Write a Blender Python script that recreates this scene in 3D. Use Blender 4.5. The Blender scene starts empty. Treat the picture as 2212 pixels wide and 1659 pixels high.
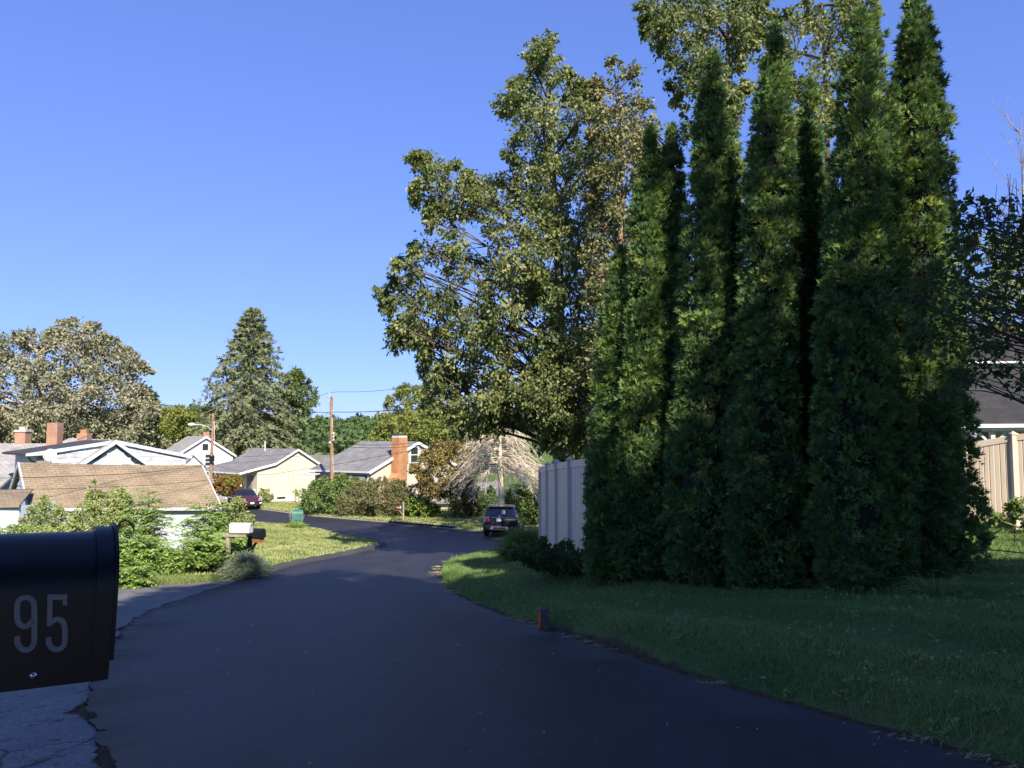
import bpy, math, random
import numpy as np
from mathutils import Vector, Matrix, Euler
from mathutils.geometry import delaunay_2d_cdt

rng = np.random.default_rng(11)
random.seed(5)
scene = bpy.context.scene
COL = scene.collection
R = math.radians

# ------------------------------------------------------------------ camera, sky, sun, exposure
F, CX, CY, HOR, EYE = 1663.0, 1106.0, 829.5, 942.0, 1.5      # in units of the photo at 2212 px width
TH = math.atan((HOR - CY) / F)
cam = bpy.data.cameras.new('camera')
cam.sensor_width = 36.0
cam.lens = F / 2212.0 * 36.0
cam.clip_start = 0.05
cam.clip_end = 6000
camo = bpy.data.objects.new('camera', cam)
COL.objects.link(camo)
camo.location = (0, 0, EYE)
camo.rotation_euler = (math.pi / 2 + TH, 0, 0)
scene.camera = camo

SUN_EL = 38.0
SUN_AZ = math.degrees(math.atan2(0.35, -0.937))              # clockwise from +Y
world = bpy.data.worlds.new('World')
scene.world = world
world.use_nodes = True
wn = world.node_tree
sky = wn.nodes.new('ShaderNodeTexSky')
sky.sky_type = 'NISHITA'
sky.sun_disc = False
sky.sun_elevation = R(SUN_EL)
sky.sun_rotation = R(SUN_AZ)
sky.altitude = 100
sky.air_density = 1.0
sky.dust_density = 0.0
sky.ozone_density = 2.0
bg = wn.nodes['Background']
bg.inputs['Strength'].default_value = 0.127
sky_gamma = wn.nodes.new('ShaderNodeGamma')                 # the phone's flat tone curve and blue white balance
sky_gamma.inputs[1].default_value = 0.58
wn.links.new(sky.outputs['Color'], sky_gamma.inputs[0])
sky_tint = wn.nodes.new('ShaderNodeMix')
sky_tint.data_type = 'RGBA'
sky_tint.blend_type = 'MULTIPLY'
sky_tint.inputs[0].default_value = 1.0
sky_tint.inputs[7].default_value = (0.60, 0.81, 1.64, 1.0)
wn.links.new(sky_gamma.outputs[0], sky_tint.inputs[6])
wn.links.new(sky_tint.outputs[2], bg.inputs['Color'])

sun = bpy.data.lights.new('sun', 'SUN')
sun.energy = 5.0
sun.angle = R(0.53)
sun.color = (1.0, 0.90, 0.76)
suno = bpy.data.objects.new('sun', sun)
COL.objects.link(suno)
ce = math.cos(R(SUN_EL))
to_sun = Vector((0.35 * ce, -0.937 * ce, math.sin(R(SUN_EL))))
suno.rotation_euler = to_sun.to_track_quat('Z', 'Y').to_euler()
suno.location = (10, -20, 30)

scene.view_settings.view_transform = 'Standard'
scene.view_settings.look = 'None'
scene.view_settings.gamma = 1.0
scene.view_settings.use_curve_mapping = False
scene.view_settings.exposure = 1.0
scene.cycles.use_denoising = True
scene.cycles.max_bounces = 6
scene.cycles.diffuse_bounces = 3
scene.cycles.transmission_bounces = 4
scene.cycles.transparent_max_bounces = 6

# ------------------------------------------------------------------ photo direction -> place
def px(u, v, Y):
    dz = (CY - v) / F
    fy = math.cos(TH) - dz * math.sin(TH)
    k = Y / fy
    return Vector(((u - CX) / F * k, Y, EYE + (math.sin(TH) + dz * math.cos(TH)) * k))

_Yk = [-60, -20, 0, 5, 10, 16, 22, 28, 38.5, 46, 55, 63, 77, 100, 150, 300, 3000]
_Dk = [-2.5, -0.6, 1.5, 2.08, 2.64, 3.28, 3.85, 4.35, 5.1, 5.5, 5.78, 6.0, 6.5, 7.2, 8.0, 9.0, 9.0]
_Yf = np.linspace(-60, 320, 3801)
_Df = np.interp(_Yf, _Yk, _Dk)
_Df = np.convolve(np.pad(_Df, 25, mode='edge'), np.ones(51) / 51, 'valid')
def roadz(y):
    return EYE - np.interp(y, _Yf, _Df)
def gp(u, v, off=0.0):
    """where the line of sight through (u, v) meets the street level (+off)"""
    dz = (CY - v) / F
    m = (math.sin(TH) + dz * math.cos(TH)) / (math.cos(TH) - dz * math.sin(TH))
    ys = np.linspace(1.5, 300, 12000)
    d = EYE + m * ys - (roadz(ys) + off)
    i = int(np.argmax(d < 0))
    return px(u, v, float(ys[i]))

# ------------------------------------------------------------------ object helpers
def link(o, parent=None):
    COL.objects.link(o)
    if parent is not None:
        o.parent = parent
    return o
def tag(o, label, cat, group=None):
    o['label'] = label
    o['category'] = cat
    if group:
        o['group'] = group
    return o
def struct(o):
    o['kind'] = 'structure'
    return o
def thing(name, label, cat, loc=(0, 0, 0), rz=0.0, group=None):
    o = bpy.data.objects.new(name, None)
    o.empty_display_size = 0.2
    link(o)
    o.location = loc
    o.rotation_euler = (0, 0, rz)
    return tag(o, label, cat, group)

def npmesh(name, V, Fc, mat, rnd=None, smooth=False):
    me = bpy.data.meshes.new(name)
    V = np.ascontiguousarray(V, dtype=np.float32)
    Fc = np.ascontiguousarray(Fc, dtype=np.int32)
    n, k = Fc.shape
    me.vertices.add(len(V))
    me.vertices.foreach_set('co', V.ravel())
    me.loops.add(n * k)
    me.loops.foreach_set('vertex_index', Fc.ravel())
    me.polygons.add(n)
    me.polygons.foreach_set('loop_start', np.arange(0, n * k, k, dtype=np.int32))
    if smooth:
        me.polygons.foreach_set('use_smooth', np.ones(n, dtype=bool))
    me.update(calc_edges=True)
    if rnd is not None:
        at = me.attributes.new('rnd', 'FLOAT', 'FACE')
        at.data.foreach_set('value', np.ascontiguousarray(rnd, dtype=np.float32))
    if mat is not None:
        me.materials.append(mat)
    return me
def npobj(name, V, Fc, mat, parent=None, rnd=None, smooth=False):
    """V in world space; re-expressed round the parent's place"""
    V = np.asarray(V, dtype=np.float64)
    if parent is not None:
        M = np.array(world_of(parent).inverted())
        V = V @ M[:3, :3].T + M[:3, 3]
    return link(bpy.data.objects.new(name, npmesh(name, V, Fc, mat, rnd, smooth)), parent)
def world_of(o):
    m = Matrix.LocRotScale(o.location, o.rotation_euler, o.scale)
    return world_of(o.parent) @ m if o.parent else m

class MB:
    """collects boxes, slabs, prisms and tubes; build() links them as one mesh"""
    def __init__(s):
        s.v, s.f = [], []
    def add(s, vs, fs):
        b = len(s.v)
        s.v += [Vector(x) for x in vs]
        s.f += [tuple(b + i for i in f) for f in fs]
        return s
    def box(s, x0, x1, y0, y1, z0, z1):
        return s.add([(x0, y0, z0), (x1, y0, z0), (x1, y1, z0), (x0, y1, z0), (x0, y0, z1), (x1, y0, z1), (x1, y1, z1), (x0, y1, z1)],
                     [(0, 3, 2, 1), (4, 5, 6, 7), (0, 1, 5, 4), (1, 2, 6, 5), (2, 3, 7, 6), (3, 0, 4, 7)])
    def slab(s, pts, off):
        off = Vector(off)
        n = len(pts)
        p = [Vector(q) for q in pts]
        a = [tuple(range(n)), tuple(range(2 * n - 1, n - 1, -1))]
        nrm = (p[1] - p[0]).cross(p[2] - p[0])
        if nrm.dot(off) > 0:
            a = [tuple(range(n - 1, -1, -1)), tuple(range(n, 2 * n))]
            sides = [(i, (i + 1) % n, n + (i + 1) % n, n + i) for i in range(n)]
        else:
            sides = [((i + 1) % n, i, n + i, n + (i + 1) % n) for i in range(n)]
        return s.add(p + [q + off for q in p], a + sides)
    def beam(s, a, b, w, h, up=(0, 0, 1)):
        a, b = Vector(a), Vector(b)
        d = (b - a).normalized()
        x = d.cross(Vector(up))
        if x.length < 1e-4:
            x = d.cross(Vector((0, 1, 0)))
        x.normalize()
        y = x.cross(d)
        c = []
        for q in (a, b):
            c += [q - x * w / 2 - y * h / 2, q + x * w / 2 - y * h / 2, q + x * w / 2 + y * h / 2, q - x * w / 2 + y * h / 2]
        return s.add(c, [(3, 2, 1, 0), (4, 5, 6, 7), (0, 1, 5, 4), (1, 2, 6, 5), (2, 3, 7, 6), (3, 0, 4, 7)])
    def tube(s, pts, rad, n=8, cap=True):
        pts = [Vector(p) for p in pts]
        if not hasattr(rad, '__len__'):
            rad = [rad] * len(pts)
        b = len(s.v)
        ref = None
        for i, p in enumerate(pts):
            d = (pts[min(i + 1, len(pts) - 1)] - pts[max(i - 1, 0)]).normalized()
            if ref is None:
                ref = d.orthogonal().normalized()
            x = (ref - d * ref.dot(d)).normalized()
            ref = x
            y = d.cross(x)
            for k in range(n):
                t = 2 * math.pi * k / n
                s.v.append(p + (x * math.cos(t) + y * math.sin(t)) * rad[i])
        for i in range(len(pts) - 1):
            for k in range(n):
                s.f.append((b + i * n + k, b + i * n + (k + 1) % n, b + (i + 1) * n + (k + 1) % n, b + (i + 1) * n + k))
        if cap:
            s.f.append(tuple(b + k for k in range(n - 1, -1, -1)))
            s.f.append(tuple(b + (len(pts) - 1) * n + k for k in range(n)))
        return s
    def lathe(s, prof, c=(0, 0, 0), n=16, axis='z'):
        b = len(s.v)
        c = Vector(c)
        for r, z in prof:
            for k in range(n):
                t = 2 * math.pi * k / n
                q = (r * math.cos(t), r * math.sin(t), z)
                if axis == 'y':
                    q = (q[0], q[2], q[1])
                if axis == 'x':
                    q = (q[2], q[0], q[1])
                s.v.append(c + Vector(q))
        for i in range(len(prof) - 1):
            for k in range(n):
                f = (b + i * n + k, b + i * n + (k + 1) % n, b + (i + 1) * n + (k + 1) % n, b + (i + 1) * n + k)
                s.f.append(f if axis == 'z' or axis == 'x' else f[::-1])
        s.f.append(tuple(b + k for k in range(n - 1, -1, -1)))
        s.f.append(tuple(b + (len(prof) - 1) * n + k for k in range(n)))
        return s
    def build(s, name, mat, parent=None, smooth=False, bevel=0.0, local=False):
        me = bpy.data.meshes.new(name)
        vs = s.v
        if parent is not None and not local:
            M = world_of(parent).inverted()
            vs = [M @ q for q in vs]
        me.from_pydata([tuple(q) for q in vs], [], s.f)
        me.update()
        uv = me.uv_layers.new(name='UVMap')
        for p in me.polygons:
            n = p.normal
            if abs(n.z) > 0.985:
                t, bb = Vector((1, 0, 0)), Vector((0, 1, 0))
            else:
                t = Vector((0, 0, 1)).cross(n).normalized()
                bb = n.cross(t)
            for li in p.loop_indices:
                co = me.vertices[me.loops[li].vertex_index].co
                uv.data[li].uv = (co.dot(t), co.dot(bb))
            p.use_smooth = smooth
        if smooth:
            try:
                me.set_sharp_from_angle(angle=R(38))
            except Exception:
                pass
        me.materials.append(mat)
        o = link(bpy.data.objects.new(name, me), parent)
        if bevel:
            m = o.modifiers.new('bevel', 'BEVEL')
            m.width = bevel
            m.segments = 2
            m.limit_method = 'ANGLE'
        return o

# ------------------------------------------------------------------ materials
def newmat(name):
    m = bpy.data.materials.new(name)
    m.use_nodes = True
    nt = m.node_tree
    return m, nt, nt.nodes['Principled BSDF'], nt.nodes['Material Output']
def rgba(c):
    return (c[0], c[1], c[2], 1.0)
def ramp(nt, stops):
    r = nt.nodes.new('ShaderNodeValToRGB')
    e = r.color_ramp.elements
    e[0].position, e[0].color = stops[0][0], rgba(stops[0][1])
    e[1].position, e[1].color = stops[-1][0], rgba(stops[-1][1])
    for p, c in stops[1:-1]:
        q = e.new(p)
        q.color = rgba(c)
    return r
def noise(nt, scale, detail=4, rough=0.55, coord='Object', vec=None):
    n = nt.nodes.new('ShaderNodeTexNoise')
    n.inputs['Scale'].default_value = scale
    n.inputs['Detail'].default_value = detail
    n.inputs['Roughness'].default_value = rough
    if vec is None:
        tc = nt.nodes.new('ShaderNodeTexCoord')
        vec = tc.outputs[coord]
    nt.links.new(vec, n.inputs['Vector'])
    return n
def bump(nt, bsdf, height, strength, dist):
    b = nt.nodes.new('ShaderNodeBump')
    b.inputs['Strength'].default_value = strength
    b.inputs['Distance'].default_value = dist
    nt.links.new(height, b.inputs['Height'])
    nt.links.new(b.outputs['Normal'], bsdf.inputs['Normal'])
    return b
def mixc(nt, fac, a, b, mode='MIX'):
    m = nt.nodes.new('ShaderNodeMix')
    m.data_type = 'RGBA'
    m.blend_type = mode
    for s, val in ((m.inputs[0], fac), (m.inputs[6], a), (m.inputs[7], b)):
        if isinstance(val, bpy.types.NodeSocket):
            nt.links.new(val, s)
        else:
            s.default_value = val if not isinstance(val, tuple) or len(val) == 4 else rgba(val)
    return m.outputs[2]
def plain(name, c, rough=0.6, c2=None, scale=3.0, bstr=0.0, bscale=40.0, bdist=0.01, metal=0.0, spec=0.4, coat=0.0):
    m, nt, b, out = newmat(name)
    b.inputs['Roughness'].default_value = rough
    b.inputs['Metallic'].default_value = metal
    b.inputs['Specular IOR Level'].default_value = spec
    b.inputs['Coat Weight'].default_value = coat
    c2 = c2 or tuple(x * 0.82 for x in c)
    n = noise(nt, scale)
    r = ramp(nt, [(0.3, c2), (0.65, c)])
    nt.links.new(n.outputs['Fac'], r.inputs['Fac'])
    nt.links.new(r.outputs['Color'], b.inputs['Base Color'])
    if bstr:
        n2 = noise(nt, bscale)
        bump(nt, b, n2.outputs['Fac'], bstr, bdist)
    return m
def leafmat(name, cols, trans=0.3, rough=0.5, spec=0.35):
    m, nt, b, out = newmat(name)
    a = nt.nodes.new('ShaderNodeAttribute')
    a.attribute_name = 'rnd'
    n = len(cols)
    r = ramp(nt, [(i / (n - 1), c) for i, c in enumerate(cols)])
    nt.links.new(a.outputs['Fac'], r.inputs['Fac'])
    nt.links.new(r.outputs['Color'], b.inputs['Base Color'])
    b.inputs['Roughness'].default_value = rough
    b.inputs['Specular IOR Level'].default_value = spec
    t = nt.nodes.new('ShaderNodeBsdfTranslucent')
    tcol = mixc(nt, 0.55, r.outputs['Color'], (0.35, 0.42, 0.06), 'MIX')
    nt.links.new(tcol, t.inputs['Color'])
    mx = nt.nodes.new('ShaderNodeMixShader')
    mx.inputs[0].default_value = trans
    nt.links.new(b.outputs[0], mx.inputs[1])
    nt.links.new(t.outputs[0], mx.inputs[2])
    nt.links.new(mx.outputs[0], out.inputs['Surface'])
    return m
def brickmat(name, c1, c2, mortar, bw, bh, ms, rough=0.85, bstr=0.5, bdist=0.01, off=0.5, wear=None):
    m, nt, b, out = newmat(name)
    tc = nt.nodes.new('ShaderNodeTexCoord')
    t = nt.nodes.new('ShaderNodeTexBrick')
    t.offset = off
    t.inputs['Scale'].default_value = 1.0
    t.inputs['Color1'].default_value = rgba(c1)
    t.inputs['Color2'].default_value = rgba(c2)
    t.inputs['Mortar'].default_value = rgba(mortar)
    t.inputs['Brick Width'].default_value = bw
    t.inputs['Row Height'].default_value = bh
    t.inputs['Mortar Size'].default_value = ms
    t.inputs['Mortar Smooth'].default_value = 0.2
    t.inputs['Bias'].default_value = 0.0
    nt.links.new(tc.outputs['UV'], t.inputs['Vector'])
    col = t.outputs['Color']
    n = noise(nt, 1.3, 5)
    rr = ramp(nt, [(0.3, (0.72, 0.72, 0.72)), (0.7, (1.12, 1.1, 1.08))])
    nt.links.new(n.outputs['Fac'], rr.inputs['Fac'])
    col = mixc(nt, 1.0, col, rr.outputs['Color'], 'MULTIPLY')
    if wear:
        n2 = noise(nt, 2.2, 8, 0.7)
        r2 = ramp(nt, [(0.52, (0, 0, 0)), (0.62, (1, 1, 1))])
        nt.links.new(n2.outputs['Fac'], r2.inputs['Fac'])
        col = mixc(nt, r2.outputs['Color'], col, wear)
    nt.links.new(col, b.inputs['Base Color'])
    b.inputs['Roughness'].default_value = rough
    b.inputs['Specular IOR Level'].default_value = 0.25
    inv = nt.nodes.new('ShaderNodeMath')
    inv.operation = 'SUBTRACT'
    inv.inputs[0].default_value = 1.0
    nt.links.new(t.outputs['Fac'], inv.inputs[1])
    bump(nt, b, inv.outputs[0], bstr, bdist)
    return m
def lapmat(name, c, pitch=0.11, vertical=False, c2=None):
    """boards too fine to pick apart: lap lines along the face"""
    m, nt, b, out = newmat(name)
    tc = nt.nodes.new('ShaderNodeTexCoord')
    sp = nt.nodes.new('ShaderNodeSeparateXYZ')
    nt.links.new(tc.outputs['UV'], sp.inputs[0])
    mo = nt.nodes.new('ShaderNodeMath')
    mo.operation = 'FRACT'
    dv = nt.nodes.new('ShaderNodeMath')
    dv.operation = 'DIVIDE'
    dv.inputs[1].default_value = pitch
    nt.links.new(sp.outputs[0 if vertical else 1], dv.inputs[0])
    nt.links.new(dv.outputs[0], mo.inputs[0])
    n = noise(nt, 0.9, 5)
    r = ramp(nt, [(0.3, c2 or tuple(x * 0.9 for x in c)), (0.7, c)])
    nt.links.new(n.outputs['Fac'], r.inputs['Fac'])
    nt.links.new(r.outputs['Color'], b.inputs['Base Color'])
    b.inputs['Roughness'].default_value = 0.55
    b.inputs['Specular IOR Level'].default_value = 0.3
    bump(nt, b, mo.outputs[0], 0.8, 0.012)
    return m

M = {}
def asphalt(name, ca, cb, scale_bump=220, rough=0.62, patch=0.5, crack=False):
    m, nt, b, out = newmat(name)
    mp = nt.nodes.new('ShaderNodeMapping')
    mp.inputs['Scale'].default_value = (1.0, 0.35, 1.0)
    tco = nt.nodes.new('ShaderNodeTexCoord')
    nt.links.new(tco.outputs['Object'], mp.inputs['Vector'])
    big = noise(nt, 1.1, 7, 0.65, vec=mp.outputs['Vector'])
    r = ramp(nt, [(0.34, ca), (0.66, cb)])
    nt.links.new(big.outputs['Fac'], r.inputs['Fac'])
    fine = noise(nt, 45, 5, 0.8)
    r2 = ramp(nt, [(0.3, (0.45, 0.45, 0.45)), (0.55, (1.0, 1.0, 1.0)), (0.72, (2.0, 2.0, 2.0))])
    nt.links.new(fine.outputs['Fac'], r2.inputs['Fac'])
    col = mixc(nt, 1.0, r.outputs['Color'], r2.outputs['Color'], 'MULTIPLY')
    vs = nt.nodes.new('ShaderNodeTexVoronoi')
    vs.inputs['Scale'].default_value = 26.0
    nt.links.new(tco.outputs['Object'], vs.inputs['Vector'])
    rv_ = ramp(nt, [(0.06, (1, 1, 1)), (0.12, (0, 0, 0))])
    nt.links.new(vs.outputs['Distance'], rv_.inputs['Fac'])
    col = mixc(nt, rv_.outputs['Color'], col, tuple(min(1, x * 4.5) for x in cb))
    hb = noise(nt, scale_bump, 2, 0.6)
    h = hb.outputs['Fac']
    if crack:
        tc = nt.nodes.new('ShaderNodeTexCoord')
        wob = noise(nt, 1.6, 4, 0.6)
        add = nt.nodes.new('ShaderNodeMix')
        add.data_type = 'VECTOR'
        add.inputs[0].default_value = 0.22
        nt.links.new(tc.outputs['Object'], add.inputs[4])
        nt.links.new(wob.outputs['Color'], add.inputs[5])
        vo = nt.nodes.new('ShaderNodeTexVoronoi')
        vo.feature = 'DISTANCE_TO_EDGE'
        vo.inputs['Scale'].default_value = 1.5
        nt.links.new(add.outputs[1], vo.inputs['Vector'])
        rc = ramp(nt, [(0.0, (0, 0, 0)), (0.018, (1, 1, 1))])
        nt.links.new(vo.outputs['Distance'], rc.inputs['Fac'])
        # only some of the joints have opened
        sel = noise(nt, 0.8, 2)
        rs = ramp(nt, [(0.45, (0, 0, 0)), (0.55, (1, 1, 1))])
        nt.links.new(sel.outputs['Fac'], rs.inputs['Fac'])
        mk = mixc(nt, rs.outputs['Color'], rc.outputs['Color'], (1.0, 1.0, 1.0))
        col = mixc(nt, mk, (0.018, 0.018, 0.018), col)
        pit = noise(nt, 6, 6, 0.75)
        rp = ramp(nt, [(0.36, (0.35, 0.34, 0.32)), (0.46, (1, 1, 1))])
        nt.links.new(pit.outputs['Fac'], rp.inputs['Fac'])
        col = mixc(nt, 1.0, col, rp.outputs['Color'], 'MULTIPLY')
        ad = nt.nodes.new('ShaderNodeMath')
        ad.operation = 'MULTIPLY_ADD'
        ad.inputs[1].default_value = 1.0
        nt.links.new(mk, ad.inputs[0])
        mu = nt.nodes.new('ShaderNodeMath')
        mu.operation = 'MULTIPLY'
        mu.inputs[1].default_value = 0.5
        nt.links.new(h, mu.inputs[0])
        nt.links.new(mu.outputs[0], ad.inputs[2])
        h = ad.outputs[0]
    nt.links.new(col, b.inputs['Base Color'])
    b.inputs['Roughness'].default_value = rough
    b.inputs['Specular IOR Level'].default_value = 0.4
    bump(nt, b, h, 0.7, 0.006)
    return m

M['road'] = asphalt('fresh_asphalt', (0.013, 0.013, 0.016), (0.030, 0.030, 0.034))
M['pave'] = asphalt('worn_pavement', (0.13, 0.125, 0.12), (0.19, 0.185, 0.175), 120, 0.85, crack=True)
M['kerb'] = asphalt('kerb_asphalt', (0.045, 0.045, 0.046), (0.07, 0.07, 0.07), 80, 0.85)

def groundmat():
    m, nt, b, out = newmat('lawn_ground')
    n = noise(nt, 0.5, 6, 0.65)
    r = ramp(nt, [(0.28, (0.055, 0.095, 0.026)), (0.5, (0.095, 0.145, 0.04)), (0.72, (0.17, 0.18, 0.065))])
    nt.links.new(n.outputs['Fac'], r.inputs['Fac'])
    n2 = noise(nt, 18, 5, 0.7)
    r2 = ramp(nt, [(0.3, (0.55, 0.55, 0.55)), (0.7, (1.35, 1.35, 1.3))])
    nt.links.new(n2.outputs['Fac'], r2.inputs['Fac'])
    col = mixc(nt, 1.0, r.outputs['Color'], r2.outputs['Color'], 'MULTIPLY')
    # bare soil on the cut bank
    g = nt.nodes.new('ShaderNodeNewGeometry')
    sp = nt.nodes.new('ShaderNodeSeparateXYZ')
    nt.links.new(g.outputs['True Normal'], sp.inputs[0])
    at = nt.nodes.new('ShaderNodeAttribute')
    at.attribute_name = 'soil'
    ns = noise(nt, 7, 5, 0.7)
    ma = nt.nodes.new('ShaderNodeMath')
    ma.operation = 'MULTIPLY_ADD'
    ma.inputs[1].default_value = 0.9
    nt.links.new(ns.outputs['Fac'], ma.inputs[0])
    nt.links.new(at.outputs['Fac'], ma.inputs[2])
    rs = ramp(nt, [(0.85, (0, 0, 0)), (1.0, (1, 1, 1))])
    nt.links.new(ma.outputs[0], rs.inputs['Fac'])
    n3 = noise(nt, 14, 5)
    r3 = ramp(nt, [(0.3, (0.035, 0.024, 0.015)), (0.7, (0.10, 0.072, 0.045))])
    nt.links.new(n3.outputs['Fac'], r3.inputs['Fac'])
    col = mixc(nt, rs.outputs['Color'], col, r3.outputs['Color'])
    nt.links.new(col, b.inputs['Base Color'])
    b.inputs['Roughness'].default_value = 0.95
    b.inputs['Specular IOR Level'].default_value = 0.1
    n4 = noise(nt, 35, 5, 0.7)
    bump(nt, b, n4.outputs['Fac'], 0.9, 0.03)
    return m
M['ground'] = groundmat()
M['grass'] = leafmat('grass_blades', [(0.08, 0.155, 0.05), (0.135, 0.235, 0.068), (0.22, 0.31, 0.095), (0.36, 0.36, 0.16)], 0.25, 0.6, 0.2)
M['litgrass'] = leafmat('sun_brightened_lawn_blades', [(0.22, 0.27, 0.09), (0.33, 0.37, 0.14), (0.45, 0.44, 0.2), (0.58, 0.5, 0.28)], 0.25, 0.7, 0.1)  # sunlight put into the colour; the yellowing is the dry lawn's own
M['drygrass'] = leafmat('dry_grass', [(0.28, 0.22, 0.10), (0.42, 0.35, 0.19), (0.5, 0.44, 0.27)], 0.2, 0.7)
M['litter'] = leafmat('fallen_leaves', [(0.30, 0.22, 0.07), (0.5, 0.42, 0.16), (0.62, 0.58, 0.42)], 0.15, 0.7)
M['bark'] = plain('bark', (0.12, 0.095, 0.07), 0.9, (0.06, 0.048, 0.036), 6, 0.8, 25, 0.02)
M['palebark'] = plain('pale_bark', (0.42, 0.37, 0.30), 0.9, (0.24, 0.20, 0.16), 5, 0.6, 20, 0.02)
M['innerhull'] = plain('inner_hull_dark_green', (0.018, 0.030, 0.013), 0.95, (0.010, 0.017, 0.008), 12, 0.8, 18, 0.05)  # dark green for the hull that blocks light inside the arborvitae
M['greytwig'] = plain('grey_bare_twig', (0.30, 0.27, 0.24), 0.9, (0.2, 0.18, 0.16), 5)
M['deadwood'] = plain('dead_grey_wood', (0.70, 0.62, 0.48), 0.9, (0.50, 0.43, 0.33), 5, 0.5, 20, 0.02)
M['twig'] = plain('brown_twig', (0.30, 0.20, 0.12), 0.9, (0.18, 0.12, 0.07), 4)
M['stem'] = plain('green_stem', (0.12, 0.16, 0.05), 0.8, (0.16, 0.10, 0.06), 4)
M['thuja'] = leafmat('arborvitae_sprays', [(0.042, 0.095, 0.046), (0.085, 0.165, 0.058), (0.19, 0.275, 0.068), (0.38, 0.41, 0.085)], 0.14, 0.7, 0.15)
M['maple'] = leafmat('pear_leaves', [(0.06, 0.095, 0.03), (0.12, 0.16, 0.05), (0.21, 0.235, 0.085), (0.33, 0.32, 0.14)], 0.28, 0.5, 0.3)
M['vine'] = leafmat('vine_leaves', [(0.08, 0.11, 0.04), (0.15, 0.165, 0.065), (0.24, 0.225, 0.105), (0.32, 0.24, 0.125)], 0.2, 0.55, 0.3)
M['spruce'] = leafmat('spruce_needles', [(0.085, 0.12, 0.06), (0.14, 0.175, 0.085), (0.2, 0.22, 0.11), (0.25, 0.25, 0.125)], 0.12, 0.7, 0.2)  # needle colours lightened to stand for distance haze
M['sycamore'] = leafmat('sycamore_leaves', [(0.15, 0.165, 0.1), (0.235, 0.24, 0.15), (0.31, 0.3, 0.195), (0.38, 0.34, 0.225)], 0.2, 0.6, 0.25)  # grey-green leaves made paler, distance haze put into the colour
M['oak'] = leafmat('oak_leaves', [(0.07, 0.11, 0.03), (0.12, 0.165, 0.045), (0.18, 0.215, 0.065)], 0.25, 0.6, 0.25)
M['lime'] = leafmat('yellowgreen_leaves', [(0.12, 0.155, 0.035), (0.2, 0.235, 0.05), (0.28, 0.285, 0.075)], 0.3, 0.6, 0.25)
M['copper'] = leafmat('copper_leaves', [(0.12, 0.1, 0.035), (0.2, 0.16, 0.055), (0.29, 0.22, 0.08), (0.25, 0.24, 0.075)], 0.2, 0.6, 0.25)
M['yew'] = leafmat('yew_leaves', [(0.1, 0.115, 0.05), (0.17, 0.175, 0.075), (0.25, 0.225, 0.11)], 0.15, 0.65, 0.2)
M['hedgegreen'] = leafmat('hedge_leaves', [(0.08, 0.14, 0.04), (0.14, 0.21, 0.055), (0.21, 0.27, 0.085)], 0.25, 0.55, 0.25)
M['bright'] = leafmat('bright_leaves', [(0.16, 0.25, 0.045), (0.24, 0.34, 0.07), (0.33, 0.39, 0.1)], 0.3, 0.55, 0.25)
M['sumac'] = leafmat('pinnate_leaves', [(0.17, 0.29, 0.06), (0.26, 0.4, 0.1), (0.36, 0.48, 0.15)], 0.3, 0.5, 0.3)
M['weed'] = leafmat('weed_leaves', [(0.18, 0.24, 0.07), (0.28, 0.34, 0.11), (0.4, 0.42, 0.18)], 0.25, 0.55, 0.25)
M['variegated'] = leafmat('variegated_blades', [(0.13, 0.18, 0.1), (0.24, 0.29, 0.2), (0.36, 0.4, 0.32)], 0.2, 0.6, 0.2)
M['reddish'] = leafmat('hydrangea_leaves', [(0.14, 0.19, 0.03), (0.24, 0.24, 0.04), (0.30, 0.14, 0.05), (0.26, 0.09, 0.04)], 0.25, 0.5)
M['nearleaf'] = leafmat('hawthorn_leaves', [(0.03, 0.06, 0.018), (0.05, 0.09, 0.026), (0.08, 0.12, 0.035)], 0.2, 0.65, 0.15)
M['forest'] = leafmat('forest_leaves', [(0.05, 0.09, 0.035), (0.08, 0.13, 0.045), (0.13, 0.175, 0.06)], 0.15, 0.7, 0.2)
M['wood'] = plain('weathered_post_wood', (0.34, 0.28, 0.21), 0.85, (0.22, 0.18, 0.13), 8, 0.4, 60, 0.004)
M['pole'] = plain('brown_utility_pole', (0.33, 0.20, 0.12), 0.85, (0.20, 0.12, 0.075), 6, 0.5, 40, 0.01)
M['white'] = plain('white_paint', (0.70, 0.70, 0.69), 0.5, (0.62, 0.62, 0.61), 3)
M['gutter'] = plain('grey_gutter', (0.55, 0.56, 0.57), 0.45)
M['black'] = plain('black_plastic', (0.012, 0.012, 0.014), 0.35, None, 3)
M['blackmetal'] = plain('black_painted_steel', (0.003, 0.003, 0.006), 0.42, (0.002, 0.002, 0.004), 5, 0.08, 14, 0.003, 0.0, 0.36)
M['numeral'] = plain('grey_reflective_vinyl', (0.17, 0.18, 0.19), 0.6, (0.14, 0.15, 0.16), 12)
M['steel'] = plain('bright_steel', (0.6, 0.6, 0.62), 0.25, None, 5, 0, 1, 0, 1.0)
M['glass'] = plain('dark_window_glass', (0.03, 0.035, 0.04), 0.05, None, 1, 0, 1, 0, 0.0, 0.8)
M['carglass'] = plain('car_glass', (0.012, 0.014, 0.018), 0.03, None, 1, 0, 1, 0, 0.0, 0.9)
M['rubber'] = plain('tyre_rubber', (0.015, 0.015, 0.015), 0.8)
M['cream'] = lapmat('cream_siding', (0.60, 0.545, 0.44), 0.105)
M['creamtrim'] = plain('cream_trim', (0.80, 0.79, 0.74), 0.5)
M['curtain'] = plain('pale_curtained_glass', (0.45, 0.45, 0.43), 0.25, (0.38, 0.38, 0.36), 6)
M['whitesiding'] = lapmat('white_siding', (0.66, 0.66, 0.65), 0.14)
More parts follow.
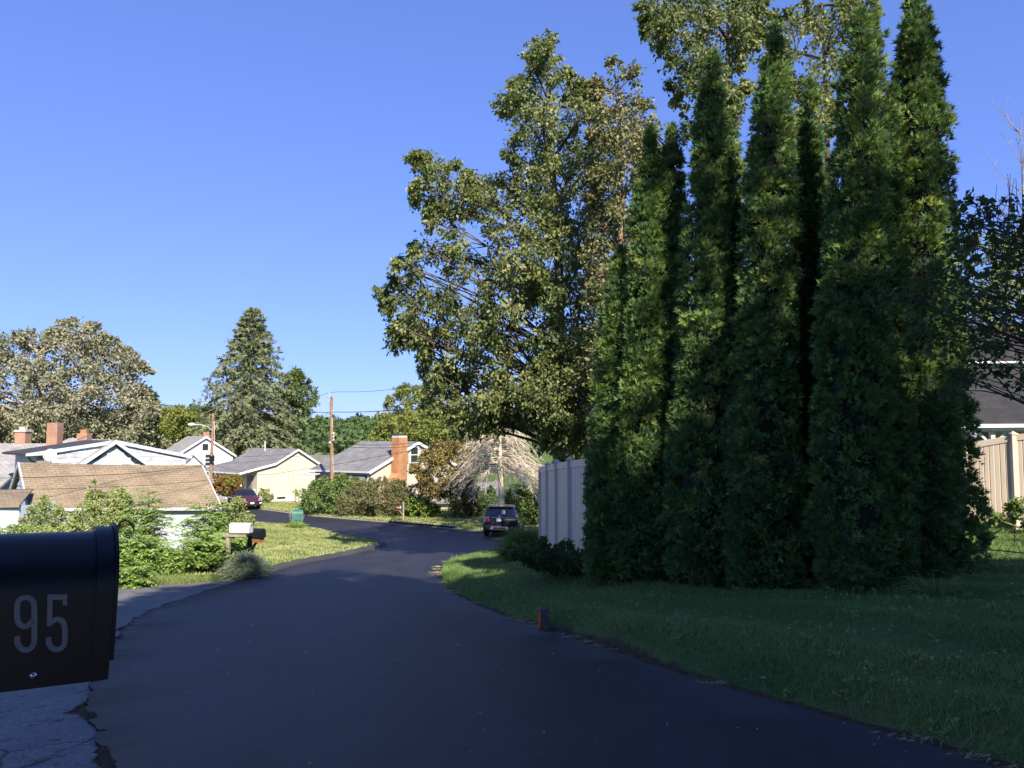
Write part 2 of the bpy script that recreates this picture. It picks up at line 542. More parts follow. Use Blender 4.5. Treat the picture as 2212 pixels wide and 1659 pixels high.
M['beigesiding'] = lapmat('beige_siding', (0.55, 0.48, 0.42), 0.13)
M['blueside'] = plain('pale_blue_shingle_paint', (0.50, 0.57, 0.64), 0.7, (0.33, 0.37, 0.42), 3.5, 0.3, 30, 0.004)
M['whiteshingle'] = plain('peeling_white_shingle_paint', (0.54, 0.575, 0.61), 0.7, (0.30, 0.32, 0.345), 2.6, 0.3, 30, 0.004)
M['whiteshingle_b'] = plain('grimy_white_shingle_paint', (0.46, 0.49, 0.53), 0.75, (0.26, 0.275, 0.30), 3.4, 0.3, 30, 0.004)
M['whiteshingle_c'] = plain('clean_white_shingle_paint', (0.60, 0.63, 0.66), 0.7, (0.42, 0.44, 0.47), 1.9, 0.3, 30, 0.004)
M['bluetrim'] = plain('pale_blue_trim', (0.40, 0.46, 0.52), 0.6)
M['shedboard'] = lapmat('pale_blue_vertical_boards', (0.62, 0.70, 0.76), 0.28, True)
M['garagewall'] = lapmat('white_blue_boards', (0.50, 0.54, 0.575), 0.30, True)
M['fence'] = plain('taupe_vinyl', (0.60, 0.50, 0.385), 0.45, (0.54, 0.45, 0.345), 2, 0, 1, 0, 0, 0.5)
M['tanroof'] = brickmat('tan_roof_shingle', (0.285, 0.225, 0.155), (0.235, 0.185, 0.125), (0.15, 0.118, 0.08), 0.32, 0.145, 0.010, 0.95, 0.6, 0.012)
M['greyroof'] = brickmat('grey_roof_shingle', (0.235, 0.235, 0.235), (0.185, 0.185, 0.19), (0.10, 0.10, 0.10), 0.33, 0.14, 0.009, 0.95, 0.5, 0.01)
M['lightroof'] = brickmat('pale_grey_roof_shingle', (0.36, 0.355, 0.34), (0.31, 0.305, 0.29), (0.13, 0.13, 0.125), 0.42, 0.17, 0.014, 0.95, 0.7, 0.015)
M['brownroof'] = brickmat('grey_brown_roof_shingle', (0.20, 0.19, 0.165), (0.165, 0.16, 0.14), (0.10, 0.095, 0.085), 0.33, 0.14, 0.008, 0.95, 0.4, 0.01)
M['darkroof'] = brickmat('charcoal_roof_shingle', (0.045, 0.045, 0.050), (0.034, 0.034, 0.038), (0.03, 0.03, 0.03), 0.33, 0.14, 0.010, 0.92, 0.6, 0.012)  # dark shingles, tone lowered further to stand for shade on the roof
M['blackroof'] = plain('black_roofing_felt', (0.035, 0.035, 0.037), 0.9, (0.05, 0.05, 0.05), 2)
M['brick'] = brickmat('red_brick', (0.38, 0.155, 0.085), (0.30, 0.115, 0.065), (0.50, 0.40, 0.32), 0.215, 0.075, 0.012, 0.9, 0.6, 0.008)
M['orangebrick'] = brickmat('orange_brick', (0.47, 0.195, 0.08), (0.38, 0.145, 0.06), (0.46, 0.33, 0.20), 0.215, 0.075, 0.010, 0.9, 0.6, 0.008)
M['kerbstone'] = plain('dusty_kerb', (0.26, 0.235, 0.20), 0.95, (0.16, 0.145, 0.12), 4, 0.4, 30, 0.01)
M['concrete'] = plain('concrete', (0.50, 0.47, 0.42), 0.9, (0.38, 0.36, 0.32), 4, 0.3, 40, 0.01)
M['foundation'] = plain('white_foundation', (0.72, 0.71, 0.68), 0.8, (0.6, 0.59, 0.56), 4, 0.3, 30, 0.01)
M['dish'] = plain('grey_dish_paint', (0.62, 0.62, 0.60), 0.5)
M['olive'] = plain('olive_shutter', (0.30, 0.29, 0.10), 0.6)
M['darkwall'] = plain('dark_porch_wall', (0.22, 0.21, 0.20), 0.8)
M['insulator'] = plain('grey_insulator', (0.5, 0.5, 0.5), 0.4)
M['wire'] = plain('black_cable', (0.02, 0.02, 0.02), 0.7)
M['lampwhite'] = plain('lamp_housing', (0.8, 0.8, 0.78), 0.4)
M['orange'] = plain('orange_survey_paint', (0.85, 0.17, 0.03), 0.6, (0.5, 0.16, 0.06), 14)
M['stone'] = plain('granite_marker', (0.13, 0.105, 0.08), 0.9, (0.07, 0.06, 0.05), 15, 0.5, 50, 0.01)
M['green'] = plain('green_plastic', (0.02, 0.115, 0.095), 0.5, (0.05, 0.17, 0.145), 5)
M['rust'] = plain('rusty_steel', (0.33, 0.12, 0.05), 0.85, (0.2, 0.08, 0.04), 9)
M['peelwhite'] = plain('peeling_white_metal', (0.60, 0.60, 0.59), 0.55, (0.46, 0.46, 0.46), 4)
M['terracotta'] = plain('pale_plant_pot', (0.6, 0.54, 0.46), 0.8)

# ------------------------------------------------------------------ ground, road, pavement
def curve(pts, step=0.35):
    """resample a smooth line through the points"""
    p = np.array([(q[0], q[1]) for q in pts], float)
    out = []
    n = len(p)
    for i in range(n - 1):
        p0, p1, p2, p3 = p[max(i - 1, 0)], p[i], p[i + 1], p[min(i + 2, n - 1)]
        m = max(2, int(np.linalg.norm(p2 - p1) / step))
        for t in np.arange(m) / m:
            out.append(0.5 * ((2 * p1) + (-p0 + p2) * t + (2 * p0 - 5 * p1 + 4 * p2 - p3) * t * t + (-p0 + 3 * p1 - 3 * p2 + p3) * t ** 3))
    out.append(p[-1])
    return np.array(out)
G2 = lambda L: [tuple(gp(u, v)[:2]) for u, v in L]
left_edge = [(-0.2, -20), (-0.3, -3), (-0.38, 0), (-0.75, 1.7), (-1.55, 3.3)] + G2([(235, 1655), (190, 1500), (247, 1385), (300, 1330), (400, 1290), (530, 1250), (592, 1234)])
kerb_line = G2([(592, 1234), (655, 1218), (720, 1206), (775, 1194), (815, 1184), (832, 1178)])
tip = G2([(832, 1178), (826, 1172), (795, 1166), (745, 1155), (690, 1143), (620, 1134), (550, 1129)])
near_far = [tip[-1], (tip[-1][0] - 10, tip[-1][1] + 9), (tip[-1][0] - 40, tip[-1][1] + 34)]
far_edge = G2([(1042, 1149), (960, 1141), (870, 1132), (800, 1126), (740, 1120.5), (690, 1116), (640, 1111), (560, 1100.5)])
fe = far_edge[-1]
far_edge_all = [(30, 44), (12, 42.0), (3, 42.2)] + far_edge + [(fe[0] - 9, fe[1] + 9), (fe[0] - 36, fe[1] + 36)]
right_edge = [(5.4, -20), (5.1, -6), (4.75, 0), (3.95, 3.0)] + G2([(2130, 1640), (1800, 1545), (1500, 1462), (1340, 1408), (1180, 1355), (1080, 1325), (1000, 1290), (962, 1266), (948, 1240), (960, 1216), (1000, 1202), (1080, 1191)])
re_ = right_edge[-1]
right_edge += [(re_[0] + 3.2, re_[1] + 2.4), (re_[0] + 9, re_[1] + 4.0), (30, re_[1] + 4.6)]
cl = curve(left_edge, 0.09)
_w = lambda a, b: np.sin(cl[:, 1] * a + b)
cl[:, 0] += 0.022 * _w(5.3, 1) + 0.018 * _w(13.7, 2) + 0.010 * _w(31, 0.5) + rng.normal(0, 0.007, len(cl))      # ragged paving edge
road_poly = np.vstack([cl[:-1], curve(kerb_line)[:-1], curve(tip)[:-1], curve(near_far, 2.0), curve(far_edge_all[::-1], 0.6)[:-1], curve(right_edge[::-1])])
def simplify(P, tol):
    keep = [0]
    def rec(a, b):
        if b <= a + 1:
            return
        d = P[b] - P[a]
        L = np.linalg.norm(d) + 1e-9
        e = np.abs(d[0] * (P[a + 1:b, 1] - P[a, 1]) - d[1] * (P[a + 1:b, 0] - P[a, 0])) / L
        i = int(np.argmax(e))
        if e[i] > tol:
            rec(a, a + 1 + i)
            keep.append(a + 1 + i)
            rec(a + 1 + i, b)
    rec(0, len(P) - 1)
    keep.append(len(P) - 1)
    return P[keep]
RP = simplify(road_poly, 0.045)
c_left, c_right = curve(left_edge + kerb_line[1:]), curve(right_edge[:16])

def in_poly(poly, P):
    x, y = P[:, 0], P[:, 1]
    ins = np.zeros(len(P), bool)
    if not len(P):
        return ins
    ymin, ymax = y.min(), y.max()
    n = len(poly)
    for i in range(n):
        x1, y1 = poly[i]
        x2, y2 = poly[(i + 1) % n]
        if y1 == y2 or max(y1, y2) < ymin or min(y1, y2) > ymax:
            continue
        c = ((y1 > y) != (y2 > y)) & (x < (x2 - x1) * (y - y1) / (y2 - y1) + x1)
        ins ^= c
    return ins
def dist_poly(poly, P, closed=True):
    best = np.full(len(P), 1e9)
    n = len(poly)
    for i in range(n if closed else n - 1):
        a, b = poly[i], poly[(i + 1) % n]
        d = b - a
        L = d @ d
        if L < 1e-12:
            continue
        t = np.clip(((P - a) @ d) / L, 0, 1)
        q = P - (a + t[:, None] * d)
        best = np.minimum(best, (q * q).sum(1))
    return np.sqrt(best)
def sstep(x):
    x = np.clip(x, 0, 1)
    return x * x * (3 - 2 * x)

pave_out = np.array([(0.45, -20)] + [(a + 0.6, b) for a, b in cl[::16] if b > -4] + [tuple(gp(545, 1247)[:2]), tuple(gp(470, 1251)[:2]), tuple(gp(360, 1257)[:2]), tuple(gp(240, 1256)[:2]), (-13.5, 17.2), (-17, 12), (-12, -20)])
def xmid(y):
    yl = np.interp(y, c_left[:, 1], c_left[:, 0])
    yr = np.interp(y, c_right[:, 1], c_right[:, 0])
    return 0.5 * (yl + yr)
def ground(P):
    """height of the land at points P (n,2)"""
    P = np.asarray(P, float)
    x, y = P[:, 0], P[:, 1]
    z = roadz(y)
    inr = in_poly(RP, P)
    d = dist_poly(RP, P)
    inp = in_poly(pave_out, P)
    right = (x > xmid(np.clip(y, -20, 31))) & (y < 36) & ~inr
    left = ~right & ~inr
    bank = np.interp(y, [-20, 2, 5, 7, 9, 11, 13, 18, 22, 28, 34], [.06, .08, .12, .20, .30, .30, .22, .17, .14, .10, .06])
    bw = np.interp(y, [-20, 6, 8, 9.5, 11.5, 13, 34], [.6, .6, .45, .34, .36, .5, .6])
    w = 1 - 0.7 * sstep((y - 22) / 12)
    wob = 0.05 * np.sin(x * 1.9 + 0.7) * np.sin(y * 1.3 + x * 0.4) + 0.03 * np.sin(x * 4.1 + y * 3.3)
    rise = bank * sstep((d + 0.03) / (bw + 0.07 * np.sin(y * 3.1))) + (0.085 * np.clip(d - 0.3, 0, 5) + 0.10 * np.clip(d - 5.3, 0, 20)) * w
    rise = rise + 0.35 * np.exp(-((x - 2.2) ** 2 + (y - 17) ** 2) / (2 * 2.3 ** 2)) * sstep(d / 2) + wob * sstep(d / 1.0)
    drop = -0.12 * np.clip(d - 3.2, 0, 9) * sstep((y - 11) / 9) * sstep((48 - y) / 10)
    lrise = 0.09 * sstep(d / 0.25) * (y > 19) + wob * 0.5 * sstep(d / 1.0)
    z = np.where(right, z + rise, z)
    z = np.where(left, z + drop * (x < -4) + lrise, z)
    z = np.where(inr & (d > 0.02), z - 0.09, z)
    z = np.where(inp & ~inr & (d > 0.0), np.minimum(z, roadz(y) - 0.12), z)
    hill = 0.02 * np.clip(y - 110, 0, 90) + 0.045 * np.clip(y - 200, 0, 130)
    return z + np.where(y > 110, hill * 0.55, 0)
def gz(x, y):
    return float(ground(np.array([[x, y]]))[0])

def jgrid(x0, x1, y0, y1, s):
    X, Y = np.meshgrid(np.arange(x0, x1, s), np.arange(y0, y1, s))
    P = np.stack([X.ravel(), Y.ravel()], 1)
    return P + rng.uniform(-0.22, 0.22, P.shape) * s
def cdt(poly, inner, inside_only=True):
    P = np.vstack([poly, inner])
    n = len(poly)
    res = delaunay_2d_cdt([Vector(p) for p in P.tolist()], [(i, (i + 1) % n) for i in range(n)], [list(range(n))] if inside_only else [], 1 if inside_only else 0, 1e-5)
    V = np.array([(v[0], v[1]) for v in res[0]])
    Fc = np.array([f for f in res[2] if len(f) == 3], dtype=np.int32)
    a, b, c = V[Fc[:, 0]], V[Fc[:, 1]], V[Fc[:, 2]]
    s = (b[:, 0] - a[:, 0]) * (c[:, 1] - a[:, 1]) - (b[:, 1] - a[:, 1]) * (c[:, 0] - a[:, 0])
    Fc[s < 0] = Fc[s < 0][:, ::-1]
    return V, Fc

# one sheet of land out to the horizon, cut along the road line
pts = [jgrid(-60, 45, -30, 110, 1.4)]
pn = jgrid(-9, 14, 2.5, 33, 0.42)
pts[0] = pts[0][~((pts[0][:, 0] > -9) & (pts[0][:, 0] < 14) & (pts[0][:, 1] > 2.5) & (pts[0][:, 1] < 33))]
pb = jgrid(-3, 5.5, 2.5, 26, 0.13)
db = dist_poly(RP, pb)
pb = pb[(db < 0.6) & ~in_poly(RP, pb)]
pts += [pn, pb]
for rad, stp in ((170, 9.0), (420, 28.0), (1200, 110.0), (3200, 400.0)):
    q = jgrid(-rad, rad, -rad * 0.25, rad, stp)
    last = {170: (60, 110), 420: (170, 170), 1200: (420, 420), 3200: (1200, 1200)}[rad]
    q = q[~((np.abs(q[:, 0]) < last[0]) & (q[:, 1] < last[1]) & (q[:, 1] > -30))]
    pts.append(q)
allp = np.vstack(pts)
dd = dist_poly(RP, allp)
allp = allp[dd > 0.07]
TV, TF = cdt(road_poly, allp, False)
TZ = ground(TV)
terrain = struct(npobj('ground', np.column_stack([TV, TZ]), TF, M['ground'], smooth=True))
td = dist_poly(RP, TV)
soil = np.clip(1.1 - td / 0.22, 0, 1) * np.interp(TV[:, 1], [6.5, 8.0, 9.0, 10.4, 11.2, 12.5], [.1, .2, .62, .62, .25, .1])
soil = np.maximum(soil, 0.75 * np.clip(1.3 - td / 0.07, 0, 1)) * (TV[:, 1] < 32)
at_ = terrain.data.attributes.new('soil', 'FLOAT', 'POINT')
at_.data.foreach_set('value', soil.astype(np.float32))

RV, RF = cdt(road_poly, (lambda q: q[(dist_poly(RP, q) > 0.15)])(jgrid(-50, 30, -20, 95, 0.9)))
rz_ = roadz(RV[:, 1]) + 0.012 * np.sin(RV[:, 0] * 0.9 + RV[:, 1] * 0.3)
def with_skirt(V3, Fc, nb, depth):
    """the sheet plus an outside edge going down (first nb vertices are the boundary)"""
    low = V3[:nb].copy()
    low[:, 2] -= depth
    n0 = len(V3)
    sk = []
    for i in range(nb):
        j = (i + 1) % nb
        sk += [(i, n0 + i, n0 + j), (i, n0 + j, j)]
    return np.vstack([V3, low]), np.vstack([Fc, np.array(sk, dtype=np.int32)])
V3, F3 = with_skirt(np.column_stack([RV, rz_]), RF, len(road_poly), 0.07)
road = struct(npobj('road', V3, F3, M['road'], smooth=False))
PV, PF = cdt(pave_out, (lambda q: q[in_poly(pave_out, q) & (dist_poly(pave_out, q) > 0.2)])(jgrid(-17, 2, -20, 20, 0.6)))
pz = roadz(PV[:, 1]) - 0.035 + 0.015 * np.sin(PV[:, 0] * 1.7) * np.sin(PV[:, 1] * 1.1)
struct(npobj('pavement', np.column_stack([PV, pz]), PF, M['pave']))

# short side drive on the far verge
sd = np.array(G2([(838, 1129.5), (985, 1143), (975, 1136), (905, 1127), (845, 1125.5)]))
SV, SF = cdt(sd[::-1] if False else sd, np.zeros((0, 2)) + 0.0)
struct(npobj('driveway', np.column_stack([SV, roadz(SV[:, 1]) + 0.11]), SF, M['road']))

def sweep_kerb(line, name, w=0.3, h=0.13, mat='kerb'):
    c = curve(line, 0.3)
    t = np.gradient(c, axis=0)
    t /= np.linalg.norm(t, axis=1)[:, None]
    nrm = np.stack([-t[:, 1], t[:, 0]], 1)           # to the left of travel: away from the road
    prof = [(-0.02, -0.08), (-0.01, 0.02), (0.07, h * 0.85), (0.14, h), (w * 0.8, h), (w, h * 0.55), (w + 0.04, -0.08)]
    V, Q = [], []
    for i, p in enumerate(c):
        wig = 1 + 0.10 * math.sin(i * 1.7) + 0.05 * random.random()
        e = min(1.0, (i + 0.6) / 3.0, (len(c) - i - 0.4) / 3.0)
        for a, b in prof:
            q = p + nrm[i] * a
            V.append((q[0], q[1], float(roadz(p[1])) + (b * wig * e if b > 0 else b)))
    k = len(prof)
    for i in range(len(c) - 1):
        for j in range(k - 1):
            Q.append((i * k + j, i * k + j + 1, (i + 1) * k + j + 1, (i + 1) * k + j))
    return struct(npobj(name, np.array(V), np.array(Q)[:, ::-1], M[mat], smooth=True))
sweep_kerb(kerb_line + tip[1:4], 'kerb')
sweep_kerb(far_edge[::-1], 'kerb', 0.35, 0.05, 'kerbstone')

# ------------------------------------------------------------------ grass
def blades(P, h, w, lean=0.5, seed=0):
    n = len(P)
    g = np.random.default_rng(seed)
    a = g.uniform(0, 2 * np.pi, n)
    s = np.stack([np.cos(a), np.sin(a), np.zeros(n)], 1)
    l = g.normal(0, lean, (n, 2))
    H = h * g.uniform(0.55, 1.3, n)
    tip_ = P + np.column_stack([l * H[:, None], H])
    b0, b1 = P - s * (w / 2), P + s * (w / 2)
    V = np.stack([b0, b1, tip_], 1).reshape(-1, 3)
    return V, np.arange(3 * n).reshape(-1, 3)
def lawn(name, label, poly_filter, x0, x1, y0, y1, n, h, w, mat, seed, patch=True, mask=None):
    g = np.random.default_rng(seed)
    P = np.column_stack([g.uniform(x0, x1, n), g.uniform(y0, y1, n)])
    P = P[poly_filter(P)]
    z = ground(P)
    V, Fc = blades(np.column_stack([P, z - 0.01]), h, w, 0.55, seed + 1)
    nz = 0.5 + 0.25 * np.sin(P[:, 0] * 0.9 + 1) * np.sin(P[:, 1] * 0.7) + 0.18 * np.sin(P[:, 0] * 2.3 + P[:, 1] * 1.7)
    r = np.clip(nz * 0.6 + g.normal(0.1, 0.16, len(P)), 0, 1)
    o = npobj(name, V, Fc, M[mat], rnd=r)
    o['kind'] = 'stuff'
    tag(o, label, 'grass')
    return o
def off_road(P, m=0.05):
    return ~in_poly(RP, P) & (dist_poly(RP, P) > m) & ~in_poly(pave_out, P)
def right_verge(P):
    return off_road(P, 0.05) & (P[:, 0] > xmid(np.clip(P[:, 1], -20, 31)))
def near_w(P):      # keep blades thick near, thin far
    d = dist_poly(RP, P)
    return right_verge(P) & (P[:, 0] < 0.72 * P[:, 1] + 1.5) & (d > np.interp(P[:, 1], [7, 8.5, 11.5, 13], [.03, .13, .14, .03]))
lawn('grass', 'mown green lawn in shade below the tall arborvitae row', near_w, -2.5, 10.5, 3.0, 13, 330000, 0.055, 0.008, 'grass', 21)
lawn('grass', 'lawn tip with a sunlit patch beside the road bend', near_w, -3, 12.5, 13, 31, 120000, 0.07, 0.015, 'grass', 22)
# longer tufts along the cut bank
def bankside(P):
    d = dist_poly(RP, P)
    return right_verge(P) & (d < 0.5) & (d > np.interp(P[:, 1], [7, 8.5, 11, 12.5], [.03, .12, .13, .03])) & (np.sin(P[:, 1] * 5.3) + np.sin(P[:, 1] * 2.1 + 1) > -0.9)
lawn('grass', 'long ragged grass overhanging the soil bank along the road', bankside, -2.8, 5, 3, 27, 70000, 0.15, 0.010, 'grass', 23)
def island(P):
    return off_road(P, 0.3) & (P[:, 0] > -26) & (P[:, 0] < xmid(np.clip(P[:, 1], 0, 31))) & (P[:, 1] > 19.5)
lawn('grass', 'sunlit lawn island inside the road bend with yellowed patches', island, -20, -4, 20, 51, 120000, 0.065, 0.030, 'litgrass', 24)
def farlawn(P):
    return off_road(P, 0.2) & (P[:, 1] > 41) & (P[:, 1] > 42 - 0.95 * P[:, 0] * (P[:, 0] < 0) - 2)
lawn('grass', 'bright lawn strip beyond the far road edge', farlawn, -30, 6, 41, 80, 130000, 0.085, 0.052, 'litgrass', 25)
# straw clippings along the road edge
n = 9000
ii = rng.integers(0, len(c_right), n)
Pe = c_right[ii] + rng.normal(0, 0.07, (n, 2)) * np.array([1.5, 1.0]) - np.array([0.05, 0.0])
clump = np.sin(Pe[:, 1] * 2.7) + np.sin(Pe[:, 1] * 1.1 + 2) + 0.8 * np.sin(Pe[:, 1] * 6.1)
Pe = Pe[(clump > 0.5) & (Pe[:, 1] > 3.5) & (Pe[:, 1] < 26)]
ang = rng.uniform(0, np.pi, len(Pe))
dv = np.stack([np.cos(ang), np.sin(ang)], 1) * rng.uniform(0.02, 0.06, (len(Pe), 1))
zz = roadz(Pe[:, 1]) + 0.022
sidev = np.stack([-dv[:, 1], dv[:, 0]], 1) * 0.10
V = np.stack([np.column_stack([Pe - dv, zz]), np.column_stack([Pe + sidev, zz + 0.008]), np.column_stack([Pe + dv, zz + rng.uniform(0, 0.012, len(Pe))])], 1).reshape(-1, 3)
o = npobj('grass_clippings', V, np.arange(len(V)).reshape(-1, 3), M['drygrass'], rnd=rng.random(len(Pe)))
o['kind'] = 'stuff'
tag(o, 'pale dry grass clippings strewn along the asphalt edge', 'grass clippings')
# scattered small leaves and grit
n = 560
P = np.column_stack([rng.uniform(-4, 9, n), rng.uniform(3.6, 16, n)])
P = P[(P[:, 0] < 0.66 * P[:, 1]) & (P[:, 0] > -0.6 * P[:, 1] + 0.2)]
on = in_poly(RP, P)
P = P[~on | (rng.random(len(P)) < 0.5)]
on = in_poly(RP, P)
zz = np.where(on, roadz(P[:, 1]) + 0.028, ground(P) + 0.055)
a = rng.uniform(0, 6.28, len(P))
s = np.where(on, rng.uniform(0.007, 0.02, len(P)), rng.uniform(0.012, 0.035, len(P)))
c_, s_ = np.cos(a) * s, np.sin(a) * s
V = np.stack([np.column_stack([P[:, 0] - c_, P[:, 1] - s_, zz]), np.column_stack([P[:, 0] + s_ * .5, P[:, 1] - c_ * .5, zz + s * .4]),
              np.column_stack([P[:, 0] + c_, P[:, 1] + s_, zz + s * .2]), np.column_stack([P[:, 0] - s_ * .5, P[:, 1] + c_ * .5, zz + s * .4])], 1).reshape(-1, 3)
o = npobj('leaf_litter', V, np.arange(len(V)).reshape(-1, 4), M['litter'], rnd=rng.random(len(P)))
o['kind'] = 'stuff'
tag(o, 'scattered pale fallen leaves and specks on lawn and road', 'leaf litter')

# ------------------------------------------------------------------ foliage tools
def unit(a):
    return a / np.maximum(np.linalg.norm(a, axis=-1, keepdims=True), 1e-9)
def leaf_geo(C, A, N, L, W, fold=0.22):
    A = unit(A)
    B = unit(np.cross(N, A))
    N = np.cross(A, B)
    L, W = L[:, None], W[:, None]
    v1 = C + A * L * 0.42 + B * W * 0.5 + N * W * fold
    v3 = C + A * L * 0.42 - B * W * 0.5 + N * W * fold
    V = np.stack([C, v1, C + A * L, v3], 1).reshape(-1, 3)
    return V, np.arange(len(V)).reshape(-1, 4)
def tubes_np(polys, rads, sides=4):
    Vs, Fs, b = [], [], 0
    ring = np.arange(sides)
    cs, sn = np.cos(2 * np.pi * ring / sides), np.sin(2 * np.pi * ring / sides)
    for p, r in zip(polys, rads):
        p = np.asarray(p, float)
        k = len(p)
        r = np.asarray(r, float)
        d = unit(np.gradient(p, axis=0))
        ref = np.where(np.abs(d[:, 2:3]) > 0.9, np.array([[1.0, 0, 0]]), np.array([[0, 0, 1.0]]))
        x = unit(np.cross(d, ref))
        y = np.cross(d, x)
        V = p[:, None, :] + (x[:, None, :] * cs[None, :, None] + y[:, None, :] * sn[None, :, None]) * r[:, None, None]
        Vs.append(V.reshape(-1, 3))
        i, j = np.meshgrid(np.arange(k - 1), ring, indexing='ij')
        j2 = (j + 1) % sides
        Fs.append(np.stack([b + i * sides + j, b + i * sides + j2, b + (i + 1) * sides + j2, b + (i + 1) * sides + j], -1).reshape(-1, 4))
        b += k * sides
    return np.vstack(Vs), np.vstack(Fs)
def bez(a, b, lift=0.0, n=6, wig=0.0, g=rng):
    a, b = np.asarray(a, float), np.asarray(b, float)
    t = np.linspace(0, 1, n)[:, None]
    m = (a + b) / 2 + np.array([0, 0, lift]) + g.normal(0, 1, 3) * wig
    return (1 - t) ** 2 * a + 2 * t * (1 - t) * m + t * t * b
def clump_leaves(C, rad, n, L, asp, droop, g, twigs=7, out=None, spread=0.14):
    """n leaves round every clump centre, set along short twigs; returns geometry and twig lines"""
    m = len(C)
    T = unit(g.normal(0, 1, (m, twigs, 3)) + (0 if out is None else out[:, None, :] * 0.7))
    ci = np.repeat(np.arange(m), n)
    ti = g.integers(0, twigs, m * n)
    t = g.random(m * n) ** 0.6
    d = T[ci, ti]
    rr = rad[ci]
    pos = C[ci] + d * (rr * t)[:, None] + g.normal(0, spread, (m * n, 3)) * rr[:, None]
    pos[:, 2] -= 0.25 * droop * rr * t
    A = d * 0.5 + g.normal(0, 0.6, (m * n, 3))
    A[:, 2] -= droop
    N = g.normal(0, 0.7, (m * n, 3))
    N[:, 2] += 0.6
    N[:, 1] -= 0.25
    Ls = L * g.uniform(0.65, 1.25, m * n)
    V, Fc = leaf_geo(pos, A, N, Ls, Ls * asp)
    r = np.clip(np.repeat(g.normal(0.45, 0.16, m), n) + g.normal(0, 0.17, m * n), 0, 1)
    lines = [np.array([C[i], C[i] + T[i, k] * rad[i] * 0.55, C[i] + T[i, k] * rad[i] * 0.95 - np.array([0, 0, 0.15 * droop * rad[i]])]) for i in range(m) for k in range(0, twigs, 2)]
    return V, Fc, r, lines
def crown_points(outline, Y, thick, n, g, rc):
    """clump centres through the volume whose outline the crown shows"""
    poly = np.array(outline, float)
    lo, hi = poly.min(0), poly.max(0)
    pts = []
    while len(pts) < n:
        q = g.uniform(lo, hi, (n * 3, 2))
        q = q[in_poly(poly, q)]
        pts += q.tolist()
    q = np.array(pts[:n])
    d = dist_poly(poly, q) * Y / F
    dmax = max(np.percentile(d, 97), 0.01)
    half = thick * np.sqrt(np.clip(d / dmax, 0.03, 1))
    s = g.uniform(-1, 1, n)
    s = np.sign(s) * np.abs(s) ** 0.7
    ys = Y + s * half
    C = np.array([px(a, b, y) for (a, b), y in zip(q, ys)])
    rad = np.clip(0.35 * rc + 0.7 * d, 0.35 * rc, rc) * g.uniform(0.75, 1.2, n)
    return C, rad
def make_tree(name, label, cat, outline, Y, thick, base, n=120, rc=0.8, nl=90, L=0.1, asp=0.6, droop=0.5, leaf='maple', bark='bark',
              trunk_r=0.22, top=None, seed=1, group=None, twigs=7, twig_r=0.008, limb_r=0.07, centres=None, foliage_name='crown', trunk=True, root=None, stray=0):
    g = np.random.default_rng(seed)
    C, rad = centres if centres is not None else crown_points(outline, Y, thick, n, g, rc)
    if stray:                                  # loose twigs breaking the outline
        po = np.array(outline, float)
        k_ = g.integers(0, len(po), stray)
        f_ = g.random((stray, 1))
        e_ = po[k_] * (1 - f_) + po[(k_ + 1) % len(po)] * f_ + g.normal(0, 7, (stray, 2)) - np.array([-3, 0])
        C = np.vstack([C, np.array([px(a, b, Y + g.normal(0, thick * .3)) for a, b in e_])])
        rad = np.concatenate([rad, g.uniform(.22, .42, stray) * rc / .66])
    n = len(C)
    t = root or thing(name, label, cat, tuple(base), 0, group)
    cc = C.mean(0)
    out = unit(C - cc)
    V, Fc, r, lines = clump_leaves(C, rad, nl, L, asp, droop, g, twigs, out)
    npobj(foliage_name, V, Fc, M[leaf], t, rnd=r)
    base = np.array(base, float)
    zt = C[:, 2].max()
    topp = np.array(top if top is not None else (cc[0], cc[1], base[2] + 0.82 * (zt - base[2])), float)
    tl = bez(base - np.array([0, 0, 0.2]), topp, 0, 10, trunk_r * 0.8, g)
    if trunk:
        tv, tf = tubes_np([tl], [np.linspace(1, 0.12, 10) ** 0.8 * trunk_r], 9)
        npobj('trunk', tv, tf, M[bark], t, smooth=True)
    # limbs to groups of clumps, branches to each clump
    k = max(3, n // 7)
    K = C[g.choice(n, k, replace=False)].copy()
    for _ in range(5):
        a = np.argmin(((C[:, None] - K[None]) ** 2).sum(-1), 1)
        for j in range(k):
            if (a == j).any():
                K[j] = C[a == j].mean(0)
    P, Rr = [], []
    for j in range(k):
        mem = np.where(a == j)[0]
        if not len(mem):
            continue
        hd = np.hypot(K[j, 0] - tl[:, 0], K[j, 1] - tl[:, 1])
        want = K[j, 2] - 0.55 * hd
        q = tl[int(np.argmin(np.abs(tl[:, 2] - want) + (tl[:, 2] < base[2] + 0.12 * (zt - base[2])) * 5))]
        line = bez(q, K[j], 0.08 * np.linalg.norm(K[j] - q), 7, 0.06 * np.linalg.norm(K[j] - q), g)
        P.append(line)
        Rr.append(np.linspace(limb_r, limb_r * 0.35, 7))
        for i in mem:
            s = line[g.integers(3, 7)]
            P.append(bez(s, C[i], 0.05, 4, 0.05, g))
            Rr.append(np.linspace(limb_r * 0.4, twig_r * 1.3, 4))
    if twig_r > 0:
        for l in lines:
            P.append(l)
            Rr.append([twig_r * 1.2, twig_r, twig_r * 0.5])
    bv, bf = tubes_np(P, Rr, 3)
    npobj('branches', bv, bf, M[bark], t, smooth=True)['kind'] = 'stuff'
    return t
def ell(cx, cy, rx, ry, n=22, wob=0.14, seed=0):
    g = np.random.default_rng(seed)
    f = 1 + wob * g.uniform(-1, 1, n)
    return [(cx + rx * f[i] * math.cos(6.2832 * i / n), cy + ry * f[i] * math.sin(6.2832 * i / n)) for i in range(n)]

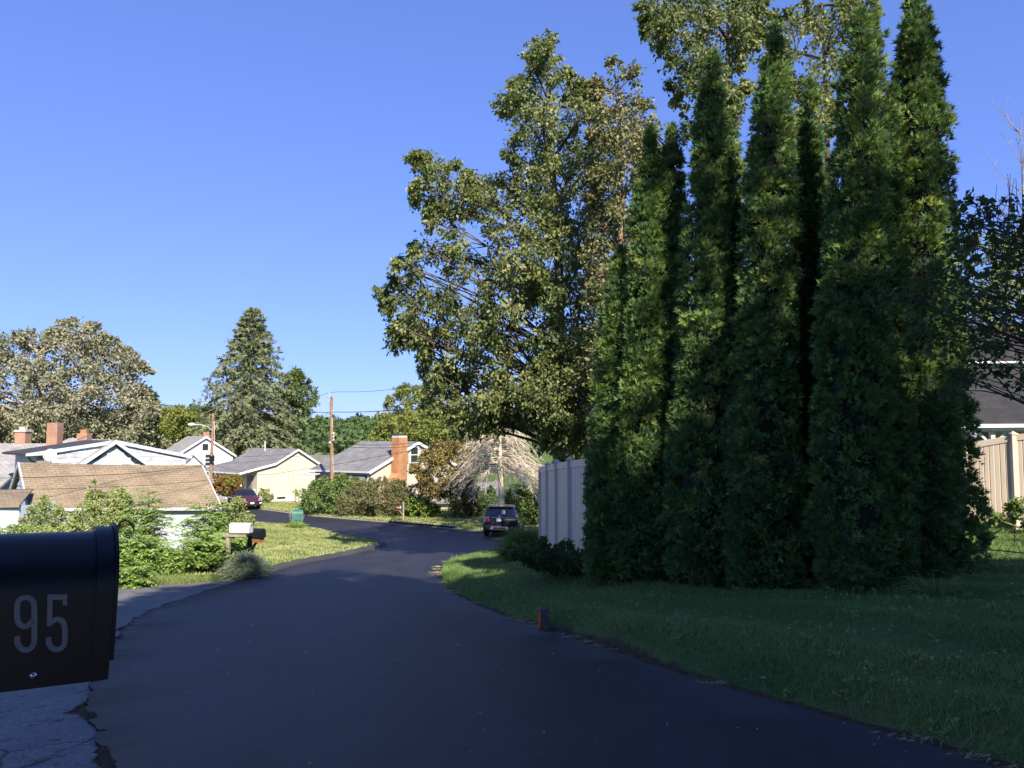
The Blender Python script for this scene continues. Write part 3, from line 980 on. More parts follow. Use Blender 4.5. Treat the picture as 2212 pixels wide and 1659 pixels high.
# ------------------------------------------------------------------ arborvitae row
PROF_H = [0, .025, .08, .18, .32, .48, .70, .85, .93, .98, 1.0]
PROF_R = [.72, .90, 1.0, .99, .90, .81, .69, .55, .38, .20, .05]
def tri_sprays(P, A, L, g, arms=4, w=0.13, spread=0.7):
    """flat fans of pointed scale-leaf twigs"""
    n = len(P)
    A = unit(A)
    B = unit(np.cross(A, g.normal(0, 1, (n, 3))))
    Vs = []
    for k in range(arms):
        an = (k / (arms - 1) - .5) * 2 * spread + g.normal(0, .15, n)
        d = A * np.cos(an)[:, None] + B * np.sin(an)[:, None]
        s = -A * np.sin(an)[:, None] + B * np.cos(an)[:, None]
        l = L * g.uniform(.7, 1.15, n)
        b = P + A * (L * .25 * g.random(n))[:, None]
        Vs.append(np.stack([b + s * (l * w)[:, None], b + d * l[:, None], b - s * (l * w)[:, None]], 1))
    V = np.concatenate(Vs, 1).reshape(-1, 3)
    return V, np.arange(len(V)).reshape(-1, 3)
def spray_geo(P, A, Bv, L, g, arms=(-0.95, -0.48, 0.0, 0.48, 0.95), w=0.11):
    n = len(P)
    Vs = []
    A = unit(A)
    Bv = unit(Bv - A * (A * Bv).sum(1, keepdims=True))
    N = np.cross(A, Bv)
    for k, an in enumerate(arms):
        an2 = an + g.normal(0, 0.12, n)
        d = A * np.cos(an2)[:, None] + Bv * np.sin(an2)[:, None] + N * g.normal(0, 0.12, (n, 1))
        s = -A * np.sin(an2)[:, None] + Bv * np.cos(an2)[:, None]
        off = A * (L * 0.12 * abs(an))[:, None]
        l = L * (1 - 0.28 * abs(an)) * g.uniform(0.8, 1.15, n)
        b = P + off
        mid = b + d * (l * 0.45)[:, None]
        Vs.append(np.stack([b, mid + s * (l * w)[:, None], b + d * l[:, None], mid - s * (l * w)[:, None]], 1))
    V = np.concatenate(Vs, 1).reshape(-1, 3)
    return V, np.arange(len(V)).reshape(-1, 4)
def arborvitae(label, u, v_top, Y, w_units, seed, twin=None, tufts=930, per=27, base_u=None, spread=1.0):
    g = np.random.default_rng(seed)
    bx = px(base_u or u, HOR, Y).x
    bz = gz(bx, Y)
    leaders = [(u, v_top)] + ([twin] if twin else [])
    Rm = w_units * Y / F / 2 - 0.07
    t = thing('arborvitae', label, 'tree', (bx, Y, bz), 0, 'columnar arborvitae in the row')
    CP, CO, HH = [], [], []
    for li, (lu, lv) in enumerate(leaders):
        tp = px(lu, lv, Y)
        H = tp.z - bz
        m = int(tufts * (1.0 if li == 0 else 0.75))
        h = g.random(m * 4)
        rr = np.interp(h, PROF_H, PROF_R)
        h = h[g.random(m * 4) < rr / 1.0 + 0.06][:m]
        th = g.uniform(0, 2 * np.pi, len(h))
        ph = g.uniform(0, 6.28, 6)
        lump = 1 + 0.07 * np.sin(2 * th + ph[0] + 5 * h) + 0.06 * np.sin(3 * th + ph[1] - 11 * h) + 0.05 * np.sin(17 * h + ph[2] + th) + g.normal(0, 0.035, len(h))
        lx = bx + (0.36 * Rm * (1 if li else -1) if twin else 0)
        R_ = Rm * (0.70 if twin else 1.0) * np.interp(h, PROF_H, PROF_R) * lump * g.uniform(0.80, 1.0, len(h))
        tt = h ** 1.2
        ax = np.column_stack([lx + (tp.x - lx) * tt, Y + (0.25 * Rm * (1 if li else -1) if twin else 0) + 0 * tt, bz + H * h])
        o = np.column_stack([np.cos(th), np.sin(th), 0 * th])
        CP.append(ax + o * R_[:, None])
        CO.append(o)
        HH.append(h)
    CP, CO, HH = np.vstack(CP), np.vstack(CO), np.concatenate(HH)
    m = len(CP)
    ci = np.repeat(np.arange(m), per)
    tr = 0.125 * np.interp(HH, [0, 0.8, 1], [1.15, 0.95, 0.6])
    dirs = unit(g.normal(0, 0.75, (m * per, 3)) + CO[ci] * 0.8 + np.array([0, 0, 0.55]))
    pos = CP[ci] - CO[ci] * (0.07 + 0.08 * g.random((m * per, 1))) + dirs * (tr[ci] * g.random(m * per) ** 0.5)[:, None]
    A = dirs + np.array([0, 0, 0.55]) + g.normal(0, 0.25, (m * per, 3))
    L = g.uniform(0.055, 0.108, m * per)
    V, Fc = tri_sprays(pos, A, L, g)
    r = np.clip(np.repeat(np.repeat(g.normal(0.42, 0.13, m), per) + g.normal(0, 0.14, m * per), 4), 0, 1)
    npobj('foliage', V, Fc, M['thuja'], t, rnd=r)
    for li, (lu, lv) in enumerate(leaders):          # solid dark hull for the dense inside, added to deepen shade
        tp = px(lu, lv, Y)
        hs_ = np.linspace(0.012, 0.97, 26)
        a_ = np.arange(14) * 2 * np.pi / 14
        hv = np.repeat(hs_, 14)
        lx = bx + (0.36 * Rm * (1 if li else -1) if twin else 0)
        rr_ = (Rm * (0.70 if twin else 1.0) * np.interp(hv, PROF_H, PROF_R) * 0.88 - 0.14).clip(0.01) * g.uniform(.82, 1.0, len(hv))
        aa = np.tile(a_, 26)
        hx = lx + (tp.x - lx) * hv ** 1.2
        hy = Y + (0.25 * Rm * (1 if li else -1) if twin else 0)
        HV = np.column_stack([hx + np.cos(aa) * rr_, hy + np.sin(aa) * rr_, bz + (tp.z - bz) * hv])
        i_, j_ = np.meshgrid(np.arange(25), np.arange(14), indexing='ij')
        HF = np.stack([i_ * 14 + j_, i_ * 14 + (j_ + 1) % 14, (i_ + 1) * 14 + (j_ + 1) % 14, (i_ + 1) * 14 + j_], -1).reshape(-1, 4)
        npobj('dark_inner_hull', HV, HF, M['innerhull'], t)
    P, Rr = [], []
    for lu, lv in leaders:
        tp = px(lu, lv, Y)
        lx = bx + (0.36 * Rm * (1 if (lu, lv) == twin else -1) if twin else 0)
        ly = Y + (0.25 * Rm * (1 if (lu, lv) == twin else -1) if twin else 0)
        hh_ = np.linspace(0, 0.93, 9)
        P.append(np.column_stack([lx + (tp.x - lx) * hh_ ** 1.2, np.full(9, ly), bz - 0.15 + (tp.z - bz) * hh_]))
        Rr.append(np.linspace(0.10, 0.012, 9))
    for i in range(0, m, 3):
        q = CP[i]
        P.append(np.array([q - CO[i] * 0.30 - np.array([0, 0, 0.2]), q - CO[i] * 0.12]))
        Rr.append([0.014, 0.006])
    tv, tf = tubes_np(P, Rr, 5)
    npobj('trunk', tv, tf, M['bark'], t, smooth=True)
    return t
arborvitae('far left arborvitae, shortest of the row, next to the vinyl fence', 1340, 536, 13.6, 138, 101, base_u=1314)
arborvitae('narrow arborvitae, second from the fence, with a sunlit tip', 1406, 275, 13.2, 135, 102, base_u=1372)
arborvitae('narrow dark-tipped arborvitae, third from the fence', 1452, 268, 13.3, 140, 103, base_u=1435)
arborvitae('arborvitae with slim dark spire, fourth from the fence', 1541, 105, 12.6, 165, 104, base_u=1505)
arborvitae('dark arborvitae tucked behind its neighbours, shoulder-high to the fourth spire', 1575, 238, 13.4, 140, 105, base_u=1570)
arborvitae('broad-topped sunlit arborvitae in the middle of the row', 1676, 58, 11.9, 190, 106, base_u=1640, tufts=1000)
arborvitae('dark pointed arborvitae set back in the shade right of the middle', 1749, 168, 13.0, 135, 107, base_u=1752)
arborvitae('widest arborvitae with twin spires and a yellowed patch near the top', 1846, 28, 11.2, 265, 108, twin=(1900, 8), base_u=1862, tufts=900)
arborvitae('tallest arborvitae at the right end, twin tops cut by the picture edge', 1956, -18, 11.9, 250, 109, twin=(2006, -22), base_u=2002, tufts=900)

# ------------------------------------------------------------------ big leafy trees behind the fence
b1 = px(1235, HOR, 27)
OUT1 = [(1164, 79), (1187, 141), (1232, 164), (1243, 197), (1300, 190), (1330, 260), (1335, 560), (1300, 760), (1290, 1000), (1200, 985), (1185, 930), (1120, 905), (1040, 915), (989, 925), (961, 880), (922, 869), (927, 840),
        (972, 801), (972, 773), (919, 790), (905, 750), (854, 733), (854, 682), (843, 654), (817, 637), (871, 592), (865, 564), (871, 541), (899, 541), (927, 474), (961, 451), (916, 446),
        (899, 417), (905, 338), (967, 338), (1012, 372), (1040, 406), (1085, 400), (1119, 389), (1097, 338), (1097, 265), (1080, 231), (1099, 203), (1102, 169), (1153, 164), (1147, 121)]
make_tree('pear_tree', 'large glossy-leaved tree left of the arborvitae row with branches reaching left', 'tree', OUT1, 26, 3.6, (b1.x, 27, gz(b1.x, 27)),
          n=470, rc=0.60, nl=125, L=0.145, asp=0.6, droop=0.75, stray=130, leaf='maple', trunk_r=0.26, top=px(1190, 240, 26.5), seed=31, twigs=8)
b2 = px(1345, HOR, 22.5)
OUT2 = [(1283, 169), (1328, 124), (1379, 152), (1401, 237), (1420, 330), (1400, 560), (1370, 800), (1330, 1000), (1285, 1000), (1270, 800), (1262, 560), (1275, 330)]
make_tree('vine_covered_tree', 'vine-tangled tree with browning leaves just left of the arborvitae', 'tree', OUT2, 22, 1.4, (b2.x, 22.5, gz(b2.x, 22.5)),
          n=150, rc=0.6, nl=150, L=0.12, asp=0.65, droop=0.5, leaf='vine', bark='twig', trunk_r=0.16, top=px(1345, 220, 22), seed=32, twigs=9, twig_r=0.009, limb_r=0.04)
b3 = px(1575, HOR, 24)
OUT3 = [(1391, 13), (1400, -60), (1500, -110), (1640, -80), (1655, 18), (1639, 89), (1600, 130), (1612, 180), (1590, 260), (1560, 330), (1490, 300), (1470, 250), (1456, 188), (1429, 120), (1394, 58)]
make_tree('pear_tree', 'tall open-crowned tree behind the fourth arborvitae, top out of the picture', 'tree', OUT3, 24, 2.6, (b3.x, 24, gz(b3.x, 24)),
          n=105, rc=0.72, nl=150, L=0.15, asp=0.62, droop=0.6, leaf='maple', trunk_r=0.2, top=px(1572, -40, 24), seed=33, twigs=8)
b4 = px(1780, HOR, 25)
OUT4 = [(1653, 49), (1700, 20), (1729, -10), (1773, 25), (1818, -15), (1880, -40), (1900, 30), (1850, 60), (1815, 147), (1805, 228), (1785, 330), (1720, 420), (1600, 420), (1600, 330), (1660, 260), (1700, 170), (1640, 110)]
make_tree('pear_tree', 'loose pale-leaved tree showing between the arborvitae spires right of centre', 'tree', OUT4, 25, 2.4, (b4.x, 25, gz(b4.x, 25)),
          n=85, rc=0.7, nl=140, L=0.15, asp=0.62, droop=0.6, leaf='maple', trunk_r=0.2, top=px(1775, 10, 25), seed=34, twigs=8)
b5 = px(1255, HOR, 24)
OUT5 = [(1110, 860), (1150, 775), (1215, 735), (1295, 720), (1315, 860), (1300, 1010), (1215, 1005), (1195, 940), (1130, 890)]
make_tree('understory_tree', 'dense dark-leaved understory tree right behind the grey fence', 'tree', OUT5, 24, 1.5, (b5.x, 24, gz(b5.x, 24)),
          n=120, rc=0.6, nl=150, L=0.13, asp=0.62, droop=0.6, leaf='maple', trunk_r=0.12, top=px(1250, 780, 24), seed=35, twigs=8, limb_r=.04)
# ------------------------------------------------------------------ trees behind the photographer that shade the foreground
SHADE = [(5.0, -7.5, 20.6, 4.2, 300, .60, .38, 'tall dense leafy tree straight behind the photographer'),
         (12.2, -7.5, 16.6, 4.9, 300, .60, .38, 'broad leafy tree behind the photographer on the right'),
         (20.5, -6.0, 15.0, 4.2, 220, .60, .38, 'rightmost leafy tree behind the photographer'),
         (-1.2, -7.2, 13.6, 3.3, 200, .60, .38, 'short leafy tree behind the photographer on the left'),
         (13.4, -11.5, 26.0, 4.8, 10, .76, .22, 'tallest, thin-crowned tree behind the photographer')]
for k, (x, y, h, cr, n, fc, fh, lab) in enumerate(SHADE):
    g = np.random.default_rng(60 + k)
    zb = gz(x, y)
    d = unit(g.normal(0, 1, (n, 3)))
    C = np.array([x, y, zb + h * fc]) + d * np.array([cr, cr * 0.9, h * fh]) * (g.random((n, 1)) ** 0.4)
    make_tree('shade_tree', lab, 'tree', None, 0, 0, (x, y, zb),
              nl=60, L=0.55, asp=0.65, droop=0.3, leaf='oak', trunk_r=0.3, seed=60 + k, group='trees behind the photographer', centres=(C, g.uniform(0.9, 1.5, n)), twig_r=0)

# ------------------------------------------------------------------ vinyl fences
def fence_run(label, posts, height, board=0.15, cap=True, seed=0):
    """posts: (x, y, z of the ground); boards between them are parts of their own"""
    p0 = Vector(posts[0])
    t = thing('vinyl_fence', label, 'fence', p0)
    pw = 0.127
    for q in posts:
        q = Vector(q)
        m = MB().box(q.x - pw / 2, q.x + pw / 2, q.y - pw / 2, q.y + pw / 2, q.z - 0.3, q.z + height + 0.06)
        po = m.build('post', M['fence'], t, bevel=0.006)
        c = MB()
        z = q.z + height + 0.06
        c.box(q.x - 0.082, q.x + 0.082, q.y - 0.082, q.y + 0.082, z, z + 0.028)
        c.add([(q.x - .066, q.y - .066, z + .028), (q.x + .066, q.y - .066, z + .028), (q.x + .066, q.y + .066, z + .028), (q.x - .066, q.y + .066, z + .028), (q.x, q.y, z + .085)],
              [(0, 1, 4), (1, 2, 4), (2, 3, 4), (3, 0, 4)])
        c.build('post_cap', M['fence'], po)
    for a, b in zip(posts[:-1], posts[1:]):
        a, b = Vector(a), Vector(b)
        d = (b - a)
        h = Vector((d.x, d.y, 0))
        L = h.length
        h.normalize()
        n = Vector((h.y, -h.x, 0))
        s = pw / 2
        A, B = a + d * (s / L), b - d * (s / L)
        up = Vector((0, 0, 1))
        for zz, hh in ((height - 0.02, 0.14), (0.12, 0.14)):
            MB().beam(A + up * zz, B + up * zz, 0.05, hh).build('rail', M['fence'], t, bevel=0.004)
        nb = max(2, round((B - A).length / board))
        for k in range(nb):
            q0, q1 = A + (B - A) * (k / nb), A + (B - A) * ((k + 1) / nb)
            g = (q1 - q0) * 0.035
            q0, q1 = q0 + g, q1 - g
            z0, z1 = 0.19, height - 0.085
            e = (q1 - q0) * 0.10
            # tongue-and-groove board with chamfered edges
            prof = [q0 + n * -0.004, q0 + e + n * 0.008, q1 - e + n * 0.008, q1 + n * -0.004, q1 - n * 0.016, q0 - n * 0.016]
            vs = [q + up * z0 for q in prof] + [q + up * z1 for q in prof]
            fs = [(i, (i + 1) % 6, 6 + (i + 1) % 6, 6 + i) for i in range(6)] + [(5, 4, 3, 2, 1, 0), (6, 7, 8, 9, 10, 11)]
            MB().add(vs, fs).build('board', M['fence'], t)
    return t
fp = []
for u, v, Y in ((1168, 1006, 20.6), (1183, 1002, 19.0), (1203, 997, 17.4), (1231, 991, 15.9), (1286, 984, 14.45)):
    p = px(u, v, Y)
    fp.append((p.x, p.y, p.z - 2.04))
fence_run('grey vinyl privacy fence running away left of the arborvitae', fp, 1.95)
fr = []
for u, v, Y in ((1900, 990, 19.6), (2040, 964, 18.8), (2188, 937, 17.9), (2345, 915, 17.0), (2500, 900, 16.2)):
    p = px(u, v, Y)
    fr.append((p.x, p.y, p.z - 1.98))
fence_run('taupe vinyl privacy fence catching sun at the right edge', fr, 1.9, board=0.11)

# ------------------------------------------------------------------ mailboxes
def mailbox_shell(L, W, H, n=10):
    """profile of a rural mailbox: straight sides, half-round top (x along, y across)"""
    r = W / 2
    prof = [(-r, 0), (-r, H - r)] + [(-r * math.cos(math.pi * k / n), H - r + r * math.sin(math.pi * k / n)) for k in range(1, n)] + [(r, H - r), (r, 0)]
    return prof
def prism_x(m, prof, x0, x1):
    n = len(prof)
    vs = [(x0, a, b) for a, b in prof] + [(x1, a, b) for a, b in prof]
    fs = [(i, (i + 1) % n, n + (i + 1) % n, n + i) for i in range(n)] + [tuple(range(n - 1, -1, -1)), tuple(range(n, 2 * n))]
    return m.add(vs, fs)
def grow(prof, d, H):
    return [(a * (1 + d / 0.1), b * (1 + d / H) - d * 0.4) for a, b in prof]
# the near one, numbered 95
Y0 = 1.15
pr = px(229, 1468, Y0)
mb = thing('mailbox', 'close-up black steel mailbox numbered 95 at the left edge', 'mailbox', (pr.x, Y0, pr.z))
mb.rotation_euler = (0, R(1.8), R(33))
Lb, Wb, Hb = 0.50, 0.175, 0.206
prof = [(a + Wb / 2, b) for a, b in mailbox_shell(Lb, Wb, Hb, 14)]
prism_x(MB(), prof, -Lb, 0).build('body', M['blackmetal'], mb, smooth=True, local=True)
def off_prof(d):
    c = (Wb / 2, Hb / 2)
    return [(c[0] + (a - c[0]) * (1 + 2 * d / Wb), c[1] + (b - c[1]) * (1 + 2 * d / Hb)) for a, b in prof]
prism_x(MB(), [(a, b + 0.004) for a, b in off_prof(0.003)], -0.021, 0.0025).build('door_rim', M['blackmetal'], mb, smooth=True, local=True)
dr = prism_x(MB(), [(a, b + 0.010 if b > 0.02 else b + 0.03) for a, b in off_prof(0.0025)], 0.003, 0.008).build('door', M['blackmetal'], mb, smooth=True, local=True)
k = MB()
k.tube([(0.008, Wb * .5, Hb - 0.012), (0.010, Wb * .5, Hb + 0.004), (0.014, Wb * .5, Hb + 0.0125), (0.021, Wb * .5, Hb + 0.0155), (0.028, Wb * .5, Hb + 0.013), (0.033, Wb * .5, Hb + 0.006), (0.0355, Wb * .5, Hb - 0.002)], 0.0012, 6)
k.build('latch_wire', M['black'], mb, smooth=True, local=True)
def ribbon(path, hw, y, name, parent, scale, ox, oz, mat):
    """a numeral drawn as one stroke lying on the side wall"""
    p = curve(path, 1.2)
    t = np.gradient(p, axis=0)
    t /= np.linalg.norm(t, axis=1)[:, None]
    nn = np.stack([-t[:, 1], t[:, 0]], 1)
    a, b = p + nn * hw, p - nn * hw
    m = MB()
    n = len(p)
    vs = []
    for yy in (y, y - 0.0009):
        vs += [((q[0] - ox) * scale, yy, (oz - q[1]) * scale) for q in a] + [((q[0] - ox) * scale, yy, (oz - q[1]) * scale) for q in b]
    fs = []
    for i in range(n - 1):
        fs += [(2 * n + i, 2 * n + i + 1, 3 * n + i + 1, 3 * n + i), (i, n + i, n + i + 1, i + 1), (i, i + 1, 2 * n + i + 1, 2 * n + i), (n + i, 3 * n + i, 3 * n + i + 1, n + i + 1)]
    m.add(vs, fs)
    return m.build(name, mat, parent, local=True)
Mi = world_of(mb).inverted()
co = Mi @ Vector((0, 0, EYE))
def on_side(u, v):
    """where the sight line meets the box's side wall, in the box's own axes"""
    d = Mi.to_3x3() @ (px(u, v, 1.0) - Vector((0, 0, EYE)))
    k = -co.y / d.y
    return (co.x + d.x * k, co.z + d.z * k)
nine = [(37, 1374), (38, 1389), (46, 1400), (56, 1403.5), (66, 1400), (73, 1389), (74, 1372), (74, 1312), (72, 1300), (64, 1292), (55, 1290), (45, 1293), (38, 1302), (37, 1316), (37, 1332), (40, 1344), (48, 1352), (57, 1352), (66, 1346), (71, 1337)]
five = [(104.5, 1376), (106, 1390), (114, 1400), (123, 1402.5), (133, 1399), (139, 1389), (140, 1374), (140, 1358), (137, 1345), (129, 1338), (121, 1337), (113, 1342), (106, 1349)]
hwm = abs(on_side(86.2, 1350)[0] - on_side(80, 1350)[0])
for P, nm in ((nine, 'numeral_nine'), (five, 'numeral_five')):
    q = [on_side(u, v) for u, v in P]
    ribbon([(a * 1000, -b * 1000) for a, b in q], hwm * 1000, -0.0012, nm, mb, 0.001, 0, 0, M['numeral'])
# the straight top of the five
q = [(a, -0.0014, b) for a, b in (on_side(u, v) for u, v in [(102.5, 1283.5), (145, 1283.5), (145, 1307), (136, 1307), (134.5, 1295), (113.5, 1295), (112, 1352), (101, 1352)])]
n = len(q)
f2 = MB().add(q + [(a, -0.0023, b) for a, _, b in q], [(n + 0, n + 1, n + 4, n + 5), (n + 1, n + 2, n + 3, n + 4), (n + 0, n + 5, n + 6, n + 7)] + [(i, (i + 1) % n, n + (i + 1) % n, n + i) for i in range(n)])
f2.build('numeral_five_top', M['numeral'], mb, local=True)
rv = on_side(72, 1459)
MB().lathe([(0.0046, 0.0), (0.0044, -0.0018), (0.003, -0.0032), (0.001, -0.0038)], (rv[0], -0.0008, rv[1]), 14, 'y').build('rivet', M['steel'], mb, smooth=True, local=True)
MB().box(-0.44, -0.16, 0.06, Wb - 0.04, -0.026, -0.002).build('mounting_board', M['blackmetal'], mb, local=True)
gzm = gz(pr.x - 0.40, Y0 + 0.09)
po = MB().box(-0.445, -0.355, 0.05, 0.14, gzm - pr.z - 0.25 + 0.02, -0.026)
po.build('post', M['wood'], mb, local=True)

def small_mailbox(name, label, loc, rz, L, W, H, post_h, mat, postmat='wood', cat='mailbox', post_x=0.0, brace=False, arm=None, post_w=0.09, flag=True, group=None):
    t = thing(name, label, cat, loc, rz, group)
    pf = mailbox_shell(L, W, H, 10)
    z = post_h
    prism_x(MB(), [(a, b + z) for a, b in pf], -L / 2, L / 2).build('body', mat, t, smooth=True, local=True)
    d = prism_x(MB(), [(a * 1.03, b * 1.02 + z - 0.002) for a, b in pf], L / 2 + 0.002, L / 2 + 0.018).build('door', mat, t, smooth=True, local=True)
    MB().box(L / 2 + 0.018, L / 2 + 0.04, -0.03, 0.03, z + H * 0.75, z + H * 0.82).build('door_pull', M['steel'], d, local=True)
    if flag:
        MB().box(-0.02, 0.0, -W / 2 - 0.012, -W / 2 - 0.004, z + H * 0.35, z + H * 0.9).build('flag', M['rust'], t, local=True)
    MB().box(post_x - post_w / 2, post_x + post_w / 2, -post_w / 2, post_w / 2, -0.3, z - 0.032).build('post', M[postmat], t, bevel=0.006, local=True)
    MB().box(-L / 2 + 0.02, L / 2 - 0.02, -W * .4, W * .4, z - 0.03, z - 0.003).build('mounting_board', M[postmat], t, local=True)
    if brace:
        MB().beam((post_x - 0.05 * math.copysign(1, post_x), 0, z - 0.35), (post_x - 0.28 * math.copysign(1, post_x), 0, z - 0.04), 0.06, 0.05).build('brace', M[postmat], t, local=True)
    return t
# black mailbox in front of the parked SUV
p = px(1100, 1135, 22.8)
zg = gz(p.x, 22.8)
small_mailbox('mailbox', 'black mailbox on dark post in front of the dark SUV', (p.x, 22.8, zg), 0.0, 0.48, 0.19, 0.235, p.z - zg, M['black'], 'black', post_x=0.0, post_w=0.065, flag=False)
# weathered white and black pair behind the variegated shrub
Yp = 20.6
p = px(520, 1150, Yp)
zg = gz(p.x, Yp)
t = small_mailbox('mailbox', 'peeling white mailbox on a grey wooden post with long arm', (p.x, Yp, zg), R(-7), 0.54, 0.22, 0.255, p.z - zg, M['peelwhite'], 'wood', post_x=-0.34, flag=False)
MB().box(-0.5, 0.18, -0.07, 0.07, p.z - zg - 0.115, p.z - zg - 0.034).build('arm', M['wood'], t, bevel=0.006, local=True)
w = MB()
for k in range(7):
    a, b = random.uniform(-0.24, 0.24), random.uniform(0.03, 0.11)
    w.add([(a, -0.1115, p.z - zg + b), (a + .035, -0.1115, p.z - zg + b - .01), (a + .03, -0.1115, p.z - zg + b + .018), (a + .005, -0.1115, p.z - zg + b + .012)], [(0, 1, 2, 3)])
w.build('paint_flake', M['gutter'], t, local=True)
p = px(553, 1161, Yp + 0.55)
zg = gz(p.x, Yp + .55)
t = small_mailbox('mailbox', 'black mailbox beside the peeling white one, on a dark angled post', (p.x, Yp + 0.55, zg), R(-22), 0.46, 0.2, 0.25, p.z - zg, M['black'], 'black', post_x=-0.2, brace=True, flag=False)
MB().box(-0.1, 0.2, -0.09, 0.09, p.z - zg - 0.12, p.z - zg - 0.031).build('newspaper_holder', M['rust'], t, local=True)
# black mailbox on a wooden post on the far verge
p = gp(871, 1127)
zg = gz(p.x, p.y)
h = px(861, 1101, p.y).z - zg
t = small_mailbox('mailbox', 'black mailbox with orange sticker on brown wooden post across the road', (p.x - 0.32, p.y, zg), R(4), 0.5, 0.19, 0.30, h, M['black'], 'wood', post_x=0.33, brace=True, flag=False)
MB().box(0.285, 0.375, -0.045, 0.045, h - 0.03, h + 0.52).build('post_top', M['wood'], t, local=True)
MB().box(-0.14, 0.10, -0.104, -0.097, h + 0.10, h + 0.20).build('sticker', M['orange'], t, local=True)
MB().box(0.1, 0.18, -0.104, -0.097, h + 0.08, h + 0.25).build('number_plate', M['concrete'], t, local=True)
# green plastic mailbox on the island
p = gp(643, 1141)
Yg = p.y
zg = gz(p.x, Yg)
t = thing('mailbox', 'green plastic pedestal mailbox rising out of a daylily clump', 'mailbox', (p.x, Yg, zg), R(12))
h0, h1 = px(643, 1124, Yg).z - zg, px(643, 1101, Yg).z - zg
prism_x(MB(), [(a, b + h0) for a, b in mailbox_shell(0.62, 0.5, h1 - h0, 10)], -0.3, 0.3).build('body', M['green'], t, smooth=True, local=True)
prism_x(MB(), [(a * 1.04, b * 1.03 + h0) for a, b in mailbox_shell(0.62, 0.5, h1 - h0, 10)], -0.325, -0.302).build('door', M['green'], t, smooth=True, local=True)
MB().box(-0.27, 0.27, -0.2, 0.2, -0.2, h0 - 0.002).build('pedestal', M['green'], t, local=True)

# orange-painted boundary stone at the verge
p = gp(1165, 1352, 0.05)
q = px(1165, 1313, p.y)
t = thing('boundary_marker', 'squat stone marker with orange spray paint on the soil bank', 'marker', (p.x + 0.06, p.y + 0.05, p.z - 0.05))
hm = q.z - p.z + 0.05
MB().add([(-.085, -.06, -.12), (.085, -.06, -.12), (.085, .06, -.12), (-.085, .06, -.12), (-.072, -.05, hm - .02), (.07, -.05, hm), (.07, .055, hm - .01), (-.075, .055, hm - .02)],
         [(0, 3, 2, 1), (4, 5, 6, 7), (0, 1, 5, 4), (1, 2, 6, 5), (2, 3, 7, 6), (3, 0, 4, 7)]).build('stone', M['stone'], t, bevel=0.012, local=True)
MB().add([(-.0835, -.0655, .0), (-.055, -.0655, .01), (-.035, -.062, hm * .55), (-.046, -.0585, hm * .93), (-.0765, -.0585, hm * .9), (-.0795, -.062, hm * .4)],
         [(0, 1, 2, 5), (5, 2, 3, 4)]).build('paint_mark', M['orange'], t, local=True)

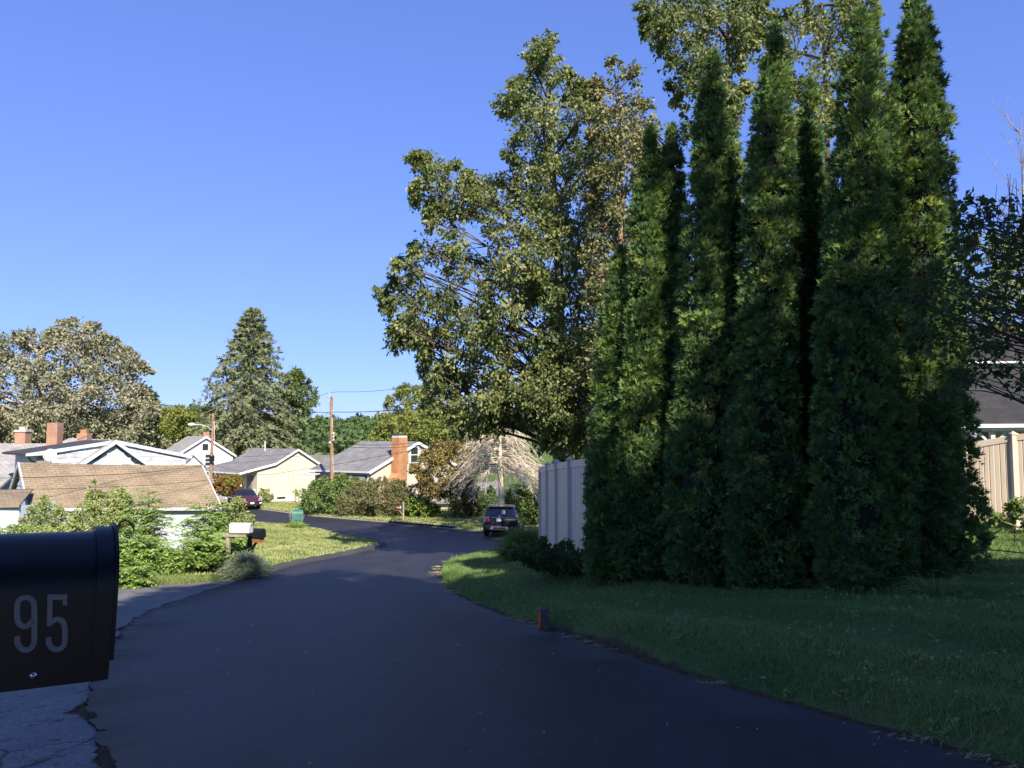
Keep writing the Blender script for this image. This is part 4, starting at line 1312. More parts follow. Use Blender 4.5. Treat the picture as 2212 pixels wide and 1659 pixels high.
# ------------------------------------------------------------------ cars
def car(name, label, loc, rz, L, W, H, st, paint, wheel_r, wheels, belt_row=None, clear=0.2):
    """st: stations (x from the tail, z_bottom, z_belt, z_top, width factor, top width factor)"""
    t = thing(name, label, 'car', loc, rz)
    hw = W / 2
    rows = []
    for x, zb, zl, zt, wf, tf in st:
        w = hw * wf
        rows.append([(x, 0, zb), (x, w * .80, zb), (x, w * .955, zb + .10), (x, w, zb + (zl - zb) * .45), (x, w * .985, zl - .10), (x, w * .95, zl),
                     (x, w * .95 * (1 - .35 * (1 - tf)), zl + (zt - zl) * .45), (x, w * .95 * tf, zl + (zt - zl) * .92), (x, w * .95 * tf * .82, zt), (x, 0, zt + .012)])
    K = len(rows[0])
    m = MB()
    vs, fs = [], []
    for s in (1, -1):
        base = len(vs)
        for r in rows:
            vs += [(a, s * b, c) for a, b, c in r]
        for i in range(len(rows) - 1):
            for k in range(K - 1):
                f = (base + i * K + k, base + i * K + k + 1, base + (i + 1) * K + k + 1, base + (i + 1) * K + k)
                fs.append(f if s > 0 else f[::-1])
        for e in (0, len(rows) - 1):
            f = tuple(base + e * K + k for k in range(K))
            fs.append(f if (s > 0) == (e > 0) else f[::-1])
    m.add(vs, fs)
    body = m.build('body', paint, t, smooth=True, local=True)
    wd = body.modifiers.new('weld', 'WELD')
    wd.merge_threshold = 0.002
    # wheels with tyre and rim
    for x in wheels:
        for s in (1, -1):
            y = s * (hw - 0.12)
            ty = MB().lathe([(wheel_r * .62, -.10), (wheel_r * .93, -.105), (wheel_r, -.07), (wheel_r, .07), (wheel_r * .93, .105), (wheel_r * .62, .10)], (x, y, wheel_r), 22, 'y')
            wh = ty.build('wheel', M['rubber'], t, smooth=True, local=True)
            rm = MB().lathe([(wheel_r * .60, -.02), (wheel_r * .60, .02), (.03, .03)] if False else [(wheel_r * .61, -.085), (wheel_r * .61, .085)], (x, y, wheel_r), 20, 'y')
            for k in range(5):
                a = 6.2832 * k / 5
                rm.beam((x, y + s * .088, wheel_r), (x + math.cos(a) * wheel_r * .58, y + s * .088, wheel_r + math.sin(a) * wheel_r * .58), .045, .02, (0, 1, 0))
            rm.build('rim', M['gutter'], wh, smooth=True, local=True)
            ar = MB()
            pts = [(x + math.cos(a) * (wheel_r + .035), s * (hw * 0.985), wheel_r + math.sin(a) * (wheel_r + .035)) for a in np.linspace(0.05, math.pi - 0.05, 12)]
            ar.tube(pts, .035, 6)
            ar.build('wheel_arch', M['black'], t, smooth=True, local=True)
    def S(i, k, s=1, lift=0.006):
        """a point on the shell between stations / rows"""
        i0, k0 = min(int(i), len(rows) - 2), min(int(k), K - 2)
        a, b = i - i0, k - k0
        q = (Vector(rows[i0][k0]) * (1 - a) + Vector(rows[i0 + 1][k0]) * a) * (1 - b) + (Vector(rows[i0][k0 + 1]) * (1 - a) + Vector(rows[i0 + 1][k0 + 1]) * a) * b
        return Vector((q.x, s * q.y, q.z))
    def patch(nm, i0, i1, k0, k1, mat, s=1, off=(0, 0, 0), both=False, n=4):
        mm = MB()
        off = Vector(off)
        for sgn in ((1, -1) if both else (s,)):
            vs = []
            for a in range(n + 1):
                for b in range(n + 1):
                    q = S(i0 + (i1 - i0) * a / n, k0 + (k1 - k0) * b / n, sgn)
                    vs.append(q + Vector((off.x, off.y * sgn, off.z)))
            mm.add(vs, [(a * (n + 1) + b, a * (n + 1) + b + 1, (a + 1) * (n + 1) + b + 1, (a + 1) * (n + 1) + b) for a in range(n) for b in range(n)])
        return mm.build(nm, mat, t, smooth=True, local=True)
    return t, S, patch
M['suvpaint'] = plain('black_car_paint', (0.012, 0.013, 0.018), 0.22, None, 2, 0, 1, 0, 0.1, 0.6, 1.0)
M['maroon'] = plain('maroon_car_paint', (0.085, 0.008, 0.014), 0.22, None, 2, 0, 1, 0, 0.1, 0.6, 1.0)
M['taillight'] = plain('red_lamp_lens', (0.42, 0.012, 0.014), 0.15, None, 3, 0, 1, 0, 0, 0.7)
M['plate'] = plain('white_licence_plate', (0.72, 0.74, 0.76), 0.4, (0.60, 0.65, 0.72), 20)
M['headlight'] = plain('clear_lamp_lens', (0.75, 0.76, 0.78), 0.12, (0.5, 0.5, 0.52), 14, 0, 1, 0, 0.3, 0.8)
M['bumpergrey'] = plain('grey_bumper_plastic', (0.16, 0.165, 0.175), 0.5)
M['tan'] = plain('beige_paper', (0.62, 0.55, 0.42), 0.7)
# small dark SUV seen from behind; x runs from the tail forward
p = gp(1079, 1161)
st = [(0.00, .42, .98, 1.00, .86, .90), (0.07, .36, 1.00, 1.04, .95, .88), (0.16, .30, 1.01, 1.20, .98, .86), (0.34, .24, 1.02, 1.49, 1.0, .82), (0.48, .22, 1.03, 1.57, 1.0, .80), (0.9, .22, 1.03, 1.60, 1.0, .79),
      (1.8, .22, 1.01, 1.615, 1.0, .79), (2.5, .22, .99, 1.57, 1.0, .78), (3.0, .22, .97, 1.36, 1.0, .80), (3.35, .22, .96, 1.05, .99, .86), (3.9, .25, .90, .95, .96, .9), (4.2, .32, .78, .80, .86, .9), (4.25, .40, .70, .71, .78, .9)]
slope = math.atan2(float(roadz(p.y + 3)) - float(roadz(p.y)), 3.0)
t, S, patch = car('parked_suv', 'small black SUV parked on the road, seen from behind', (p.x, p.y, float(roadz(p.y)) + 0.01), R(90 - 7), 4.25, 1.80, 1.6, st, M['suvpaint'], 0.34, (0.72, 3.28))
t.rotation_euler = (0, -slope, R(90 - 7))
patch('rear_window', 1.15, 3.55, 5.5, 9.0, M['carglass'], off=(-.012, 0, .006), both=True, n=5)
patch('side_window', 3.9, 5.9, 5.35, 6.85, M['carglass'], off=(0, .008, 0), both=False, s=1)
patch('side_window', 3.9, 5.9, 5.35, 6.85, M['carglass'], off=(0, .008, 0), both=False, s=-1)
patch('side_window', 6.1, 7.8, 5.35, 6.85, M['carglass'], off=(0, .008, 0), both=False, s=1)
patch('side_window', 6.1, 7.8, 5.35, 6.85, M['carglass'], off=(0, .008, 0), both=False, s=-1)
MB().add([(.36, -.60, 1.56), (.36, .60, 1.56), (.55, .62, 1.60), (.55, -.62, 1.60), (.24, -.58, 1.525), (.24, .58, 1.525)], [(0, 1, 2, 3), (0, 4, 5, 1)]).build('roof_spoiler', M['suvpaint'], t, local=True)
for s in (1, -1):
    o = MB().slab([(-.018, s * .54, .80), (-.018, s * .745, .78), (-.005, s * .765, .99), (-.018, s * .57, 1.0)], (.10, 0, 0)).build('tail_light', M['taillight'], t, bevel=0.02, local=True)
    MB().slab([(-.010, s * .52, .775), (-.010, s * .765, .755), (.004, s * .785, 1.015), (-.010, s * .55, 1.025)], (.09, 0, 0)).build('lamp_surround', M['steel'], o, bevel=0.02, local=True)
    MB().slab([(-.062, s * .62, .52), (-.062, s * .78, .52), (-.062, s * .78, .55), (-.062, s * .62, .55)], (.02, 0, 0)).build('reflector', M['taillight'], t, local=True)
    mi = MB().add([(2.62, s * .90, .98), (2.62, s * 1.06, 1.0), (2.62, s * 1.07, 1.14), (2.62, s * .92, 1.13), (2.78, s * .90, .98), (2.76, s * 1.04, 1.0), (2.76, s * 1.05, 1.12), (2.78, s * .92, 1.12)],
                  [(0, 1, 2, 3), (7, 6, 5, 4), (0, 4, 5, 1), (1, 5, 6, 2), (2, 6, 7, 3), (3, 7, 4, 0)]).build('wing_mirror', M['suvpaint'], t, bevel=0.02, local=True)
bp = MB().add([(-.055, -.70, .34), (-.055, .70, .34), (-.075, .74, .46), (-.06, .80, .60), (-.06, -.80, .60), (-.075, -.74, .46)], [(0, 1, 2, 5), (5, 2, 3, 4)])
bp.slab([(-.06, -.84, .36), (-.06, .84, .36), (-.06, .84, .62), (-.06, -.84, .62)], (.15, 0, 0))
bp.build('bumper', M['black'], t, bevel=0.03, local=True)
MB().slab([(-.085, -.52, .40), (-.085, .52, .40), (-.085, .40, .55), (-.085, -.40, .55)], (.02, 0, 0)).build('bumper_insert', M['bumpergrey'], t, bevel=0.012, local=True)
MB().slab([(-.092, -.34, .425), (-.092, .34, .425), (-.092, .30, .50), (-.092, -.30, .50)], (.01, 0, 0)).build('bumper_recess', M['black'], t, local=True)
MB().slab([(-.014, -.155, .80), (-.014, .155, .80), (-.014, .155, .955), (-.014, -.155, .955)], (.012, 0, 0)).build('licence_plate', M['plate'], t, local=True)
MB().beam((-.02, -.42, 1.0), (-.02, .42, 1.0), .03, .035).build('chrome_strip', M['steel'], t, bevel=0.008, local=True)
MB().lathe([(.055, -.012), (.055, .012)], (-.03, 0, 1.06), 16, 'x').build('badge', M['steel'], t, local=True)
MB().tube([(.10, .0, 1.115), (.085, -.18, 1.15), (.10, -.36, 1.13)], .011, 5).build('wiper', M['black'], t, local=True)
MB().slab([(.10, -.26, 1.13), (.10, -.06, 1.13), (.20, -.08, 1.34), (.20, -.24, 1.36)], (.004, 0, 0)).build('window_paper', M['tan'], t, local=True)
MB().tube([(-.03, -.42, .30), (.25, -.42, .31)], .04, 10).build('exhaust_pipe', M['steel'], t, local=True)
# maroon wagon facing us; x runs from the tail forward
p = gp(541, 1100.5)
st = [(0.0, .45, .95, 1.00, .84, .88), (0.1, .36, .98, 1.15, .95, .86), (0.35, .28, 1.0, 1.46, .99, .82), (0.7, .26, 1.0, 1.58, 1.0, .80), (1.6, .26, .99, 1.62, 1.0, .79), (2.5, .26, .98, 1.58, 1.0, .78),
      (2.95, .26, .97, 1.40, 1.0, .79), (3.35, .26, .97, 1.10, 1.0, .84), (3.55, .26, .96, 1.02, .99, .88), (4.2, .28, .92, .97, .97, .9), (4.6, .30, .84, .88, .92, .9), (4.74, .34, .74, .77, .86, .9), (4.8, .40, .66, .68, .78, .9)]
az = math.atan2(-0.83, 0.55)
hd = Vector((math.cos(az), math.sin(az), 0))
loc = Vector((p.x, p.y, 0)) - hd * 4.3
sl = math.atan2(float(roadz(p.y)) - float(roadz(loc.y)), 4.3)
t, S, patch = car('parked_wagon', 'maroon wagon parked facing us beside the cream house', (loc.x, loc.y, float(roadz(loc.y)) + .01), az, 4.8, 1.83, 1.62, st, M['maroon'], 0.34, (0.95, 3.75))
t.rotation_euler = (0, -sl, az)
patch('windscreen', 5.15, 7.1, 5.6, 9.0, M['carglass'], off=(.012, 0, .008), both=True, n=5)
for s in (1, -1):
    patch('side_window', 2.1, 3.9, 5.35, 6.85, M['carglass'], off=(0, .008, 0), s=s)
    patch('side_window', 4.05, 5.6, 5.35, 6.85, M['carglass'], off=(0, .008, 0), s=s)
    MB().slab([(4.50, s * .50, .70), (4.46, s * .80, .70), (4.20, s * .885, .86), (4.42, s * .60, .88)], (.30, 0, .02)).build('headlight', M['headlight'], t, bevel=0.02, local=True)
    MB().lathe([(.085, 0), (.08, .05), (.05, .07)], (4.76, s * .66, .48), 14, 'x').build('fog_light', M['headlight'], t, smooth=True, local=True)
    MB().add([(2.95, s * .92, .98), (2.95, s * 1.06, 1.0), (2.95, s * 1.07, 1.13), (2.95, s * .93, 1.12), (3.08, s * .92, .98), (3.06, s * 1.04, 1.0), (3.06, s * 1.05, 1.11), (3.08, s * .93, 1.11)],
             [(0, 1, 2, 3), (7, 6, 5, 4), (0, 4, 5, 1), (1, 5, 6, 2), (2, 6, 7, 3), (3, 7, 4, 0)]).build('wing_mirror', M['maroon'], t, bevel=0.02, local=True)
    MB().beam((0.7, s * .56, 1.66), (2.6, s * .55, 1.655), .04, .03).build('roof_rail', M['black'], t, local=True)
g_ = MB().slab([(4.79, -.42, .60), (4.79, .42, .60), (4.76, .46, .80), (4.76, -.46, .80)], (.03, 0, 0)).build('grille', M['black'], t, bevel=0.02, local=True)
MB().beam((4.835, -.42, .70), (4.835, .42, .70), .03, .05).build('grille_bar', M['steel'], g_, local=True)
MB().beam((4.825, -.44, .78), (4.825, .44, .78), .03, .025).build('grille_bar', M['steel'], g_, local=True)
MB().slab([(4.80, -.80, .30), (4.80, .80, .30), (4.80, .82, .46), (4.80, -.82, .46)], (.03, 0, 0)).build('lower_bumper', M['black'], t, bevel=0.03, local=True)
MB().slab([(4.845, -.155, .46), (4.845, .155, .46), (4.845, .155, .60), (4.845, -.155, .60)], (.01, 0, 0)).build('licence_plate', M['plate'], t, local=True)

# ------------------------------------------------------------------ houses
Z = Vector((0, 0, 1))
def window_part(parent, c, r_, w, h, n, muntins=1, frame='white', vbars=0, glass='glass'):
    """c centre, r_ unit right, n unit outward"""
    u = Z
    f = MB()
    e = 0.09
    def bar(a0, a1, b0, b1, d0, d1):
        f.slab([c + r_ * a0 + u * b0 + n * d0, c + r_ * a1 + u * b0 + n * d0, c + r_ * a1 + u * b1 + n * d0, c + r_ * a0 + u * b1 + n * d0], n * (d1 - d0))
    bar(-w / 2 - e, w / 2 + e, h / 2, h / 2 + e, 0.005, .05)
    bar(-w / 2 - e, w / 2 + e, -h / 2 - e, -h / 2, 0.005, .07)
    bar(-w / 2 - e, -w / 2, -h / 2, h / 2, 0.005, .05)
    bar(w / 2, w / 2 + e, -h / 2, h / 2, 0.005, .05)
    for k in range(muntins):
        z = -h / 2 + h * (k + 1) / (muntins + 1)
        bar(-w / 2, w / 2, z - .035, z + .035, 0.006, .04)
    for k in range(vbars):
        x = -w / 2 + w * (k + 1) / (vbars + 1)
        bar(x - .02, x + .02, -h / 2, h / 2, 0.006, .034)
    o = f.build('window', M[frame], parent)
    MB().slab([c - r_ * w / 2 - u * h / 2 + n * .004, c + r_ * w / 2 - u * h / 2 + n * .004, c + r_ * w / 2 + u * h / 2 + n * .004, c - r_ * w / 2 + u * h / 2 + n * .004], n * .012).build('pane', M[glass], o)
    return o
def chimney_part(parent, name, c, w, d, z0, z1, mat, cap=None, x=Vector((1, 0, 0)), y=Vector((0, 1, 0))):
    m = MB()
    def ring(hw, hd, z):
        return [Vector((c[0], c[1], z)) + x * a * hw + y * b * hd for a, b in ((-1, -1), (1, -1), (1, 1), (-1, 1))]
    m.slab(ring(w / 2, d / 2, z0), Z * (z1 - z0))
    o = m.build(name, M[mat], parent)
    if cap:
        MB().slab(ring(w / 2 + .06, d / 2 + .06, z1 + .001), Z * .14).build('chimney_cap', M[cap], o, bevel=0.01)
        MB().slab(ring(w / 4, d / 4, z1 + .142), Z * .22).build('flue', M['terracotta'], o)
    return o
def frame_axes(P0, g):
    g = Vector((g[0], g[1], 0)).normalized()
    r = Vector((-g.y, g.x, 0))           # back from the gable
    return (lambda s, t_, z: Vector((P0[0], P0[1], 0)) + g * s + r * t_ + Z * z), g, r

# cream house with a porch, left
Pk = px(642, 969.6, 77)
pt, g, r = frame_axes(Pk, (0.7, 0.714))
zk = Pk.z
z_re = px(700.5, 1006.7, 79).z
z_ki = px(594, 1000, 75.3).z
z_le = px(523, 1021, 72.8).z
zb = px(557, 1083, 74).z
Ld = 9.0
h1 = thing('cream_house', 'single-storey cream house with front porch behind the maroon wagon', 'house', pt(0, 4, zb))
prof = [(-4.2, zb - .4), (2.56, zb - .4), (2.56, z_re + 0.12), (0, zk - .10), (-2.4, z_ki - .10), (-4.2, z_ki - .10 - 0.22 * 1.8)]
w = MB()
w.add([pt(s, 0, z) for s, z in prof] + [pt(s, Ld, z) for s, z in prof], [(0, 1, 2, 3, 4, 5)] + [(i, 6 + i, 6 + (i + 1) % 6, (i + 1) % 6) for i in range(6)] + [(11, 10, 9, 8, 7, 6)])
w.build('wall', M['cream'], h1)
MB().slab([pt(-4.22, -.03, zb - .6), pt(2.58, -.03, zb - .6), pt(2.58, -.03, zb + .38), pt(-4.22, -.03, zb + .38)], r * .028).build('foundation', M['foundation'], h1)
MB().slab([pt(-2.1, -.045, zb + .08), pt(-1.2, -.045, zb + .08), pt(-1.2, -.045, zb + .30), pt(-2.1, -.045, zb + .30)], r * .01).build('cellar_window', M['glass'], h1)
def roof_slab(parent, a, b, t0, t1, mat, name='roof', th=.12):
    (s0, z0), (s1, z1) = a, b
    return MB().slab([pt(s0, t0, z0), pt(s1, t0, z1), pt(s1, t1, z1), pt(s0, t1, z0)], -Z * th).build(name, M[mat], parent)
roof_slab(h1, (0, zk), (2.95, z_re), -.25, Ld + .25, 'greyroof')
roof_slab(h1, (-2.4, z_ki), (0, zk), -.25, Ld + .25, 'greyroof')
roof_slab(h1, (-6.1, z_le), (-2.4, z_ki), -.25, Ld + .25, 'greyroof')
def rake(parent, a, b, t, mat='white', hh=.2):
    (s0, z0), (s1, z1) = a, b
    return MB().slab([pt(s0, t - .04, z0 - hh), pt(s1, t - .04, z1 - hh), pt(s1, t - .04, z1 + .015), pt(s0, t - .04, z0 + .015)], r * .035).build('rake_board', M[mat], parent)
rake(h1, (0, zk), (2.95, z_re), -.25)
rake(h1, (-2.4, z_ki), (0, zk), -.25)
rake(h1, (-6.1, z_le), (-2.4, z_ki), -.25)
MB().beam(pt(-6.17, -.2, z_le - .09), pt(-6.17, Ld + .2, z_le - .09), .13, .13).build('gutter', M['white'], h1)
MB().box(0, 0, 0, 0, 0, 0)
for tt in (0.1, 2.9, 5.8, 8.8):
    MB().slab([pt(-5.9, tt, zb + .2), pt(-5.7, tt, zb + .2), pt(-5.7, tt + .18, zb + .2), pt(-5.9, tt + .18, zb + .2)], Z * (z_le - zb - .35)).build('porch_post', M['white'], h1)
MB().slab([pt(-6.0, .0, zb - .5), pt(-4.22, .0, zb - .5), pt(-4.22, Ld, zb - .5), pt(-6.0, Ld, zb - .5)], Z * .7).build('porch_floor', M['concrete'], h1)
rl = MB()
for zz in (.45, 1.12):
    rl.beam(pt(-5.7, .12, zb + zz), pt(-4.25, .12, zb + zz), .05, .06)
    rl.beam(pt(-5.8, .2, zb + zz), pt(-5.8, Ld, zb + zz), .05, .06)
o = rl.build('porch_rail', M['white'], h1)
for k in range(9):
    MB().beam(pt(-5.6 + k * .16, .12, zb + .45), pt(-5.6 + k * .16, .12, zb + 1.1), .045, .045, (0, 1, 0)).build('baluster', M['white'], o)
MB().slab([pt(-4.24, 0.9, zb + .3), pt(-4.24, 1.9, zb + .3), pt(-4.24, 1.9, zb + 2.35), pt(-4.24, .9, zb + 2.35)], -g * .04).build('door', M['darkwall'], h1)
window_part(h1, pt(-4.2, 4.6, zb + 1.6), r, 1.6, 1.2, -g)
window_part(h1, pt(-4.2, 7.2, zb + 1.6), r, 1.0, 1.2, -g)
MB().tube([pt(-.5, 5.6, zk - .3), pt(-.5, 5.6, zk + .75)], .07, 8).build('vent_pipe', M['gutter'], h1)

# cream house with the tall brick chimney
Pk = px(900, 953.7, 66)
pt, g, r = frame_axes(Pk, (0.53, 0.85))
zk = Pk.z
z_le = px(795, 1018, 60.9).z
z_ri = zk - (zk - z_le)
zb = gz(Pk.x, Pk.y) - .1
Ld = 6.1
h2 = thing('cream_house', 'cream house with tall orange brick chimney behind the yew hedge', 'house', pt(0, 3, zb))
prof = [(-5.7, zb - .4), (5.7, zb - .4), (5.7, z_le + .06), (0, zk - .10), (-5.7, z_le + .06)]
MB().add([pt(s, 0, z) for s, z in prof] + [pt(s, Ld, z) for s, z in prof], [(0, 1, 2, 3, 4)] + [(i, 5 + i, 5 + (i + 1) % 5, (i + 1) % 5) for i in range(5)] + [(9, 8, 7, 6, 5)]).build('wall', M['cream'], h2)
roof_slab(h2, (-6.05, z_le), (0, zk), -.2, Ld + .3, 'greyroof')
roof_slab(h2, (0, zk), (6.05, z_le), -.2, Ld + .3, 'greyroof')
rake(h2, (-6.05, z_le), (0, zk), -.2, hh=.24)
rake(h2, (0, zk), (6.05, z_le), -.2, hh=.24)
MB().beam(pt(-6.12, -.2, z_le - .08), pt(-6.12, Ld + .2, z_le - .08), .14, .14).build('gutter', M['gutter'], h2)
# side wing facing us under the eave, with bay window hood
MB().slab([pt(-5.74, .05, zb - .3), pt(-5.74, Ld - .05, zb - .3), pt(-5.74, Ld - .05, z_le - .12), pt(-5.74, .05, z_le - .12)], -g * .03).build('front_wall', M['beigesiding'], h2)
for tt in (.1, Ld - .25):
    MB().slab([pt(-5.8, tt, zb - .3), pt(-5.8, tt + .16, zb - .3), pt(-5.8, tt + .16, z_le - .14), pt(-5.8, tt, z_le - .14)], -g * .03).build('corner_board', M['white'], h2)
window_part(h2, pt(-5.78, 4.5, zb + 1.75), r, 1.0, 1.3, -g)
window_part(h2, pt(-5.78, 1.4, zb + 1.75), r, 1.5, 1.2, -g)
MB().add([pt(-5.8, .35, zb + 3.0), pt(-5.8, 2.5, zb + 3.0), pt(-6.5, 2.2, zb + 2.55), pt(-6.5, .65, zb + 2.55), pt(-5.8, .35, zb + 2.5), pt(-5.8, 2.5, zb + 2.5)], [(0, 1, 2, 3), (0, 3, 4), (1, 5, 2), (3, 2, 5, 4)]).build('window_hood', M['greyroof'], h2)
for zz, w_, h_ in ((px(892, 982.5, 65.6).z, .95, 1.25),):
    window_part(h2, pt(-.35, -.02, zz), g, w_, h_, -r)
    for sx in (-.95,):
        MB().slab([pt(-.35 + sx - .18, -.05, zz - .72), pt(-.35 + sx + .18, -.05, zz - .72), pt(-.35 + sx + .18, -.05, zz + .72), pt(-.35 + sx - .18, -.05, zz + .72)], r * .03).build('shutter', M['olive'], h2)
cz = px(854, 945, 63.2).z
sC = -2.76
m = MB()
zs = px(854, 1022, 63).z
m.slab([pt(sC - .52, -.85, zs - .02), pt(sC + .52, -.85, zs - .02), pt(sC + .52, -.03, zs - .02), pt(sC - .52, -.03, zs - .02)], Z * (cz - zs + .02))
m.slab([pt(sC - .52, -.85, zs - .02), pt(sC - 1.25, -.85, zs - .75), pt(sC - 1.25, -.85, zb - .4), pt(sC + .52, -.85, zb - .4), pt(sC + .52, -.85, zs - .02)], r * .82)
ch = m.build('chimney', M['orangebrick'], h2)
MB().slab([pt(sC - .50, -.83, cz + .001), pt(sC + .50, -.83, cz + .001), pt(sC + .50, -.05, cz + .001), pt(sC - .50, -.05, cz + .001)], Z * .22).build('chimney_screen', M['gutter'], ch)
MB().slab([pt(sC - .57, -.9, cz + .222), pt(sC + .57, -.9, cz + .222), pt(sC + .57, .02, cz + .222), pt(sC - .57, .02, cz + .222)], Z * .06).build('chimney_cap', M['blackroof'], ch)
# little side entrance roof
MB().slab([pt(-6.9, Ld - .9, z_le - .38), pt(-5.8, Ld - .9, z_le - .25), pt(-5.8, Ld + .9, z_le - .25), pt(-6.9, Ld + .9, z_le - .38)], -Z * .08).build('entrance_roof', M['gutter'], h2)

# low roof between the two cream houses
a = px(655, 983, 92)
pt, g, r = frame_axes(px(690, 983, 92), (0.05, 1.0))
t = thing('garage_building', 'low grey-brown roofed building between the two cream houses', 'building', (a.x, 93, gz(a.x, 93)))
zt, ze = px(690, 983, 92).z, px(690, 1018, 90).z
A, B = px(640, 983, 93), px(723, 983, 92)
MB().slab([A, B, B + Vector((1.0, -4.2, ze - zt)), A + Vector((-.4, -4.2, ze - zt))], -Z * .12).build('roof', M['brownroof'], t)
MB().slab([B, A, A + Vector((-.4, 4.2, ze - zt)), B + Vector((1.0, 4.2, ze - zt))], -Z * .12).build('roof', M['brownroof'], t)
MB().slab([A + Vector((0, -3.9, ze - zt - .12)), B + Vector((.6, -3.9, ze - zt - .12)), B + Vector((.6, 3.9, ze - zt - .12)), A + Vector((0, 3.9, ze - zt - .12))], -Z * 2.6).build('wall', M['cream'], t)

# white two-storey gable house
Pk = px(444, 942, 82)
pt, g, r = frame_axes(Pk, (0.80, 0.60))
zk = Pk.z
zr_ = px(505, 984, 83).z
zb = gz(Pk.x, 82)
h3 = thing('white_house', 'white gable house behind the street-lamp pole', 'house', pt(0, 3, zb))
hs = 2.9
prof = [(-hs, zb - .5), (hs, zb - .5), (hs, zr_ + .1), (0, zk - .1), (-hs, zr_ + .1)]
MB().add([pt(s, 0, z) for s, z in prof] + [pt(s, 7, z) for s, z in prof], [(0, 1, 2, 3, 4)] + [(i, 5 + i, 5 + (i + 1) % 5, (i + 1) % 5) for i in range(5)] + [(9, 8, 7, 6, 5)]).build('wall', M['whitesiding'], h3)
roof_slab(h3, (0, zk), (hs + .3, zr_ - .02), -.3, 7.3, 'lightroof')
roof_slab(h3, (-hs - .3, zr_ - .02), (0, zk), -.3, 7.3, 'lightroof')
rake(h3, (0, zk), (hs + .3, zr_ - .02), -.3)
rake(h3, (-hs - .3, zr_ - .02), (0, zk), -.3)
window_part(h3, pt(.5, 0, px(453, 994, 82).z), g, .95, 1.2, -r, 2)
window_part(h3, pt(.0, 0, px(446, 966, 82).z), g, .6, .7, -r, 0)
o = chimney_part(h3, 'chimney', pt(.6, 2.2, 0), .6, .6, zk - 1.2, zk + .45, 'brick', None, g, r)
# its small front gable
P2 = px(417, 982, 79)
z2, z2e = P2.z, P2.z - 1.7
q = frame_axes(P2, (0.80, 0.60))[0]
MB().add([q(-1.6, 0, z2e - 2), q(1.6, 0, z2e - 2), q(1.6, 0, z2e), q(0, 0, z2 - .1), q(-1.6, 0, z2e)] + [q(-1.6, 3, z2e - 2), q(1.6, 3, z2e - 2), q(1.6, 3, z2e), q(0, 3, z2 - .1), q(-1.6, 3, z2e)],
         [(0, 1, 2, 3, 4)] + [(i, 5 + i, 5 + (i + 1) % 5, (i + 1) % 5) for i in range(5)]).build('entry_gable', M['whitesiding'], h3)
for s in (1, -1):
    MB().slab([q(0, -.25, z2), q(s * 1.85, -.25, z2e - .1), q(s * 1.85, 3, z2e - .1), q(0, 3, z2)], -Z * .1).build('entry_roof', M['lightroof'], h3)

# pale-blue / white shingled house with the front gable
Pk = px(249, 951, 47)
pt, g, r = frame_axes(Pk, (0.73, 0.69))
zk = Pk.z
sl_, sr_ = -4.24, 4.38
z_l, z_r = px(76, 978, 44.1).z, px(408, 983.5, 50).z
zb = gz(Pk.x, 47)
h4 = thing('shingled_house', 'peeling white shingled house with pale blue front gable behind the tan-roofed garage', 'house', pt(0, 3, zb))
prof = [(sl_ + .2, zb - .5), (sr_ - .1, zb - .5), (sr_ - .1, z_r + .02), (0, zk - .12), (sl_ + .2, z_l + .02)]
MB().add([pt(s, 0, z) for s, z in prof] + [pt(s, 6, z) for s, z in prof], [(0, 1, 2, 3, 4)] + [(i, 5 + i, 5 + (i + 1) % 5, (i + 1) % 5) for i in range(5)] + [(9, 8, 7, 6, 5)]).build('wall', M['bluetrim'], h4)
roof_slab(h4, (sl_ - .45, z_l - .05), (0, zk), -.14, 6.4, 'blackroof')
roof_slab(h4, (0, zk), (sr_ + .2, z_r - .02), -.14, 6.4, 'blackroof')
rake(h4, (sl_ - .45, z_l - .05), (0, zk), -.14, 'blueside', .2)
rake(h4, (0, zk), (sr_ + .2, z_r - .02), -.14, 'blueside', .2)
def shingle_wall(parent, s0, s1, top, z0, t, mat, sw=.62, sh=.30):
    """each shingle a piece of its own, cut at the slope"""
    k = 0
    z = z0
    while z < zk:
        s = s0 + (sw * .5 if k % 2 else 0)
        first = True
        s_ = s0
        while s_ < s1 - .05:
            e = min(s if first and k % 2 else s_ + sw, s1)
            first = False
            za, zb_ = min(top(s_), z + sh), min(top(e), z + sh)
            if min(za, zb_) > z + .04:
                jut = .012 + random.uniform(0, .008)
                MB().slab([pt(s_ + .014, t - jut - .016, z), pt(e - .014, t - jut - .016, z), pt(e - .014, t - .004, zb_ + .0), pt(s_ + .014, t - .004, za)], r * .004).build('shingle', M[random.choice((mat, mat, mat + '_b', mat + '_c')) if mat == 'whiteshingle' else mat], parent)
            s_ = e
        z += sh - .01
        k += 1
top_main = lambda s: (zk - .2 + (s / sr_) * (z_r - zk)) if s > 0 else (zk - .2 + (s / sl_) * (z_l - zk))
zv = z_r - .9
shingle_wall(h4, sl_ + .25, sr_ - .15, top_main, zv, 0, 'whiteshingle')
